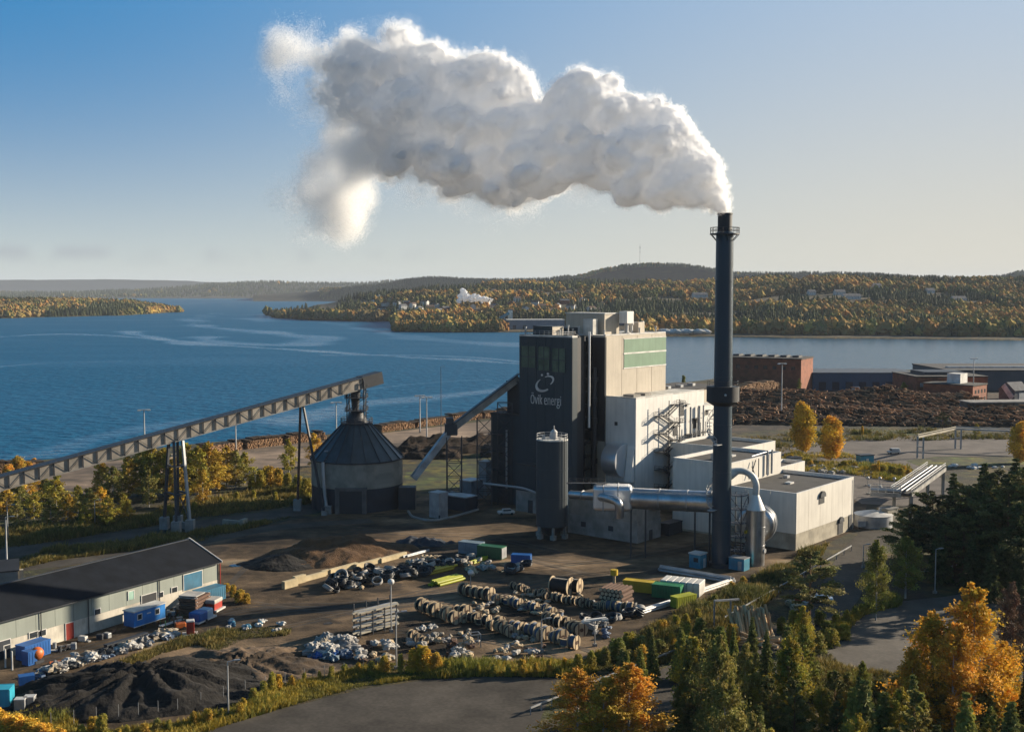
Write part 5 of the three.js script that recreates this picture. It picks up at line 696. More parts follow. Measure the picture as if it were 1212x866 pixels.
  // site caravan
  const cv = thing('site_caravan', 'bright blue site caravan with a white roof and two windows', 'caravan', put(150, 4.6), turn + 0.02); part(cv, 'wall', box(7.2, 2.6, 2.5, 0, 2, 0), painted([0.03, 0.22, 0.6], 0.4)); part(cv, 'roof', [box(7.5, 0.18, 2.8, 0, 3.4, 0), box(7.3, 0.12, 0.1, 0, 0.7, 1.26)], M.white); for (const x of [-2.3, 1.7]) { const w = part(cv, 'window', box(0.8, 0.8, 0.06, x, 2.3, 1.27), M.glass); part(w, 'window_frame', [box(1.1, 0.14, 0.08, x, 2.78, 1.28), box(1.1, 0.14, 0.08, x, 1.82, 1.28), box(0.14, 0.9, 0.08, x - 0.5, 2.3, 1.28), box(0.14, 0.9, 0.08, x + 0.5, 2.3, 1.28)], M.white); } part(cv, 'name_plate', box(0.9, 0.22, 0.05, -0.2, 2.5, 1.27), M.white); for (const x of [-1.2, 1.2]) part(cv, 'wheel', new THREE.CylinderGeometry(0.42, 0.42, 0.3, 14).rotateX(1.57).translate(x, 0.42, 1), M.cable); part(cv, 'tow_bar', bar(V(-3.6, 0.7, 0), V(-5.2, 0.6, 0), 0.16), M.darkSteel);
  const cb = (name, label, pos, ry, w, h, d, m, o = {}) => { const c = thing(name, label, o.cat ?? 'container', pos, ry, o.group); part(c, 'body', box(w, h, d, 0, h / 2 + 0.1, 0), m); part(c, 'corrugation', Array.from({ length: Math.floor(w / 0.55) }, (_, i) => box(0.22, h - 0.4, d + 0.08, -w / 2 + 0.35 + i * 0.55, h / 2 + 0.1, 0)), m); part(c, 'top_rail', [box(w + 0.08, 0.16, 0.14, 0, h + 0.06, d / 2), box(w + 0.08, 0.16, 0.14, 0, h + 0.06, -d / 2)], m); part(c, 'door', [box(0.07, h - 0.3, d * 0.46, w / 2 + 0.04, h / 2 + 0.1, d * 0.24), box(0.07, h - 0.3, d * 0.46, w / 2 + 0.04, h / 2 + 0.1, -d * 0.24)], o.door ?? m); return c; };
  cb('blue_container', 'sky blue container under the blue gate of the workshop', put(236, 2.6), turn, 6.06, 2.6, 2.44, M.skyBlue); cb('blue_container', 'blue container with doors open at the left end of the workshop', put(24, 3.2), turn + 0.05, 5, 2.4, 2.2, M.blue);
  const tk = thing('orange_tank', 'orange round tank in front of the blue container', 'tank', put(14, 6.2), turn); part(tk, 'shell', new THREE.SphereGeometry(1.1, 20, 14).scale(1, 0.95, 0.9).translate(0, 1.5, 0), M.orange); part(tk, 'stand', [box(1.6, 0.5, 1.4, 0, 0.25, 0)], M.darkSteel);
  cb('blue_skip', 'small dark blue skip beside the orange tank', put(6, 6.0), turn, 1.6, 2.2, 1.6, M.blue, { cat: 'skip' });
  const st = thing('plank_stack', 'dark stack of plank bundles with white tarpaulins beside the gateway', 'plank stack', put(203, 6), turn + 0.3); for (let i = 0; i < 5; i++) { part(st, 'plank_bundle', soft(5.6, 0.52, 3.4, 0.08, 0.1 * (i % 2), 0.35 + i * 0.66, 0), M.rust); part(st, 'spacer', [box(0.14, 0.12, 3.5, -2.2, 0.68 + i * 0.66, 0), box(0.14, 0.12, 3.5, 2.2, 0.68 + i * 0.66, 0)], M.farWall); } part(st, 'tarpaulin', [soft(3.4, 0.14, 3.6, 0.06, -1, 3.72, 0)], M.sack);
  const tb = thing('tarp_load', 'white sheeted red and white load beside the plank stack', 'covered load', put(217, 7.4), turn + 0.3); part(tb, 'load', soft(3, 1.6, 2.6, 0.12, 0, 0.8, 0), M.red); part(tb, 'sheet', soft(3.2, 0.8, 2.8, 0.25, 0, 1.9, 0), M.sack); part(tb, 'board', box(3.4, 0.3, 0.5, 0, 0.3, 1.6), M.white);
  const tr = thing('tarp_trailer', 'trailer under a blue and white tarpaulin on the yard edge', 'trailer', G(238, 737), turn + 0.2); part(tr, 'tarpaulin', soft(2.6, 1.7, 2.4, 0.3, -0.9, 1.5, 0), M.blue); part(tr, 'sheet', soft(2.2, 1.9, 2.2, 0.35, 1.2, 1.4, 0), painted([0.4, 0.55, 0.68], 0.5)); part(tr, 'bed', box(5.6, 0.3, 2.2, 0.4, 0.6, 0), M.farWall); for (const z of [-1, 1]) part(tr, 'wheel', new THREE.CylinderGeometry(0.4, 0.4, 0.25, 12).rotateX(1.57).translate(0, 0.4, z), M.cable);
  const fl = thing('forklift', 'small orange forklift with a raised mast beside the plank stack', 'forklift', G(213, 745), 0.5); part(fl, 'body', soft(1.9, 1, 1.2, 0.2, 0, 0.8, 0), M.orange); part(fl, 'cab', [box(1, 0.08, 1, -0.1, 2.2, 0), ...[[-0.5, -0.45], [0.4, -0.45], [-0.5, 0.45], [0.4, 0.45]].map(([x, z]) => box(0.08, 1, 0.08, x, 1.7, z))], M.darkSteel); part(fl, 'mast', [box(0.1, 2.6, 0.1, -1.1, 1.3, -0.3), box(0.1, 2.6, 0.1, -1.1, 1.3, 0.3)], M.darkSteel); for (const [x, z] of [[-0.6, -0.6], [0.6, -0.6], [-0.6, 0.6], [0.6, 0.6]]) part(fl, 'wheel', new THREE.CylinderGeometry(0.32, 0.32, 0.25, 14).rotateX(1.57).translate(x, 0.32, z), M.cable); part(fl, 'fork', [box(1, 0.06, 0.14, -1.6, 0.25, -0.3), box(1, 0.06, 0.14, -1.6, 0.25, 0.3)], M.darkSteel);
  const hb = thing('portable_toilet', 'red portable toilet with a white roof on the yard edge', 'portable toilet', G(225, 751), 0.3); part(hb, 'wall', soft(1.3, 2.3, 1.3, 0.08, 0, 1.2, 0), M.red); part(hb, 'roof', soft(1.4, 0.3, 1.4, 0.12, 0, 2.45, 0), M.white); part(hb, 'door', box(0.8, 1.9, 0.05, 0, 1.1, 0.66), M.red); part(hb, 'base', box(2.6, 0.25, 2, 0, 0.13, 0), M.white);
  const rk = thing('green_rack', 'green steel rack of long bars beside the forklift', 'rack', G(203, 741), turn); part(rk, 'frame', [-2, 0, 2].flatMap((x) => [box(0.1, 1.6, 0.1, x, 0.8, -0.6), box(0.1, 1.6, 0.1, x, 0.8, 0.6), box(0.1, 0.1, 1.3, x, 0.5, 0)]), M.green); for (let i = 0; i < 5; i++) part(rk, 'bar_stock', rod(V(-2.6, 0.65, -0.4 + i * 0.2), V(2.6, 0.65, -0.4 + i * 0.2), 0.08), M.galv);
  const R = rng(21), junk = [M.sack, M.white, M.galv, M.darkSteel, M.rust];
  for (let i = 0; i < 40; i++) { const u = 20 + 195 * R(), m = junk[Math.floor(R() * 5)], kind = Math.floor(R() * 3), g = kind === 0 ? soft(0.9 + R(), 0.6 + R() * 0.8, 0.9, 0.18, 0, 0.4, 0) : kind === 1 ? cyl(0.32, 0.32, 0.95, 0, 0, 0, 12) : box(1.6 + R(), 0.2, 0.5, 0, 0.12, 0); if (u > 128 && u < 172) continue; solo(['sack', 'barrel', 'board'][kind], ['pale filled sack', 'upright barrel', 'flat board'][kind] + ' lying along the front of the long workshop', ['sack', 'barrel', 'board'][kind], g, m, put(u, 1.2 + 4 * R()), R() * 3, ['sacks', 'barrels', 'boards'][kind] + ' along the workshop front'); }
  for (let i = 0; i < 80; i++) { const k = R(), u = lerp(40, 205, k) + 4 * R(), v = lerp(802, 751, k) + 7 * (R() - 0.5), m = [M.sack, M.dullSack, M.dustSack, M.bluePlastic, M.white, M.blackPlastic][Math.floor(R() * 6)]; solo('rubbish_sack', 'white or grey rubbish sack in the row between the yard and the black soil heap', 'sack', crumple(crumple(new THREE.IcosahedronGeometry(0.5 + 0.35 * R(), 3).scale(1.3, 0.75, 1), 0.6, 1.8, i), 0.45, 3.6, i, 1).translate(0, 0.4 + (R() > 0.7 ? 0.6 : 0), 0), m, G(u, v), R() * 6, 'sacks in the row along the black soil heap'); }
  for (let i = 0; i < 7; i++) solo('bench_block', 'dark trestle block at the right end of the sack row', 'block', [box(1.2, 0.2, 0.9, 0, 1.2, 0), box(0.2, 1.1, 0.8, -0.45, 0.55, 0), box(0.2, 1.1, 0.8, 0.45, 0.55, 0)], M.navy, G(128 + i * 7, 771 - i * 2.2), turn, 'dark trestle blocks in the sack row');
  solo('orange_sheet', 'orange plastic sheet among the white sacks', 'plastic sheet', soft(2.2, 0.7, 1.2, 0.2, 0, 0.5, 0), M.orange, G(66, 789), 0.4); const bc = thing('blue_cart', 'small blue cart at the left end of the sack row', 'cart', G(31, 812), 0.5); part(bc, 'box', box(2.2, 1.3, 1.6, 0, 1.1, 0), M.blue); part(bc, 'shaft', bar(V(1, 0.5, 0), V(3.4, 0.3, 0), 0.2), M.wood); for (const z of [-0.8, 0.8]) part(bc, 'wheel', new THREE.CylinderGeometry(0.4, 0.4, 0.2, 12).rotateX(1.57).translate(0, 0.4, z), M.cable);
  cb('teal_container', 'bright teal container cut by the left edge of the view', G(-8, 838), 0.12, 5, 2.9, 2.4, painted([0.04, 0.4, 0.55], 0.45)); for (const [u, v, l] of [[24, 842, 'left grey crate behind the yellow bushes'], [35, 839, 'right grey crate behind the yellow bushes']]) { const c = thing('grey_crate', l, 'crate', G(u, v), 0.1); part(c, 'body', box(1.4, 1.7, 1.2, 0, 0.95, 0), M.galv); part(c, 'lid', box(1.5, 0.14, 1.3, 0, 1.87, 0), M.white); }
  cb('green_container', 'dark green container standing beside the grey one in the shaded yard', G(582, 660), -0.46, 6.06, 2.6, 2.44, M.green, { door: M.galv }); cb('grey_container', 'blue grey container touching the dark green one', G(558, 655), -0.46, 5.4, 2.6, 2.44, M.skyBlueDull); cb('blue_skip', 'dark blue open skip right of the green container', G(617, 666), -0.2, 4.2, 1.8, 2, M.blue, { cat: 'skip' });
  cb('yellow_container', 'long low yellow container left of the green container near the pipes', G(758, 700), -0.42, 6.6, 2.1, 2.0, M.yellow); cb('green_container', 'bright green container with white panels piled behind it', G(790, 707), -0.42, 5.6, 2.5, 2.4, painted([0.01, 0.2, 0.07], 0.5)); cb('lime_container', 'lime yellow container at the end of the container row', G(809, 717), 0.62, 5, 2, 1.8, M.lime);
  const wp = thing('panel_stack', 'stack of white ribbed panels behind the bright green container', 'panel stack', G(808, 702), -0.42); for (let i = 0; i < 6; i++) part(wp, 'panel', soft(1.25, 2.7, 4.4, 0.15, -3.3 + i * 1.32, 1.4, 0), M.white);
}
// pipes lying in the yard
function pipeLot(name, label, u0, v0, u1, v1, n, r, m, seed) { const a = G(u0, v0), b = G(u1, v1), d = b.clone().sub(a).normalize(), s = V(-d.z, 0, d.x), t = thing(name, label, 'pipe stack', a), R = rng(seed); for (let i = 0; i < n; i++) { const k = (i % Math.ceil(n / 2) - n / 4) * r * 2.1, y = r + Math.floor(i / Math.ceil(n / 2)) * r * 1.8, o = s.clone().multiplyScalar(k), j = (R() - 0.5) * 1.5; part(t, 'pipe', rod(o.clone().addScaledVector(d, j).setY(y), b.clone().sub(a).add(o).addScaledVector(d, j).setY(y), r, 10), m); } return t; }
pipeLot('pipe_stack', 'long pale pipes laid towards the fence right of the containers', 782, 676, 866, 690, 6, 0.3, M.galv, 3); pipeLot('pipe_stack', 'white pipes laid slanting beside the fence', 826, 704, 868, 690, 4, 0.25, M.white, 4); pipeLot('pipe_stack', 'pale pipes and sheets between the lime container and the drums', 756, 728, 800, 714, 6, 0.22, M.galv, 5);
pipeLot('pipe_stack', 'bundle of bright yellow tubes among the scrap', 507, 680, 536, 673, 8, 0.28, M.yellow, 6); pipeLot('pipe_stack', 'bundle of lime yellow tubes in front of the yellow ones', 516, 694, 546, 686, 8, 0.3, M.lime, 7); pipeLot('pipe_stack', 'short lime tubes behind the scrap beside the grey container', 560, 668, 576, 662, 4, 0.22, M.lime, 8);
pipeLot('pipe_stack', 'thin pale tubes on the ground beyond the concrete blocks', 480, 660, 506, 653, 4, 0.15, M.galv, 9);
// concrete blocks before the chip heap
{ const bl = [[343, 695, 3.6, 1.5], [354, 690, 3, 1.6], [371, 685, 6.4, 1], [385, 680, 2, 1], [406, 675, 8.2, 1], [436, 669, 8.2, 1], [465, 662, 8.2, 1]]; bl.forEach(([u, v, w, h], i) => solo('concrete_block', ['leftmost tall block of the yellowish block row', 'second tall block of the yellowish row', 'third long low block of the yellowish row', 'short block in the middle of the yellowish row', 'long block in front of the middle of the chip heap', 'long block right of the chip heap middle', 'rightmost long block of the yellowish row'][i], 'concrete block', soft(w, h, 0.9, 0.06, 0, h / 2, 0), painted([0.62, 0.5, 0.3], 0.9), G(u, v), Math.atan2(-(G(465, 662).z - G(343, 695).z), G(465, 662).x - G(343, 695).x))); }
// rack of profiles
{ const a = G(418, 755), b = G(470, 741), t = thing('profile_rack', 'steel rack with four tiers of pale profiles', 'rack', a.clone().lerp(b, 0.5), Math.atan2(-(b.z - a.z), b.x - a.x)); for (const x of [-4, -1.3, 1.3, 4]) part(t, 'upright', [box(0.16, 5.6, 0.16, x, 2.8, -0.9), box(0.16, 4.2, 0.16, x, 2.1, 0.9)], M.darkSteel); for (let i = 0; i < 4; i++) { part(t, 'arm', [-4, -1.3, 1.3, 4].map((x) => box(0.12, 0.12, 2, x, 0.5 + i * 1.15, 0)), M.darkSteel); for (let k = 0; k < 5; k++) part(t, 'profile', box(8.4 + ((i * 3 + k) % 3) * 0.8, 0.26, 0.28, 0.3 * (k % 2), 0.72 + i * 1.15, -0.8 + k * 0.38), (i + k) % 3 ? M.paleConcrete : M.galv); } }

// ------------------------------------------------------------------ cable drums
const ORD = 'first second third fourth fifth sixth seventh eighth ninth tenth eleventh twelfth thirteenth fourteenth fifteenth sixteenth seventeenth eighteenth nineteenth twentieth twenty-first twenty-second twenty-third twenty-fourth twenty-fifth twenty-sixth twenty-seventh twenty-eighth twenty-ninth thirtieth'.split(' ');
function makeDrum(name, label, group, r, w, cm) {
  const t = thing(name, label, 'cable drum', [0, 0, 0], 0, group); for (const s of [-1, 1]) { const f = part(t, 'flange', new THREE.CylinderGeometry(r, r, 0.14, 26).rotateZ(Math.PI / 2).translate(s * w / 2, r, 0), M.wood); part(f, 'hub', [new THREE.CylinderGeometry(r * 0.28, r * 0.28, 0.08, 14).rotateZ(Math.PI / 2).translate(s * (w / 2 + 0.09), r, 0), box(0.06, r * 1.9, 0.16, s * (w / 2 + 0.08), r, r * 0.45), box(0.06, r * 1.9, 0.16, s * (w / 2 + 0.08), r, -r * 0.45)], M.rust); }
  part(t, 'wound_cable', [new THREE.CylinderGeometry(r * 0.8, r * 0.8, w - 0.14, 22).rotateZ(Math.PI / 2).translate(0, r, 0), ...Array.from({ length: Math.floor(w / 0.24) }, (_, i) => new THREE.TorusGeometry(r * 0.8, 0.09, 5, 22).rotateY(Math.PI / 2).translate(-w / 2 + 0.2 + i * 0.24, r, 0))], cm); return t;
}
{
  const lay = (o, flat, r) => { if (flat) { o.rotation.set(0, o.rotation.y, Math.PI / 2); o.position.x += r; o.position.y = r * 0.6; } return o; }, R = rng(17), rows = [[546, 704, 582, 711, 5, 1.25, 'short back row', 0], [580, 712, 664, 732, 15, 0.9, 'small drum row through the yard', 0.5], [496, 722, 542, 740, 6, 1.3, 'left end of the front row', 0.1], [538, 730, 608, 752, 12, 1.05, 'middle of the front row', 0.7], [606, 748, 682, 768, 10, 1.2, 'dark right end of the front row', 0.4], [604, 697, 650, 709, 9, 0.72, 'thin row behind', 0.3], [652, 711, 722, 723, 13, 0.8, 'thin row towards the pipes', 0.4], [716, 722, 748, 726, 4, 1.0, 'dark end of the thin row', 0.2], [486, 757, 506, 766, 3, 0.9, 'three beside the verge', 0.3], [648, 736, 692, 752, 7, 1.05, 'shaded drums between the long rows', 0.6]];
  rows.forEach(([u0, v0, u1, v1, n, r, group, jig], ri) => {
    const a = G(u0, v0), b = G(u1, v1), ang = Math.atan2(-(b.z - a.z), b.x - a.x); let first = null;
    for (let i = 0; i < n; i++) { const p = a.clone().lerp(b, (i + 0.5) / n).add(V((R() - 0.5) * jig * 2, 0, (R() - 0.5) * (jig * 3 + 0.5))), s = 0.86 + 0.3 * R(), ry = ang + (R() - 0.5) * (0.3 + jig); if (!first) { first = makeDrum('cable_drum', `${ORD[i]} cable drum from the left, of the ${group}`, group, r, r * 0.95, ri % 3 === 1 ? M.bluePlastic : M.cable); first.position.copy(p); first.rotation.y = ry; } else lay(copyOf(first, p, ry, s, `${ORD[i]} cable drum from the left, of the ${group}`), R() < 0.14, r * s); }
  });
  const big = makeDrum('cable_drum', 'left of the pair of biggest cable drums in the middle of the yard', undefined, 1.7, 3.8, M.cable); big.position.copy(G(664, 703)); big.rotation.y = -0.5; copyOf(big, G(681, 702), -0.5, [0.5, 0.9, 0.9], 'right of the pair of biggest cable drums in the middle of the yard');
  const b2 = thing('bar_bundle', 'tall bundle of dark bars with pale ends near the yellow container', 'bar bundle', G(729, 717), -0.55); for (let j = 0; j < 5; j++) for (let i = 0; i < 6; i++) { const k = part(b2, 'bar_stock', new THREE.CylinderGeometry(0.38, 0.38, 4.4, 10).rotateX(Math.PI / 2).translate(-2 + i * 0.8 + (j % 2) * 0.3, 0.42 + j * 0.74, 0), M.rust); part(k, 'bar_end', new THREE.CylinderGeometry(0.33, 0.33, 0.08, 10).rotateX(Math.PI / 2).translate(-2 + i * 0.8 + (j % 2) * 0.3, 0.42 + j * 0.74, 2.22), M.wood); }
  // coils of hose, sacks and plastic in heaps
  const coil = thing('hose_coil', 'coil of dark hose', 'hose coil', [0, 0, 0]); part(coil, 'hose', [0, 1, 2, 3].map((i) => new THREE.TorusGeometry(0.85 + 0.06 * (i % 2), 0.13, 6, 20).rotateX(Math.PI / 2).translate(0.05 * i, 0.15 + i * 0.2, 0)), M.blackPlastic); const wcoil = thing('pale_coil', 'coil of pale pipe', 'hose coil', [0, 0, 0]); part(wcoil, 'hose', [0, 1, 2].map((i) => new THREE.TorusGeometry(0.95, 0.15, 6, 20).rotateX(Math.PI / 2).translate(0.06 * i, 0.16 + i * 0.24, 0)), M.sack);
  const lots = [[380, 505, 700, 676, 60, ['dark hose coil in the big scrap heap before the concrete blocks', 'pale pipe coil in the big scrap heap before the concrete blocks'], 8, 0.72, 2], [500, 566, 676, 664, 22, ['dark hose coil beside the yellow tubes', 'pale pipe coil beside the yellow tubes'], 7, 0.5, 1], [600, 628, 678, 672, 8, ['dark coil in front of the dark blue skip', 'pale coil in front of the dark blue skip'], 4, 0.4, 1], [690, 760, 741, 726, 18, ['dark coil in the shaded corner by the slanting verge', 'pale coil in the shaded corner by the slanting verge'], 6, 0.8, 1]]; let used = [0, 0];
  for (const [u0, u1, v0, v1, n, labels, jig, dark, hi] of lots) for (let i = 0; i < n; i++) { const k = R(), u = lerp(u0, u1, k), v = lerp(v0, v1, k) + (R() - 0.5) * jig * 1.6, w = R() < dark ? 0 : 1, src = [coil, wcoil][w], p = G(u, v); p.y = R() * hi * 0.9 * (1 - Math.abs(k - 0.4)); const grp = labels[w].replace(/^(dark|pale)/, '$1').replace('coil', 'coils'); const o = used[w]++ ? copyOf(src, p, R() * 6, 0.75 + 0.6 * R(), labels[w], grp) : Object.assign(src, {}); if (o === src) { o.position.copy(p); o.userData.label = labels[w]; o.userData.group = grp; } o.rotation.x = (R() - 0.5) * 1.3; o.rotation.z = (R() - 0.5) * 1.3; if (o.position.y < 0.3) o.position.y += 0.3; }
  const bag = (label, group, u0, u1, v0, v1, n, ms, s, hi, seed) => { const q = rng(seed); for (let i = 0; i < n; i++) { const u = lerp(u0, u1, q()), v = lerp(v0, v1, q()), g = crumple(crumple(new THREE.IcosahedronGeometry(s * (0.55 + 0.5 * q()), 3).scale(1.3, 0.7, 1), 0.6, 1.7, i + seed), 0.45, 3.6, i, 1).translate(0, s * 0.4, 0), p = G(u, v); p.y = hi * q() * q(); solo('filled_sack', label, 'sack', g, ms[Math.floor(q() * ms.length)], p, q() * 6, group); } };
  bag('white sack in the heap at the near verge left of the profile rack', 'white sacks heaped by the near verge', 366, 418, 760, 778, 34, [M.sack, M.dullSack, M.white, M.dustSack], 1.0, 2.4, 41); bag('blue wrapped sack at the foot of the white sack heap', 'blue sacks under the white heap', 366, 412, 772, 784, 12, [M.bluePlastic, M.blue, M.skyBlueDull], 0.95, 0.6, 42); bag('brown bundle right of the white sack heap', 'brown bundles by the near verge', 424, 466, 760, 784, 18, [M.wood, M.rust, M.sack], 0.85, 1, 43); bag('rust and white bundle in the near verge heap before the drum rows', 'rusty bundles by the verge', 531, 560, 766, 782, 18, [M.rust, M.sack, M.wood], 0.8, 1.8, 44); bag('small pale bundle along the near verge under the lamp post', 'pale bundles along the verge', 586, 650, 764, 784, 22, [M.wood, M.sack, M.rust], 0.6, 0.8, 45); bag('pale bundle beside the scrap heap behind the yellow tubes', 'pale bundles behind the yellow tubes', 486, 524, 660, 668, 10, [M.sack, M.wood], 0.8, 0.8, 46); bag('white timber scrap along the edge of the trampled earth bank', 'white scrap on the earth bank', 268, 336, 736, 748, 14, [M.sack, M.white, M.skyBlue], 0.6, 0.5, 47); bag('pale bundle on top of the big scrap heap', 'pale bundles on the scrap heap', 388, 430, 686, 698, 14, [M.wood, M.sack], 0.8, 1.6, 48); bag('pale wrapped bundle near the green container', 'bundles near the green container', 545, 585, 668, 684, 12, [M.wood, M.sack, M.wood], 0.8, 1, 49); bag('pale lump on the grass strip left of the profile rack', 'lumps right of the drums', 486, 520, 744, 770, 10, [M.sack, M.duskGrey], 0.75, 1.6, 50); bag('rounded bundle in the shade right of the trees', 'bundles beside the dark pine', 935, 955, 714, 724, 6, [M.sack, M.wood], 0.9, 0.8, 51);
  bag('small pale bundle scattered along the short back drum row', 'pale bundles at the short back drum row', 560, 650, 716, 728, 26, [M.wood, M.sack, M.dustSack], 0.55, 0.6, 52); bag('small pale bundle lying along the front of the long front drum row', 'pale bundles at the long front drum row', 505, 640, 748, 762, 24, [M.wood, M.dustSack, M.dullSack], 0.55, 0.5, 53); bag('small pale bundle beside the thin drum row towards the pipes', 'pale bundles at the thin drum row', 606, 724, 702, 716, 30, [M.wood, M.sack, M.dustSack], 0.5, 0.6, 54); bag('dark wrapped bundle in the shaded drums between the long rows', 'dark bundles between the drum rows', 640, 720, 738, 756, 24, [M.blackPlastic, M.bluePlastic, M.dullSack], 0.7, 0.8, 55);
  const fr = thing('wire_cage', 'small blue grey wire cage standing in the scrap by the verge', 'wire cage', G(562, 765), 0.3); part(fr, 'frame', [[-0.8, -0.8], [0.8, -0.8], [0.8, 0.8], [-0.8, 0.8]].map(([x, z]) => box(0.12, 2.2, 0.12, x, 1.1, z)), M.skyBlueDull); part(fr, 'top_frame', [box(1.8, 0.12, 0.12, 0, 2.2, 0.8), box(1.8, 0.12, 0.12, 0, 2.2, -0.8), box(0.12, 0.12, 1.8, 0.8, 2.2, 0), box(0.12, 0.12, 1.8, -0.8, 2.2, 0)], M.galv);
  const sg = thing('yellow_post', 'yellow topped post beside the white stone near the yellow container', 'post', G(727, 692)); part(sg, 'post', cyl(0.3, 0.3, 2.4, 0, 0, 0, 10), M.wood); part(sg, 'cap', cyl(0.75, 0.75, 1.1, 0, 2, 0, 12), M.yellow); solo('road_barrier', 'red and white road barrier behind the dark pine', 'barrier', [box(3, 1.4, 0.4, 0, 0.8, 0)], M.red, G(949, 716), 0.3);
}
// lamp posts, masts, railings and fences
function lampPost(label, u, v, top, o = {}) { const p = G(u, v), h = hAt(top, -p.z), t = thing(o.name ?? 'lamp_post', label, o.cat ?? 'lamp post', p, o.turn ?? 0.4); part(t, 'pole', cyl(0.14 * (o.w ?? 1), 0.08 * (o.w ?? 1), h, 0, 0, 0, 8), o.m ?? M.galv); if (o.disc) part(t, 'lamp_head', new THREE.SphereGeometry(0.6, 12, 8).scale(1, 0.9, 1).translate(0, h - 0.2, 0), M.farWall); else if (o.t) part(t, 'lamp_head', [box(4.2, 0.3, 0.6, 0, h, 0), box(1.2, 0.35, 0.9, -1.7, h - 0.2, 0), box(1.2, 0.35, 0.9, 1.7, h - 0.2, 0)], M.farWall); else part(t, 'lamp_head', [bar(V(0, h, 0), V(1, h + 0.12, 0), 0.1), box(0.9, 0.16, 0.36, 1.3, h + 0.1, 0)], M.galv); part(t, 'base', box(0.6, 0.5, 0.6, 0, 0.25, 0), M.concrete); return t; }
lampPost('lamp post with a round pale head in the middle of the scrap yard', 463, 748, 687, { disc: 1 }); lampPost('tall lamp post in front of the profile rack', 469, 792, 725); lampPost('lamp post beside the road at the foot of the black soil heap', 270, 847, 783); lampPost('lamp post before the right end of the long drum row', 641, 772, 733); lampPost('grey lamp post with a crossbar at the slanting verge', 704, 765, 733, { t: 1, w: 0.8 }); lampPost('lamp post at the upper edge of the parking place', 1107, 702, 650); lampPost('dim lamp post among the pines on the right', 1154, 682, 627); lampPost('short lamp post beside the road left of the green birches', 1022, 672, 645); lampPost('slanting pale post on the small shed at the left edge', 8, 684, 612, { w: 1.6 }); lampPost('small round headed lamp beside the scrap yellow tubes', 557, 700, 676, { disc: 1, w: 0.7 }); lampPost('lamp post with a small head on the left road', 9, 640, 598); lampPost('thin lamp post left of the conveyor trestle in the bushes', 112, 622, 592);
for (const [u, b, tp, label] of [[171, 536, 485, 'floodlight mast on the shore above the conveyor left part'], [398, 520, 476, 'pale floodlight mast just left of the dome head'], [497, 512, 468, 'floodlight mast with a wide head on the shore right of the dome'], [505, 521, 470, 'second thin floodlight mast on the shore right of the dome'], [925, 498, 430, 'tall double floodlight mast in front of the dark brick hall'], [1152, 478, 424, 'floodlight mast with a spiky head by the brick works']]) lampPost(label, u, b, tp, { t: 1, w: 2.2, name: 'floodlight_mast', cat: 'floodlight mast' });
lampPost('tall thin dark mast on the shore right of the dome', 522, 514, 434, { name: 'tall_mast', cat: 'mast', w: 1.2, m: M.darkSteel }); lampPost('pale mast behind the birches under the conveyor', 279, 533, 500, { w: 2, t: 1, name: 'floodlight_mast', cat: 'floodlight mast' });
{ const s = thing('small_shed', 'small shed at the left edge with a pale gable', 'shed', G(2, 688), 0.4), [w, r] = gable(6, 2.6, 5, 1.6, 0.3); part(s, 'wall', w, M.duskGrey); part(s, 'roof', r, M.darkSteel); part(s, 'concrete_post', box(1.2, 2.4, 1.2, 3.4, 1.2, 1.2), M.paleConcrete); }
{ const R = rng(3); for (const [u0, v0, u1, v1, h, label, n] of [[858, 738, 930, 697, 1.2, 'white pipe railing on the bank above the cut log stack', 8], [930, 697, 1008, 652, 1.2, 'railing beside the road below the white hall', 8], [628, 846, 700, 815, 1, 'pale guard rail at the right end of the near road', 6], [700, 815, 800, 776, 1, 'guard rail running up behind the orange birch', 8], [1080, 684, 1140, 672, 0.9, 'low rail at the upper edge of the parking place', 5]]) { const a = G(u0, v0), b = G(u1, v1), t = thing('guard_rail', label, 'guard rail'); part(t, 'rail', bar(a.clone().setY(h), b.clone().setY(h), 0.12, 0.26), M.galv); for (let i = 0; i <= n; i++) { const p = a.clone().lerp(b, i / n); part(t, 'post', box(0.16, h, 0.16, p.x, h / 2, p.z), M.galv); } }
  const pt = thing('height_gate', 'white goal shaped height gate on the grassy bank', 'height gate', G(856, 744), 0.1); part(pt, 'post', box(0.25, 5, 0.25, -1.6, 2.5, 0), M.galv); part(pt, 'post', box(0.25, 4.6, 0.25, 1.9, 2.3, -2), M.galv); part(pt, 'beam', bar(V(-1.6, 5, 0), V(3.4, 4.6, -2), 0.3), M.galv);
  const f = thing('mesh_fence', 'wire fence on thin pale posts between the yard and the near road', 'fence'), line = [[60, 862], [140, 852], [210, 845], [290, 822], [360, 808], [430, 797], [520, 793]].map(([u, v]) => G(u, v)); for (let i = 0; i + 1 < line.length; i++) for (let k = 0; k < 3; k++) { const p = line[i].clone().lerp(line[i + 1], k / 3), q = line[i].clone().lerp(line[i + 1], (k + 1) / 3); part(f, 'post', cyl(0.04, 0.04, 2.2, p.x, 0, p.z, 6), M.galv); part(f, 'wire', [2.1, 1.4, 0.7].map((y) => rod(p.clone().setY(y), q.clone().setY(y), 0.008, 3)), M.darkSteel); }
  for (const [u, v, label] of [[6, 790, 'left of two white gate posts at the left edge of the yard'], [14, 793, 'right of two white gate posts at the left edge of the yard']]) solo('gate_post', label, 'post', cyl(0.14, 0.14, 3, 0, 0, 0, 8), M.white, G(u, v));
  const cbk = thing('barrier_block', 'pale concrete barrier beside the road right of the conveyor trestle', 'barrier', G(276, 623), -0.35); part(cbk, 'block', [box(6, 1.6, 0.8, 0, 0.8, 0), box(0.9, 2.2, 2.2, 3.2, 1.1, 0.3)], M.paleConcrete);
}

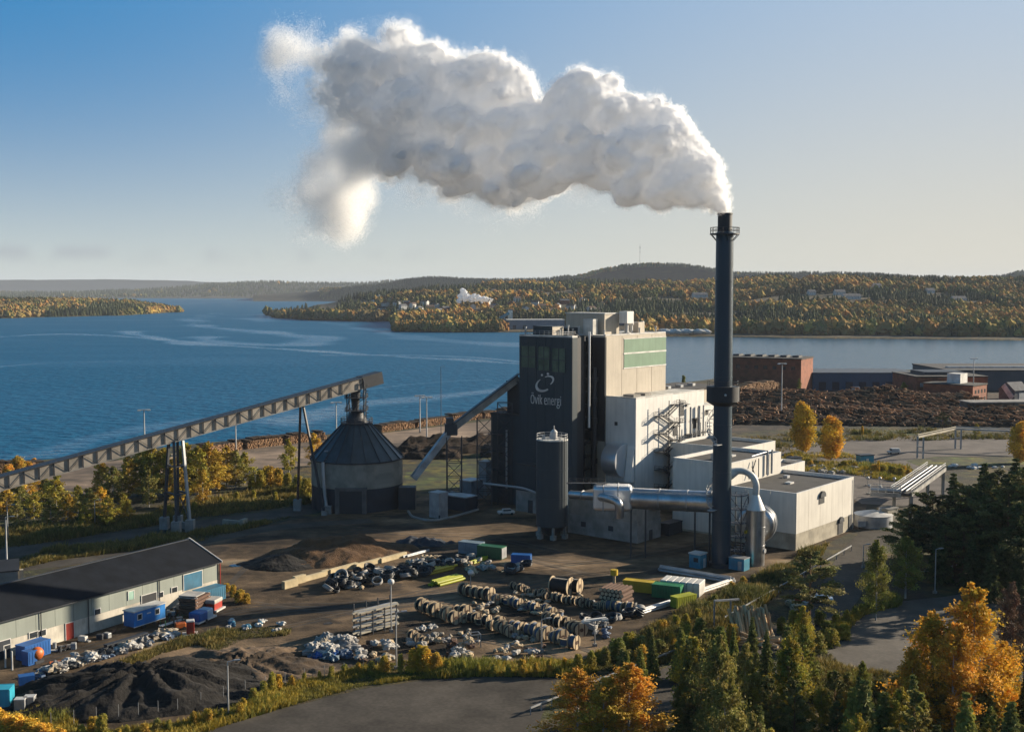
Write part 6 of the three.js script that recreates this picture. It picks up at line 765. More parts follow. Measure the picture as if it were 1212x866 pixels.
// ------------------------------------------------------------------ trees and undergrowth
function leafGeo(out) { const g = new THREE.BufferGeometry(); g.setAttribute('position', new THREE.Float32BufferAttribute(out.p, 3)); g.setAttribute('color', new THREE.Float32BufferAttribute(out.c, 3)); return g; }
function leafAt(out, x, y, z, s, R, col, flat = 0) {   // a small folded leaf spray
  const a = R() * 6.283, b = Math.acos(2 * R() - 1) * (1 - flat) + flat * (0.3 * R()), c = R() * 6.283, n = V(Math.sin(b) * Math.cos(a), Math.cos(b), Math.sin(b) * Math.sin(a)), t = V(Math.cos(c), 0.3 * (R() - 0.5), Math.sin(c)); t.addScaledVector(n, -t.dot(n)).normalize(); const u = n.clone().cross(t), w = s * (0.45 + 0.3 * R());
  const P = (i, j, k) => [x + t.x * i + u.x * j + n.x * k, y + t.y * i + u.y * j + n.y * k, z + t.z * i + u.z * j + n.z * k], A = P(-s, 0, 0), B = P(0, w, s * 0.22), C = P(s, 0, 0), D = P(0, -w, s * 0.22);
  out.p.push(...A, ...B, ...C, ...A, ...C, ...D); for (let i = 0; i < 6; i++) out.c.push(...col);
}
function limbs(R, h, r, list) {   // a trunk and limbs reaching to the clump centres
  const g = [new THREE.CylinderGeometry(r * 0.25, r, h, 7).translate(0, h / 2, 0)];
  for (const [x, y, z] of list) { const y0 = clamp(y - 0.6 * Math.hypot(x, z) - 0.4, 0.08 * h, 0.92 * h); g.push(rod(V(0, y0, 0), V(x, y, z), r * 0.32 * (1 - 0.6 * y0 / h), 4, r * 0.1)); } return g;
}
function broadleaf(seed, o) {   // height 10
  const R = rng(seed), out = { p: [], c: [] }, blobs = []; const n = o.blobs ?? 16;
  for (let i = 0; i < n; i++) { const k = (i + 0.5) / n, y = lerp(o.y0 ?? 2, 9.3, k), prof = o.shape(k) * (0.5 + 0.55 * R()), a = i * 2.4 + R(), rr = (o.clump ?? 1.2) * (0.75 + 0.5 * R()) * (0.65 + 0.45 * o.shape(k) / o.wide); blobs.push([Math.cos(a) * prof * 0.72, y, Math.sin(a) * prof * 0.72, rr]); }
  const per = Math.round(o.leaves / n);
  for (const [x, y, z, r] of blobs) { const tone = 0.75 + 0.5 * R(), warm = R(); for (let i = 0; i < per; i++) { const a = R() * 6.283, b = Math.acos(2 * R() - 1), q = r * Math.pow(R(), 0.4) * (0.85 + 0.3 * R()), f = tone * (0.8 + 0.4 * R()); leafAt(out, x + Math.sin(b) * Math.cos(a) * q, y + Math.cos(b) * q * 1.1 - (o.droop ?? 0) * q * q * 0.2 * R(), z + Math.sin(b) * Math.sin(a) * q, o.size * (0.7 + 0.6 * R()), R, [f * (1 + 0.12 * warm), f * (1 - 0.12 * warm), f * 0.95]); } }
  return { crown: leafGeo(out), trunk: fuse(limbs(R, 9.2, o.stem ?? 0.16, blobs.filter((_, i) => i % 2 === 0))) };
}
function sprucePair(seed, leaves, size) {
  const R = rng(seed), out = { p: [], c: [] }, tiers = 22;
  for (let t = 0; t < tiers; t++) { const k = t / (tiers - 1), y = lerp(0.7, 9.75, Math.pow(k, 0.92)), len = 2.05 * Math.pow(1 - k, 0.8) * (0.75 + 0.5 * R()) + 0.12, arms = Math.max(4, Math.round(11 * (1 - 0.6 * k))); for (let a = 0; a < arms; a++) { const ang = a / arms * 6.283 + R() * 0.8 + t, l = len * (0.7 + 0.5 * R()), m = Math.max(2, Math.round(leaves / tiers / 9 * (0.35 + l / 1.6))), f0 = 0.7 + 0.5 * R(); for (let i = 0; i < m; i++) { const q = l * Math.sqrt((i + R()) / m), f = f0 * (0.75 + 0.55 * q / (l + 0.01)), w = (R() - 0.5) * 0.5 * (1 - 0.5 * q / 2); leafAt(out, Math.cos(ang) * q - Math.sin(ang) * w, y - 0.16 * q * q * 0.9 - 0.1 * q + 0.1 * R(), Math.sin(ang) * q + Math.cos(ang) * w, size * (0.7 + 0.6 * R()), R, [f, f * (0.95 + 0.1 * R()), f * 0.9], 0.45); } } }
  return { crown: leafGeo(out), trunk: fuse([new THREE.CylinderGeometry(0.02, 0.17, 9.7, 7).translate(0, 4.85, 0)]) };
}
function branched(seed, o) {   // a trunk, arching branches and leaf sprays strung along them; height 10
  const R = rng(seed), out = { p: [], c: [] }, wood = [new THREE.CylinderGeometry(o.stem * 0.2, o.stem, 9.6, 7).translate(0, 4.8, 0)], per = o.leaves / o.n, bend = V((R() - 0.5) * 0.5, 0, (R() - 0.5) * 0.5);
  for (let i = 0; i < o.n; i++) {
    const k = (i + R()) / o.n, y0 = lerp(o.y0, 9.5, k), ang = i * 2.4 + R() * 0.9, len = o.len(k) * (0.6 + 0.65 * R()), rise = lerp(o.rise[0], o.rise[1], k) + (R() - 0.5) * 0.5, tone = 0.65 + 0.65 * R(), warm = R(), dx = Math.cos(ang), dz = Math.sin(ang), P = (q) => V(dx * q * len * Math.cos(rise), y0 + q * len * Math.sin(rise) - o.droop * q * q * len, dz * q * len * Math.cos(rise)).addScaledVector(bend, y0 / 10);
    const tip = P(0.85); wood.push(rod(P(0), tip, o.stem * 0.24 * (1.1 - k), 3, 0.008));
    const m = Math.round(per * (0.4 + 0.75 * len / o.len(0.4)));
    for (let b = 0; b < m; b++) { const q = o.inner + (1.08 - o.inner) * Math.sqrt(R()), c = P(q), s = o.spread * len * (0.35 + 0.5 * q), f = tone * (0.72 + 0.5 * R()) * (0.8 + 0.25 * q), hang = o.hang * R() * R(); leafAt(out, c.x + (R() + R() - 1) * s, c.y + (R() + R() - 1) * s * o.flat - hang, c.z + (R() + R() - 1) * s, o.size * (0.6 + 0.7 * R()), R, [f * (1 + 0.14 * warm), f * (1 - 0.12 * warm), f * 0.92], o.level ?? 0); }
  }
  return { crown: leafGeo(out), trunk: fuse(wood) };
}
const birchLen = (k) => 3.0 * Math.pow(Math.sin(Math.PI * (0.12 + 0.84 * k)), 0.75) * (1 - 0.45 * k) + 0.25, pineLen = (k) => 2.9 * Math.pow(Math.sin(Math.PI * (0.2 + 0.74 * k)), 0.7) * (1 - 0.3 * k) + 0.3, youngLen = (k) => 2.1 * Math.pow(1 - k, 0.75) + 0.3;
const shapeBirch = (k) => 2.9 * Math.pow(Math.sin(Math.PI * (0.1 + 0.86 * k)), 0.8) * (1 - 0.35 * k), shapeCol = (k) => 2.3 * Math.pow(Math.sin(Math.PI * (0.08 + 0.88 * k)), 0.6), shapeBush = (k) => 3.6 * Math.sqrt(Math.max(0, 1 - k * k * 0.9));
const SHAPES = {
  nearBirch: [1, 2, 3, 4].map((q) => branched(q + 10, { n: 74, leaves: 11000, stem: 0.13, y0: 1.3, len: birchLen, rise: [0.55, 1.15], droop: 0.28, inner: 0.18, spread: 0.3, flat: 0.9, hang: 0.5, size: 0.115 })), farBirch: [1, 2, 3, 4].map((q) => branched(q + 20, { n: 46, leaves: 3400, stem: 0.15, y0: 0.7, len: (k) => birchLen(k) * 1.12, rise: [0.4, 1.15], droop: 0.25, inner: 0.15, spread: 0.32, flat: 0.9, hang: 0.3, size: 0.24 })),
  column: [1, 2].map((s) => broadleaf(s + 30, { blobs: 24, leaves: 6000, size: 0.24, shape: shapeCol, wide: 2.3, clump: 1.15, y0: 1.2 })), bush: [1, 2, 3].map((s) => broadleaf(s + 40, { blobs: 16, leaves: 2400, size: 0.42, shape: shapeBush, wide: 3.6, clump: 1.7, y0: 0.8, stem: 0.2 })),
  spruce: [1, 2, 3].map((s) => sprucePair(s + 50, 5600, 0.24)), pine: [1, 2, 3].map((q) => branched(q + 60, { n: 52, leaves: 8500, stem: 0.17, y0: 3.0, len: pineLen, rise: [0.05, 0.85], droop: 0.06, inner: 0.42, spread: 0.3, flat: 0.42, hang: 0, size: 0.14, level: 0.25 })), youngPine: [1, 2, 3].map((q) => branched(q + 70, { n: 90, leaves: 8000, stem: 0.12, y0: 0.5, len: youngLen, rise: [0.15, 1.0], droop: 0.05, inner: 0.3, spread: 0.24, flat: 0.7, hang: 0, size: 0.13 })),
};
const LEAF = { gold: foliage([0.64, 0.44, 0.05]), orange: foliage([0.58, 0.355, 0.045]), yellow: foliage([0.55, 0.4, 0.04]), olive: foliage([0.34, 0.32, 0.045]), amber: foliage([0.45, 0.34, 0.045]), green: foliage([0.2, 0.23, 0.045]), lime: foliage([0.32, 0.31, 0.05]), dark: foliage([0.085, 0.1, 0.038], { transmission: 0.2 }), pine: foliage([0.17, 0.18, 0.058], { transmission: 0.25 }), sage: foliage([0.24, 0.24, 0.06]), bare: foliage([0.2, 0.13, 0.08], { transmission: 0.1 }) };
const LEAF_WORD = { gold: 'golden', orange: 'orange', yellow: 'yellow', olive: 'olive', amber: 'amber', green: 'mid green', lime: 'yellow green', dark: 'blackish green', pine: 'dark green', sage: 'dull green', bare: 'bare' };
let treeNo = 0;
function tree(name, label, category, group, kind, leaf, p, h, o = {}) {
  const list = SHAPES[kind], s = list[treeNo++ % list.length], t = thing(name, label, category, p, treeNo * 1.7, group), k = h / 10; t.scale.set(k * (o.wide ?? 1), k, k * (o.wide ?? 1));
  const tr = shade(new THREE.Mesh(s.trunk, o.bark ?? (kind === 'pine' || kind === 'youngPine' ? M.pineBark : kind.includes('irch') || kind === 'column' ? M.birchBark : M.bark))); tr.name = kind === 'bush' ? 'stem' : 'trunk'; const cr = shade(new THREE.Mesh(s.crown, LEAF[leaf])); cr.name = kind === 'bush' ? 'foliage' : 'crown'; t.add(tr, cr); return t;
}
const seen = (u, vb, vt) => { const p = G(u, vb); return [p, Math.max(0.8, hAt(vt, -p.z))]; };
// single trees worth naming
for (const [u, vb, vt, kind, leaf, wide, label] of [
  [950.5, 537, 476, 'column', 'yellow', 0.92, 'slim bright yellow tree, left of the pair behind the white halls'], [984, 546, 492, 'column', 'gold', 1.15, 'round golden tree, right of the pair behind the white halls'], [1208, 548, 499, 'column', 'gold', 1.1, 'golden tree cut by the right edge beside the pipe gantry'],
  [1037, 734, 637, 'nearBirch', 'green', 0.8, 'slim green birch at the road corner above the parking place'], [1072, 708, 634, 'nearBirch', 'green', 1.25, 'broad green birch right of the slim one'],
  [958, 746, 653, 'pine', 'pine', 1.5, 'dark spreading pine standing alone beside the cut log stack'], [1150, 884, 691, 'nearBirch', 'gold', 0.95, 'tallest golden birch at the lower right'], [1102, 884, 720, 'nearBirch', 'gold', 1.0, 'golden birch left of the tallest one'], [1186, 876, 758, 'nearBirch', 'gold', 0.9, 'low golden birch right of the tallest one'], [1126, 900, 735, 'nearBirch', 'orange', 0.9, 'deep golden birch in front of the tallest one'], [1078, 900, 766, 'nearBirch', 'orange', 0.8, 'small orange birch left of the golden group'],
  [684, 905, 788, 'nearBirch', 'orange', 1.35, 'wide orange birch at the bottom edge beside the near road'], [744, 910, 784, 'nearBirch', 'orange', 1.4, 'orange birch right of the wide one at the bottom edge'], [714, 915, 800, 'nearBirch', 'amber', 1.2, 'brownish birch between the two orange ones at the bottom edge'], [1000, 905, 818, 'nearBirch', 'orange', 0.7, 'small orange birch alone among the spruces at the bottom'], [783, 900, 842, 'nearBirch', 'orange', 0.6, 'tiny orange birch right of the wide orange ones'],
  [1196, 800, 688, 'nearBirch', 'bare', 0.8, 'thin brown almost bare tree at the right edge'], [1212, 812, 706, 'nearBirch', 'bare', 0.8, 'second almost bare tree at the right edge'],
  [1021, 515, 504, 'bush', 'yellow', 0.5, 'small yellow bush on the back lawn'], [1156, 518, 501, 'farBirch', 'lime', 1.0, 'pale green sapling behind the pipe gantry'], [1070, 472, 452, 'farBirch', 'lime', 1.2, 'green tree before the blue hall on the bark heaps'], [1116, 510, 488, 'pine', 'dark', 1.4, 'dark tree at the foot of the right bark heap'], [809, 455, 444, 'bush', 'green', 0.7, 'low green tree on the shore right of the beige wall'], [946, 466, 448, 'farBirch', 'green', 0.6, 'slim green tree at the end of the dark brick hall'], [1040, 560, 545, 'bush', 'yellow', 0.35, 'upright yellow shrub beside the teal kiosk'],
  [372, 552, 512, 'farBirch', 'yellow', 0.9, 'yellow birch seen between the legs of the conveyor prop'], [342, 560, 519, 'farBirch', 'olive', 0.9, 'olive birch left of the conveyor prop'], [93, 654, 645, 'bush', 'lime', 0.4, 'lone pale shrub between the two left roads'],
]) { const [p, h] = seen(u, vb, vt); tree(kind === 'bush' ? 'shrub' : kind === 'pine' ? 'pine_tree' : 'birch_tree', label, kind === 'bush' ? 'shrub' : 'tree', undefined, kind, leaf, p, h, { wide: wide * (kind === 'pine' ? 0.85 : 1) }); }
{
  const R = rng(404), stand = (name, noun, place, group, list, kind, leaves, wide = 1, bush = false) => {   // each tree gets the colour of its leaves and its place among those of that colour
    const rows = list.map((q) => [...q, leaves[Math.floor(R() * leaves.length)]]).sort((a, b) => a[0] - b[0]), n = {};
    for (const [u, vb, vt, leaf] of rows) { const [p, h] = seen(u, vb, vt), k = n[leaf] = (n[leaf] ?? -1) + 1; tree(name, `${LEAF_WORD[leaf]} ${noun}, ${ORD[k]} such from the left ${place}`, bush ? 'shrub' : 'tree', group, kind, leaf, p, h, { wide: wide * (bush ? 1.3 + 1.2 * R() : 0.85 + 0.35 * R()) }); }
  };
  // thicket between the water and the left roads
  stand('birch_tree', 'birch', 'in the thicket behind the conveyor gallery', 'birches behind the conveyor gallery', [[152, 590, 540], [166, 586, 529], [180, 588, 526], [194, 586, 530], [206, 592, 541], [222, 586, 524], [234, 588, 528], [246, 584, 523], [256, 582, 533], [268, 578, 528], [279, 578, 532], [289, 574, 535], [176, 600, 556], [214, 600, 556], [240, 598, 556]], 'farBirch', ['olive', 'amber', 'olive', 'sage'], 1.0);
  stand('birch_tree', 'low birch', 'left of the conveyor trestle', 'low birches left of the conveyor trestle', [[-8, 606, 574], [8, 612, 578], [24, 604, 572], [40, 614, 582], [54, 600, 566], [66, 606, 562], [80, 616, 584], [92, 608, 574], [104, 618, 578], [118, 612, 576], [120, 590, 546], [134, 596, 552], [128, 622, 588], [60, 622, 590], [20, 622, 592], [146, 608, 584], [150, 616, 594], [100, 624, 598], [-20, 600, 566], [30, 590, 560], [46, 586, 558], [10, 588, 556]], 'farBirch', ['olive', 'amber', 'yellow', 'sage', 'olive'], 1.25);
  stand('shrub', 'shrub', 'between the thicket and the dome', 'shrubs left of the dome', [[298, 578, 562], [308, 580, 556], [318, 576, 552], [330, 578, 554], [340, 580, 560], [352, 584, 562], [362, 590, 566], [300, 592, 580], [280, 594, 582], [326, 594, 582], [346, 596, 586], [262, 598, 588], [230, 604, 594], [200, 608, 598]], 'bush', ['amber', 'olive', 'lime', 'olive'], 0.55, true);
  stand('shrub', 'shrub', 'by the leftmost waterside log stack', 'waterside shrubs at the left', [[10, 566, 550], [22, 562, 540], [34, 560, 546], [150, 556, 546], [160, 552, 543], [40, 552, 542], [0, 556, 545]], 'bush', ['orange', 'amber'], 0.6, true);
  stand('shrub', 'shrub', 'on the verge above the near road', 'verge shrubs along the near road', [[312, 824, 806], [322, 820, 796], [330, 816, 798], [300, 832, 814], [345, 814, 800], [360, 808, 796], [378, 806, 794], [392, 804, 788], [408, 800, 786], [424, 798, 784], [440, 798, 782], [455, 796, 776], [474, 796, 774], [490, 796, 768], [500, 796, 764], [516, 796, 772], [530, 798, 780], [548, 798, 782], [566, 800, 784], [584, 800, 786], [602, 800, 786], [618, 800, 780], [634, 800, 784], [650, 800, 780], [668, 798, 778], [684, 796, 774], [700, 792, 770]], 'bush', ['lime', 'yellow', 'amber', 'olive', 'lime'], 0.42, true);
  stand('shrub', 'shrub', 'in the lower left corner', 'yellow shrubs in the lower left corner', [[4, 872, 842], [18, 876, 846], [36, 878, 852], [52, 880, 856], [12, 866, 846], [70, 882, 862], [30, 868, 852], [-6, 868, 838]], 'bush', ['yellow', 'gold'], 0.7, true);
  stand('shrub', 'shrub', 'below the black soil heap', 'shrubs below the black soil heap', [[110, 868, 848], [120, 872, 846], [96, 876, 858], [150, 872, 858], [186, 866, 850], [200, 864, 852], [230, 858, 842], [246, 856, 838], [262, 852, 838], [288, 840, 826], [284, 848, 832], [140, 876, 862], [170, 872, 856]], 'bush', ['olive', 'amber', 'lime', 'sage'], 0.5, true);
  stand('shrub', 'shrub', 'at the workshop gable', 'shrubs at the workshop gable', [[268, 700, 690], [276, 706, 692], [284, 712, 698], [292, 714, 702]], 'bush', ['amber', 'olive'], 0.6, true);
  stand('shrub', 'shrub', 'on the bank right of the drums', 'shrubs on the bank right of the drums', [[716, 786, 766], [730, 780, 756], [744, 772, 748], [758, 774, 752], [770, 762, 742], [784, 752, 734], [800, 746, 728], [812, 742, 726], [826, 736, 720], [838, 724, 712], [780, 778, 756], [796, 768, 748], [812, 760, 736], [828, 752, 732], [846, 716, 704], [866, 700, 688], [880, 694, 682], [892, 690, 680], [740, 792, 768], [760, 790, 764], [816, 780, 754], [838, 770, 744], [852, 772, 742], [866, 764, 738]], 'bush', ['olive', 'sage', 'amber', 'green', 'olive'], 0.6, true);
  stand('shrub', 'shrub', 'left of the parking place', 'shrubs by the parking place', [[990, 742, 724], [1002, 738, 722], [1014, 730, 718], [980, 752, 734], [1026, 724, 714], [1044, 722, 712], [970, 740, 722], [940, 744, 722], [926, 750, 730], [1000, 757, 739], [984, 765, 744], [968, 772, 748], [950, 770, 744]], 'bush', ['lime', 'olive', 'green', 'sage'], 0.6, true);
  stand('shrub', 'shrub', 'below the yellow trees', 'golden shrubs below the yellow trees', [[1036, 557, 549], [1046, 559, 550], [1056, 561, 551], [1066, 562, 553], [1076, 563, 555], [1086, 563, 556], [1012, 554, 547], [1000, 552, 545], [960, 552, 545], [936, 545, 537], [1070, 557, 551]], 'bush', ['yellow', 'amber', 'olive'], 0.9, true);
  stand('shrub', 'low shrub', 'on the grass below the parking place', 'shrubs below the parking place', [[950, 800, 778], [968, 806, 786], [985, 812, 794], [1004, 816, 796], [1022, 818, 800], [1040, 822, 804], [1062, 820, 800], [936, 806, 780]], 'bush', ['olive', 'green', 'sage', 'amber'], 0.6, true);
  // pines right of the plant
  stand('pine_tree', 'pine', 'in the stand right of the pipe bridge', 'pines right of the pipe bridge', [[1075, 674, 602], [1103, 668, 584], [1146, 668, 577], [1185, 668, 562], [1216, 680, 560], [1140, 690, 612], [1228, 690, 556], [1090, 678, 608], [1118, 684, 602], [1158, 678, 592], [1192, 690, 578], [1234, 720, 600], [1180, 672, 570], [1210, 690, 585], [1130, 676, 590]], 'pine', ['pine', 'dark', 'pine'], 1.25);
  stand('spruce_tree', 'slim spruce', 'among the pines at the right', 'spruces behind the pine stand', [[1084, 660, 604], [1112, 690, 622], [1127, 660, 560], [1163, 655, 548], [1200, 660, 542], [1170, 690, 598], [1202, 700, 596], [1152, 674, 572], [1190, 680, 566], [1150, 700, 632], [1188, 704, 628], [1206, 716, 640], [1172, 712, 648]], 'spruce', ['dark'], 0.9);
  stand('spruce_tree', 'slim spruce', 'between the near and right roads', 'spruces above the guard rail', [[742, 812, 770], [772, 806, 752], [806, 806, 742], [868, 800, 742], [890, 794, 730], [907, 800, 745], [758, 822, 768]], 'spruce', ['pine', 'sage'], 0.9);
  // the wood along the lower right edge
  const R3 = rng(606), spr = [], pin = [], gre = [];
  for (let i = 0, made = 0; made < 100 && i < 4000; i++) {
    const dist = lerp(118, 182, R3()), u = lerp(742, 1250, R3()), x = (u - 606) / 1400 * dist, h = lerp(8, 18, R3() * R3() + 0.25 * R3()), v = 341 + (EYE * 1400) / dist, vt = 341 + (EYE - h) * 1400 / dist;
    if (u > 965 && u < 1125 && vt < 776 + 12 * R3()) continue; if (u > 1125 && vt < 748) continue; if (u < 965 && vt < lerp(782, 712, clamp((u - 742) / 150))) continue; if (u < 850 && v < 830 && u > 770) continue; if (u > 866 && u < 925 && vt < 758) continue; if (u > 1060 && u < 1190 && vt < 772) continue; if (u < 808 && v < 1e4) continue;
    const q = R3(); (q < 0.3 ? spr : q < 0.6 ? gre : pin).push([u, v, vt]); made++;
  }
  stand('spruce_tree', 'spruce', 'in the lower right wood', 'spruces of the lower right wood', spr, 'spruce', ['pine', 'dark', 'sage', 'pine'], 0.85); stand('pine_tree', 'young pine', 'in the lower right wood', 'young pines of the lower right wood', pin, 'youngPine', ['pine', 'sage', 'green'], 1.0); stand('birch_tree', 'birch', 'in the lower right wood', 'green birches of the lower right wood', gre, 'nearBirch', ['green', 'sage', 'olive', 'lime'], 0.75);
}
// long grass on the verges
{
  const R = rng(55), g = (() => { const o = { p: [], c: [] }; for (let i = 0; i < 9; i++) { const a = R() * 6.28, l = 0.5 + 0.6 * R(), x = (R() - 0.5) * 0.7, z = (R() - 0.5) * 0.7, w = 0.06, dx = Math.cos(a) * 0.3 * l, dz = Math.sin(a) * 0.3 * l, f = 0.75 + 0.5 * R(); o.p.push(x - w, 0, z, x + w, 0, z, x + dx, l, z + dz); for (let k = 0; k < 3; k++) o.c.push(f, f, f); } return leafGeo(o); })();
  M.tallGrass = foliage([1, 1, 1], { transmission: 0.3 });
  const inside = (u, v, poly) => { let c = false; for (let i = 0, j = poly.length - 1; i < poly.length; j = i++) if ((poly[i][1] > v) !== (poly[j][1] > v) && u < (poly[j][0] - poly[i][0]) * (v - poly[i][1]) / (poly[j][1] - poly[i][1]) + poly[i][0]) c = !c; return c; };
  const meadow = (label, poly, n, pal, hi = 1) => { const us = poly.map((p) => p[0]), vs = poly.map((p) => p[1]), o = shade(new THREE.InstancedMesh(g, M.tallGrass, n)), m = new THREE.Matrix4(), c = new THREE.Color(); let i = 0; while (i < n) { const u = lerp(Math.min(...us), Math.max(...us), R()), v = lerp(Math.min(...vs), Math.max(...vs), R()); if (!inside(u, v, poly)) continue; const p = G(u, v), k = fbm(p.x / 9, p.z / 9, 5, 3), s = hi * (0.45 + 0.75 * R()) * clamp(0.9 + 1.7 * k, 0.25, 2), q = pal[Math.floor(clamp(0.5 + k + 0.5 * (R() - 0.5), 0, 0.999) * pal.length)], f = 0.75 + 0.5 * R(); o.setMatrixAt(i, m.compose(p, new THREE.Quaternion().setFromAxisAngle(V(0, 1, 0), R() * 6.28), V(s * 1.3, s, s * 1.3))); o.setColorAt(i++, c.setRGB(q[0] * f, q[1] * f, q[2] * f)); } o.name = numbered('long_grass'); o.userData = { kind: 'stuff', label }; scene.add(o); };
  const straw = [[0.16, 0.15, 0.03], [0.3, 0.25, 0.04], [0.42, 0.3, 0.04], [0.2, 0.2, 0.035]], dull = [[0.1, 0.1, 0.03], [0.18, 0.15, 0.04], [0.26, 0.19, 0.05], [0.12, 0.12, 0.03]];
  meadow('yellow long grass on the verge between the drums and the near road', [[290, 838], [330, 814], [430, 792], [480, 782], [560, 788], [690, 782], [715, 770], [720, 790], [690, 800], [560, 800], [500, 803], [430, 812], [330, 838], [260, 860]], 9000, straw, 0.85);
  meadow('straw coloured grass in the lower left corner', [[-10, 850], [60, 842], [110, 866], [210, 858], [290, 838], [260, 860], [210, 880], [-10, 884]], 5000, straw, 0.8); meadow('olive grass on the bank right of the drums', [[700, 790], [770, 744], [862, 702], [930, 668], [985, 640], [940, 690], [860, 742], [800, 780], [740, 800]], 9000, dull, 1.2);
  meadow('dull grass between the left roads', [[-10, 672], [60, 650], [150, 640], [240, 628], [330, 612], [345, 612], [240, 640], [150, 652], [60, 664], [-10, 682]], 4500, dull, 1.1); meadow('olive grass field between the thicket and the left road', [[-10, 628], [140, 615], [220, 596], [365, 572], [365, 596], [240, 612], [140, 628], [-10, 652]], 8000, dull, 1.3); meadow('grass strip along the black soil heap', [[60, 830], [90, 806], [190, 764], [230, 754], [250, 758], [190, 774], [110, 808], [90, 836]], 2200, dull, 0.7); meadow('grass on the edge of the earth bank', [[232, 762], [260, 746], [300, 742], [345, 744], [340, 752], [290, 756], [256, 772]], 1800, dull, 0.8); meadow('grass strip between the parking place and the right road', [[966, 760], [990, 742], [1020, 720], [1060, 708], [1064, 716], [1022, 728], [996, 750], [980, 770]], 2600, straw, 0.8); meadow('grass along the bark heaps and back road', [[870, 520], [1000, 508], [1090, 508], [1200, 512], [1200, 520], [1000, 522], [900, 540]], 2600, dull, 1.1); meadow('dull grass between the parking place and the lower wood', [[930, 780], [975, 766], [998, 788], [1060, 798], [1110, 770], [1130, 790], [1060, 840], [960, 830]], 3600, dull, 0.9); meadow('grass round the yellow trees', [[900, 556], [940, 534], [1000, 536], [1060, 550], [1100, 562], [1060, 570], [1000, 560]], 3000, straw, 1.1);
}

// ------------------------------------------------------------------ the steam: a billowing core under a deep fuzz of tiny pale flakes, which thins out towards the edges
function surfaceNet(val, box3, cell, iso) {
  const [x0, y0, z0, x1, y1, z1] = box3, nx = Math.round((x1 - x0) / cell) + 1, ny = Math.round((y1 - y0) / cell) + 1, nz = Math.round((z1 - z0) / cell) + 1, id = new Int32Array(nx * ny * nz).fill(-1), pos = [], idx = [], at3 = (i, j, k) => (k * ny + j) * nx + i, c = new Float32Array(8);
  for (let k = 0; k < nz - 1; k++) for (let j = 0; j < ny - 1; j++) for (let i = 0; i < nx - 1; i++) {
    let m = 0, sx = 0, sy = 0, sz = 0, n = 0;
    for (let q = 0; q < 8; q++) { c[q] = val[at3(i + (q & 1), j + ((q >> 1) & 1), k + (q >> 2))] - iso; if (c[q] > 0) m |= 1 << q; }
    if (m === 0 || m === 255) continue;
    for (let a = 0; a < 8; a++) for (const b of [a | 1, a | 2, a | 4]) if (b !== a && (c[a] > 0) !== (c[b] > 0)) { const t = c[a] / (c[a] - c[b]); sx += lerp(a & 1, b & 1, t); sy += lerp((a >> 1) & 1, (b >> 1) & 1, t); sz += lerp(a >> 2, b >> 2, t); n++; }
    id[at3(i, j, k)] = pos.length / 3; pos.push(x0 + (i + sx / n) * cell, y0 + (j + sy / n) * cell, z0 + (k + sz / n) * cell);
  }
  const quad = (a, b, d, e, flip) => { if (a < 0 || b < 0 || d < 0 || e < 0) return; if (flip) idx.push(a, d, b, a, e, d); else idx.push(a, b, d, a, d, e); };
  for (let k = 1; k < nz - 1; k++) for (let j = 1; j < ny - 1; j++) for (let i = 1; i < nx - 1; i++) {
    const v = val[at3(i, j, k)] > iso;
    if (v !== val[at3(i + 1, j, k)] > iso) quad(id[at3(i, j - 1, k - 1)], id[at3(i, j, k - 1)], id[at3(i, j, k)], id[at3(i, j - 1, k)], !v);
    if (v !== val[at3(i, j + 1, k)] > iso) quad(id[at3(i - 1, j, k - 1)], id[at3(i - 1, j, k)], id[at3(i, j, k)], id[at3(i, j, k - 1)], !v);
    if (v !== val[at3(i, j, k + 1)] > iso) quad(id[at3(i - 1, j - 1, k)], id[at3(i, j - 1, k)], id[at3(i, j, k)], id[at3(i - 1, j, k)], !v);
  }
  const g = new THREE.BufferGeometry(); g.setAttribute('position', new THREE.Float32BufferAttribute(pos, 3)); g.setIndex(idx); g.computeVertexNormals(); return g;
}
const cellPts = (() => { const R = rng(4242), a = new Float32Array(768); for (let i = 0; i < 768; i++) a[i] = R(); return a; })();
function lobes(x, y, z) {   // rounded cauliflower lobes: 1 at a lobe's middle, about -1 in the creases
  const i = Math.floor(x), j = Math.floor(y), k = Math.floor(z); let best = 9;
  for (let c = -1; c <= 1; c++) { const pk = PERM[(k + c) & 255]; for (let b = -1; b <= 1; b++) { const pj = PERM[pk + ((j + b) & 255)]; for (let a = -1; a <= 1; a++) { const h = PERM[pj + ((i + a) & 255)] * 3, dx = i + a + cellPts[h] - x, dy = j + b + cellPts[h + 1] - y, dz = k + c + cellPts[h + 2] - z, d = dx * dx + dy * dy + dz * dz; if (d < best) best = d; } } }
  return 1 - 2.6 * best;
}
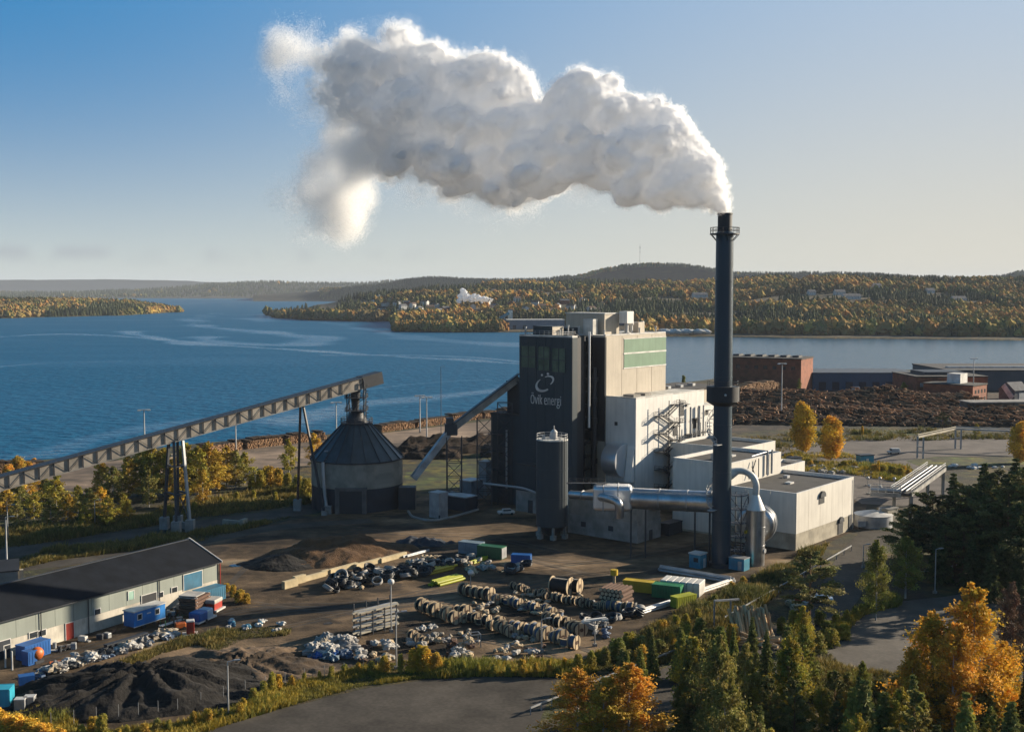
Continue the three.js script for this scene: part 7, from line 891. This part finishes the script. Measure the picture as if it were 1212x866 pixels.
function puffField(puffs, cell, amp, seed) {   // puffs: [x, y, z, r]; the value is about the depth below the billowed surface in metres
  const lo = [1e9, 1e9, 1e9], hi = [-1e9, -1e9, -1e9]; for (const [x, y, z, r] of puffs) [x, y, z].forEach((v, i) => { lo[i] = Math.min(lo[i], v - r - 5); hi[i] = Math.max(hi[i], v + r + 5); });
  const n = [0, 1, 2].map((i) => Math.ceil((hi[i] - lo[i]) / cell) + 1), val = new Float32Array(n[0] * n[1] * n[2]).fill(-99);
  for (const [x, y, z, r] of puffs) { const R = r + 4.5, a = [x, y, z].map((v, i) => Math.max(0, Math.floor((v - R - lo[i]) / cell))), b = [x, y, z].map((v, i) => Math.min(n[i] - 1, Math.ceil((v + R - lo[i]) / cell))); for (let k = a[2]; k <= b[2]; k++) for (let j = a[1]; j <= b[1]; j++) for (let i = a[0]; i <= b[0]; i++) { const d = r - Math.hypot(lo[0] + i * cell - x, lo[1] + j * cell - y, lo[2] + k * cell - z), o = (k * n[1] + j) * n[0] + i, v = val[o]; val[o] = v < -50 ? d : Math.max(v, d) + 0.35 * Math.exp(-Math.abs(v - d) / 0.6); } }
  for (let k = 0, o = 0; k < n[2]; k++) for (let j = 0; j < n[1]; j++) for (let i = 0; i < n[0]; i++, o++) {
    const d = val[o]; if (d < -4.5 || d > 5.5) continue;
    const X = lo[0] + i * cell, Y = lo[1] + j * cell, Z = lo[2] + k * cell, x = 0.8 * X - 0.52 * Y + 0.3 * Z + seed * 7, y = 0.36 * X + 0.8 * Y - 0.48 * Z, z = 0.48 * Y + 0.83 * Z - 0.3 * X, w = 1.1 * fbm(x / 7, y / 7, z / 7, 2);
    val[o] = d + amp(X, Y, Z) * (1 - 0.85 * sstep(1.2, 3.2, d)) * (1.8 * lobes(x / 6.8 + w * 0.3, y / 6.8, z / 6.8) + 0.85 * lobes(x / 3.3, y / 3.3 + w * 0.3, z / 3.3 + 5) + 0.3 * lobes(z / 1.6 + w * 0.2, x / 1.6, y / 1.6) + 0.3 * fbm(x / 1.1, y / 1.1, z / 1.1, 2) - 0.3);
  }
  return [val, [...lo, lo[0] + (n[0] - 1) * cell, lo[1] + (n[1] - 1) * cell, lo[2] + (n[2] - 1) * cell], n];
}
{
  const R = rng(77), Z = (x, y) => [300 + x / 2.02, y / 2.02], mouth = G(853.5, 670), D0 = -mouth.z;
  const dist = (u) => D0 + (855 - u) * 0.05, place = ([x, y, r], j = 1) => { const [u, v] = Z(x, y + 24 * clamp((1060 - x) / 600)), d = dist(u) + (R() - 0.5) * j * r * 0.075, p = at(u, v, d); return [p.x, p.y, p.z, r / 2.02 * d / 1400]; };
  const M_core = mat([0.94, 0.94, 0.95], 1, { transmission: 0.4, thickness: 0, specularIntensity: 0 }), M_flake = mat([0.97, 0.97, 0.97], 1, { transmission: 0.8, thickness: 0, specularIntensity: 0, side: THREE.DoubleSide });
  const flakes = (spread, count, s0, s1) => { const q = rng(9), p = []; for (let i = 0; i < count; i++) { const d = V(q() - 0.5, q() - 0.5, q() - 0.5).normalize().multiplyScalar(spread * Math.cbrt(q())), a = V(q() - 0.5, q() - 0.5, q() - 0.5).normalize(), b = V(q() - 0.5, q() - 0.5, q() - 0.5).cross(a).normalize(), s = s0 + s1 * q(); for (const [m, n] of [[-1, -0.7], [1, -0.5], [0.1, 1]]) p.push(d.x + (a.x * m + b.x * n) * s, d.y + (a.y * m + b.y * n) * s, d.z + (a.z * m + b.z * n) * s); } const g = new THREE.BufferGeometry(); g.setAttribute('position', new THREE.Float32BufferAttribute(p, 3)); return g; }, tight = flakes(0.65, 140, 0.026, 0.02), fine = flakes(2.0, 130, 0.024, 0.018);
  const fuzz = (name, flake, fields, parent) => { const list = []; for (const [val, bx, n, cell, chance, size] of fields) for (let k = 0, o = 0; k < n[2]; k++) for (let j = 0; j < n[1]; j++) for (let i = 0; i < n[0]; i++, o++) { const v = val[o]; if (v < -3.5) continue; const x = bx[0] + (i + R() - 0.5) * cell, y = bx[1] + (j + R() - 0.5) * cell, z = bx[2] + (k + R() - 0.5) * cell; if (R() < chance(v, x, y, z)) list.push([x, y, z, size * (0.7 + 0.6 * R()), R() * 6.28, R() * 6.28]); } const o = shade(new THREE.InstancedMesh(flake, M_flake, list.length)), m = new THREE.Matrix4(), q = new THREE.Quaternion(), e = new THREE.Euler(); list.forEach(([x, y, z, s, a, b], i) => o.setMatrixAt(i, m.compose(V(x, y, z), q.setFromEuler(e.set(a, b, 0)), V(s, s, s)))); o.name = name; o.userData = { kind: 'stuff' }; parent.add(o); return list.length; };
  const body = [[1120, 500, 14], [1116, 486, 20], [1108, 462, 30], [1090, 440, 38], [1068, 410, 48], [1090, 470, 30], [1040, 450, 42], [1040, 390, 54], [1000, 340, 60], [1000, 425, 54], [975, 285, 46], [960, 445, 42], [940, 370, 66], [915, 295, 54], [905, 415, 60], [880, 350, 60], [868, 275, 50], [900, 460, 28], [850, 390, 50], [825, 235, 56], [815, 310, 60], [775, 215, 50], [760, 285, 66], [770, 365, 52], [735, 232, 36], [715, 350, 58], [694, 318, 44], [670, 400, 54], [720, 398, 40], [640, 350, 56], [620, 420, 42], [598, 438, 32], [652, 275, 50], [610, 200, 54], [585, 160, 34], [600, 280, 58], [560, 225, 52], [535, 160, 40], [560, 340, 58], [575, 400, 42]];
  const old = [[500, 200, 60], [500, 280, 68], [490, 360, 58], [450, 160, 50], [440, 250, 74], [430, 340, 64], [400, 130, 58], [370, 90, 44], [340, 80, 34], [390, 220, 70], [370, 310, 64], [330, 150, 60], [320, 240, 64], [340, 350, 46], [275, 150, 58], [250, 110, 40], [270, 230, 52], [215, 150, 48], [200, 190, 42], [230, 215, 44], [300, 300, 40], [190, 135, 28], [310, 370, 30], [520, 400, 38], [460, 395, 38]];
  const main = [...body.map((b) => place(b)), ...body.filter((b) => b[2] > 40).map((b) => place([b[0] + 8, b[1] + 6, b[2] * 0.8], 2.2)), ...old.map((b) => place(b)), ...old.filter((b) => b[2] > 48).map((b) => place([b[0], b[1] + 6, b[2] * 0.8], 2.2))];
  const far = (x) => clamp((mouth.x - x) / 95), cell = 0.42, [val, bx, n] = puffField(main, cell, (x) => 0.3 + 0.62 * sstep(0, 0.22, far(x)) + 0.2 * sstep(0.5, 1, far(x)), 3.7);
  const cloud = new THREE.Group(); cloud.name = 'steam_cloud'; cloud.userData = { label: 'great white steam plume drifting left from the chimney top', category: 'steam plume' }; scene.add(cloud);
  const wisps = [[232, 345, 42], [205, 300, 34], [222, 395, 46], [210, 400, 46], [215, 450, 50], [205, 495, 40], [170, 390, 32], [160, 430, 28], [250, 320, 40], [235, 420, 30]], thin = [[75, 100, 30], [62, 122, 24], [98, 88, 20], [140, 60, 14], [120, 95, 18]], faint = [[125, 480, 24], [90, 440, 28], [140, 520, 20], [95, 215, 24], [120, 190, 26], [150, 230, 30], [480, 440, 24], [650, 455, 30], [790, 420, 30], [570, 470, 22], [400, 410, 30]];
  const side = (list, density, seed) => { const [v, b, m] = puffField(list.map((q) => place(q)), 0.6, () => 1.1, seed); return [v, b, m, 0.6, (s, x, y, z) => density * sstep(-2.6, 2.6, s) * clamp(0.6 + 0.9 * fbm(x / 5, y / 5, z / 5, 3)), 1.15]; };
  { const t = val.slice(), w = n[0], q = w * n[1]; for (let k = 1; k < n[2] - 1; k++) for (let j = 1; j < n[1] - 1; j++) for (let i = 1; i < w - 1; i++) { const o = k * q + j * w + i; if (t[o] < -4 || t[o] > 4) continue; let s = 0; for (const a of [-q, 0, q]) for (const b of [-w, 0, w]) s += t[o + a + b - 1] + t[o + a + b] + t[o + a + b + 1]; val[o] = Math.max(-9, s / 27); } }
  const core = val.slice(); for (let k = 0, o = 0; k < n[2]; k++) for (let j = 0; j < n[1]; j++) for (let i = 0; i < n[0]; i++, o++) core[o] -= 0.12 + 1.7 * sstep(0.45, 1, far(bx[0] + i * cell));
  const hull = shade(new THREE.Mesh(surfaceNet(core, bx, cell, 0), M_core)); hull.name = 'billow'; cloud.add(hull);
  const count = fuzz('steam_flakes', tight, [[val, bx, n, cell, (s, x) => { const f = far(x), lim = 0.25 + 1.8 * sstep(0.45, 1, f); return s > lim ? 0 : (0.3 - 0.12 * f) * sstep(-0.75 - 1.6 * f, 0.35 + 0.9 * f, s); }, 0.9]], cloud) + fuzz('steam_veil', fine, [[val, bx, n, cell, (s, x) => { const f = far(x); return s > 0.3 ? 0 : (0.012 + 0.06 * f) * sstep(-1.2 - 2.2 * f, 0.3, s); }, 0.8], side(wisps, 1.1, 5.1), side(thin, 0.6, 6.3), side(faint, 0.16, 8.2)], cloud); console.log('steam flakes', count);
  // a second, distant plume over the village
  const L2 = 2150, pl = (u, v, r) => { const p = at(u, v, L2); return [p.x, p.y, p.z, r * L2 / 1400]; }, far2 = [[543, 356, 2.2], [546, 351, 3.5], [549, 346, 3], [551, 352, 4.2], [556, 353, 4], [561, 352.5, 4], [566, 353, 3.6], [571, 354, 3], [576, 354.6, 2.4], [581, 355, 1.6], [547, 343, 1.6]].map((b) => pl(...b)), [v3, b3] = puffField(far2, 1.3, () => 1.6, 2.2), c2 = new THREE.Group(); c2.name = 'steam_cloud_001'; c2.userData = { label: 'small distant white steam cloud over the village across the bay', category: 'steam plume' }; scene.add(c2); const o2 = shade(new THREE.Mesh(surfaceNet(v3, b3, 1.3, 0), M_core)); o2.name = 'billow'; c2.add(o2);
}

renderer.render(scene, camera);
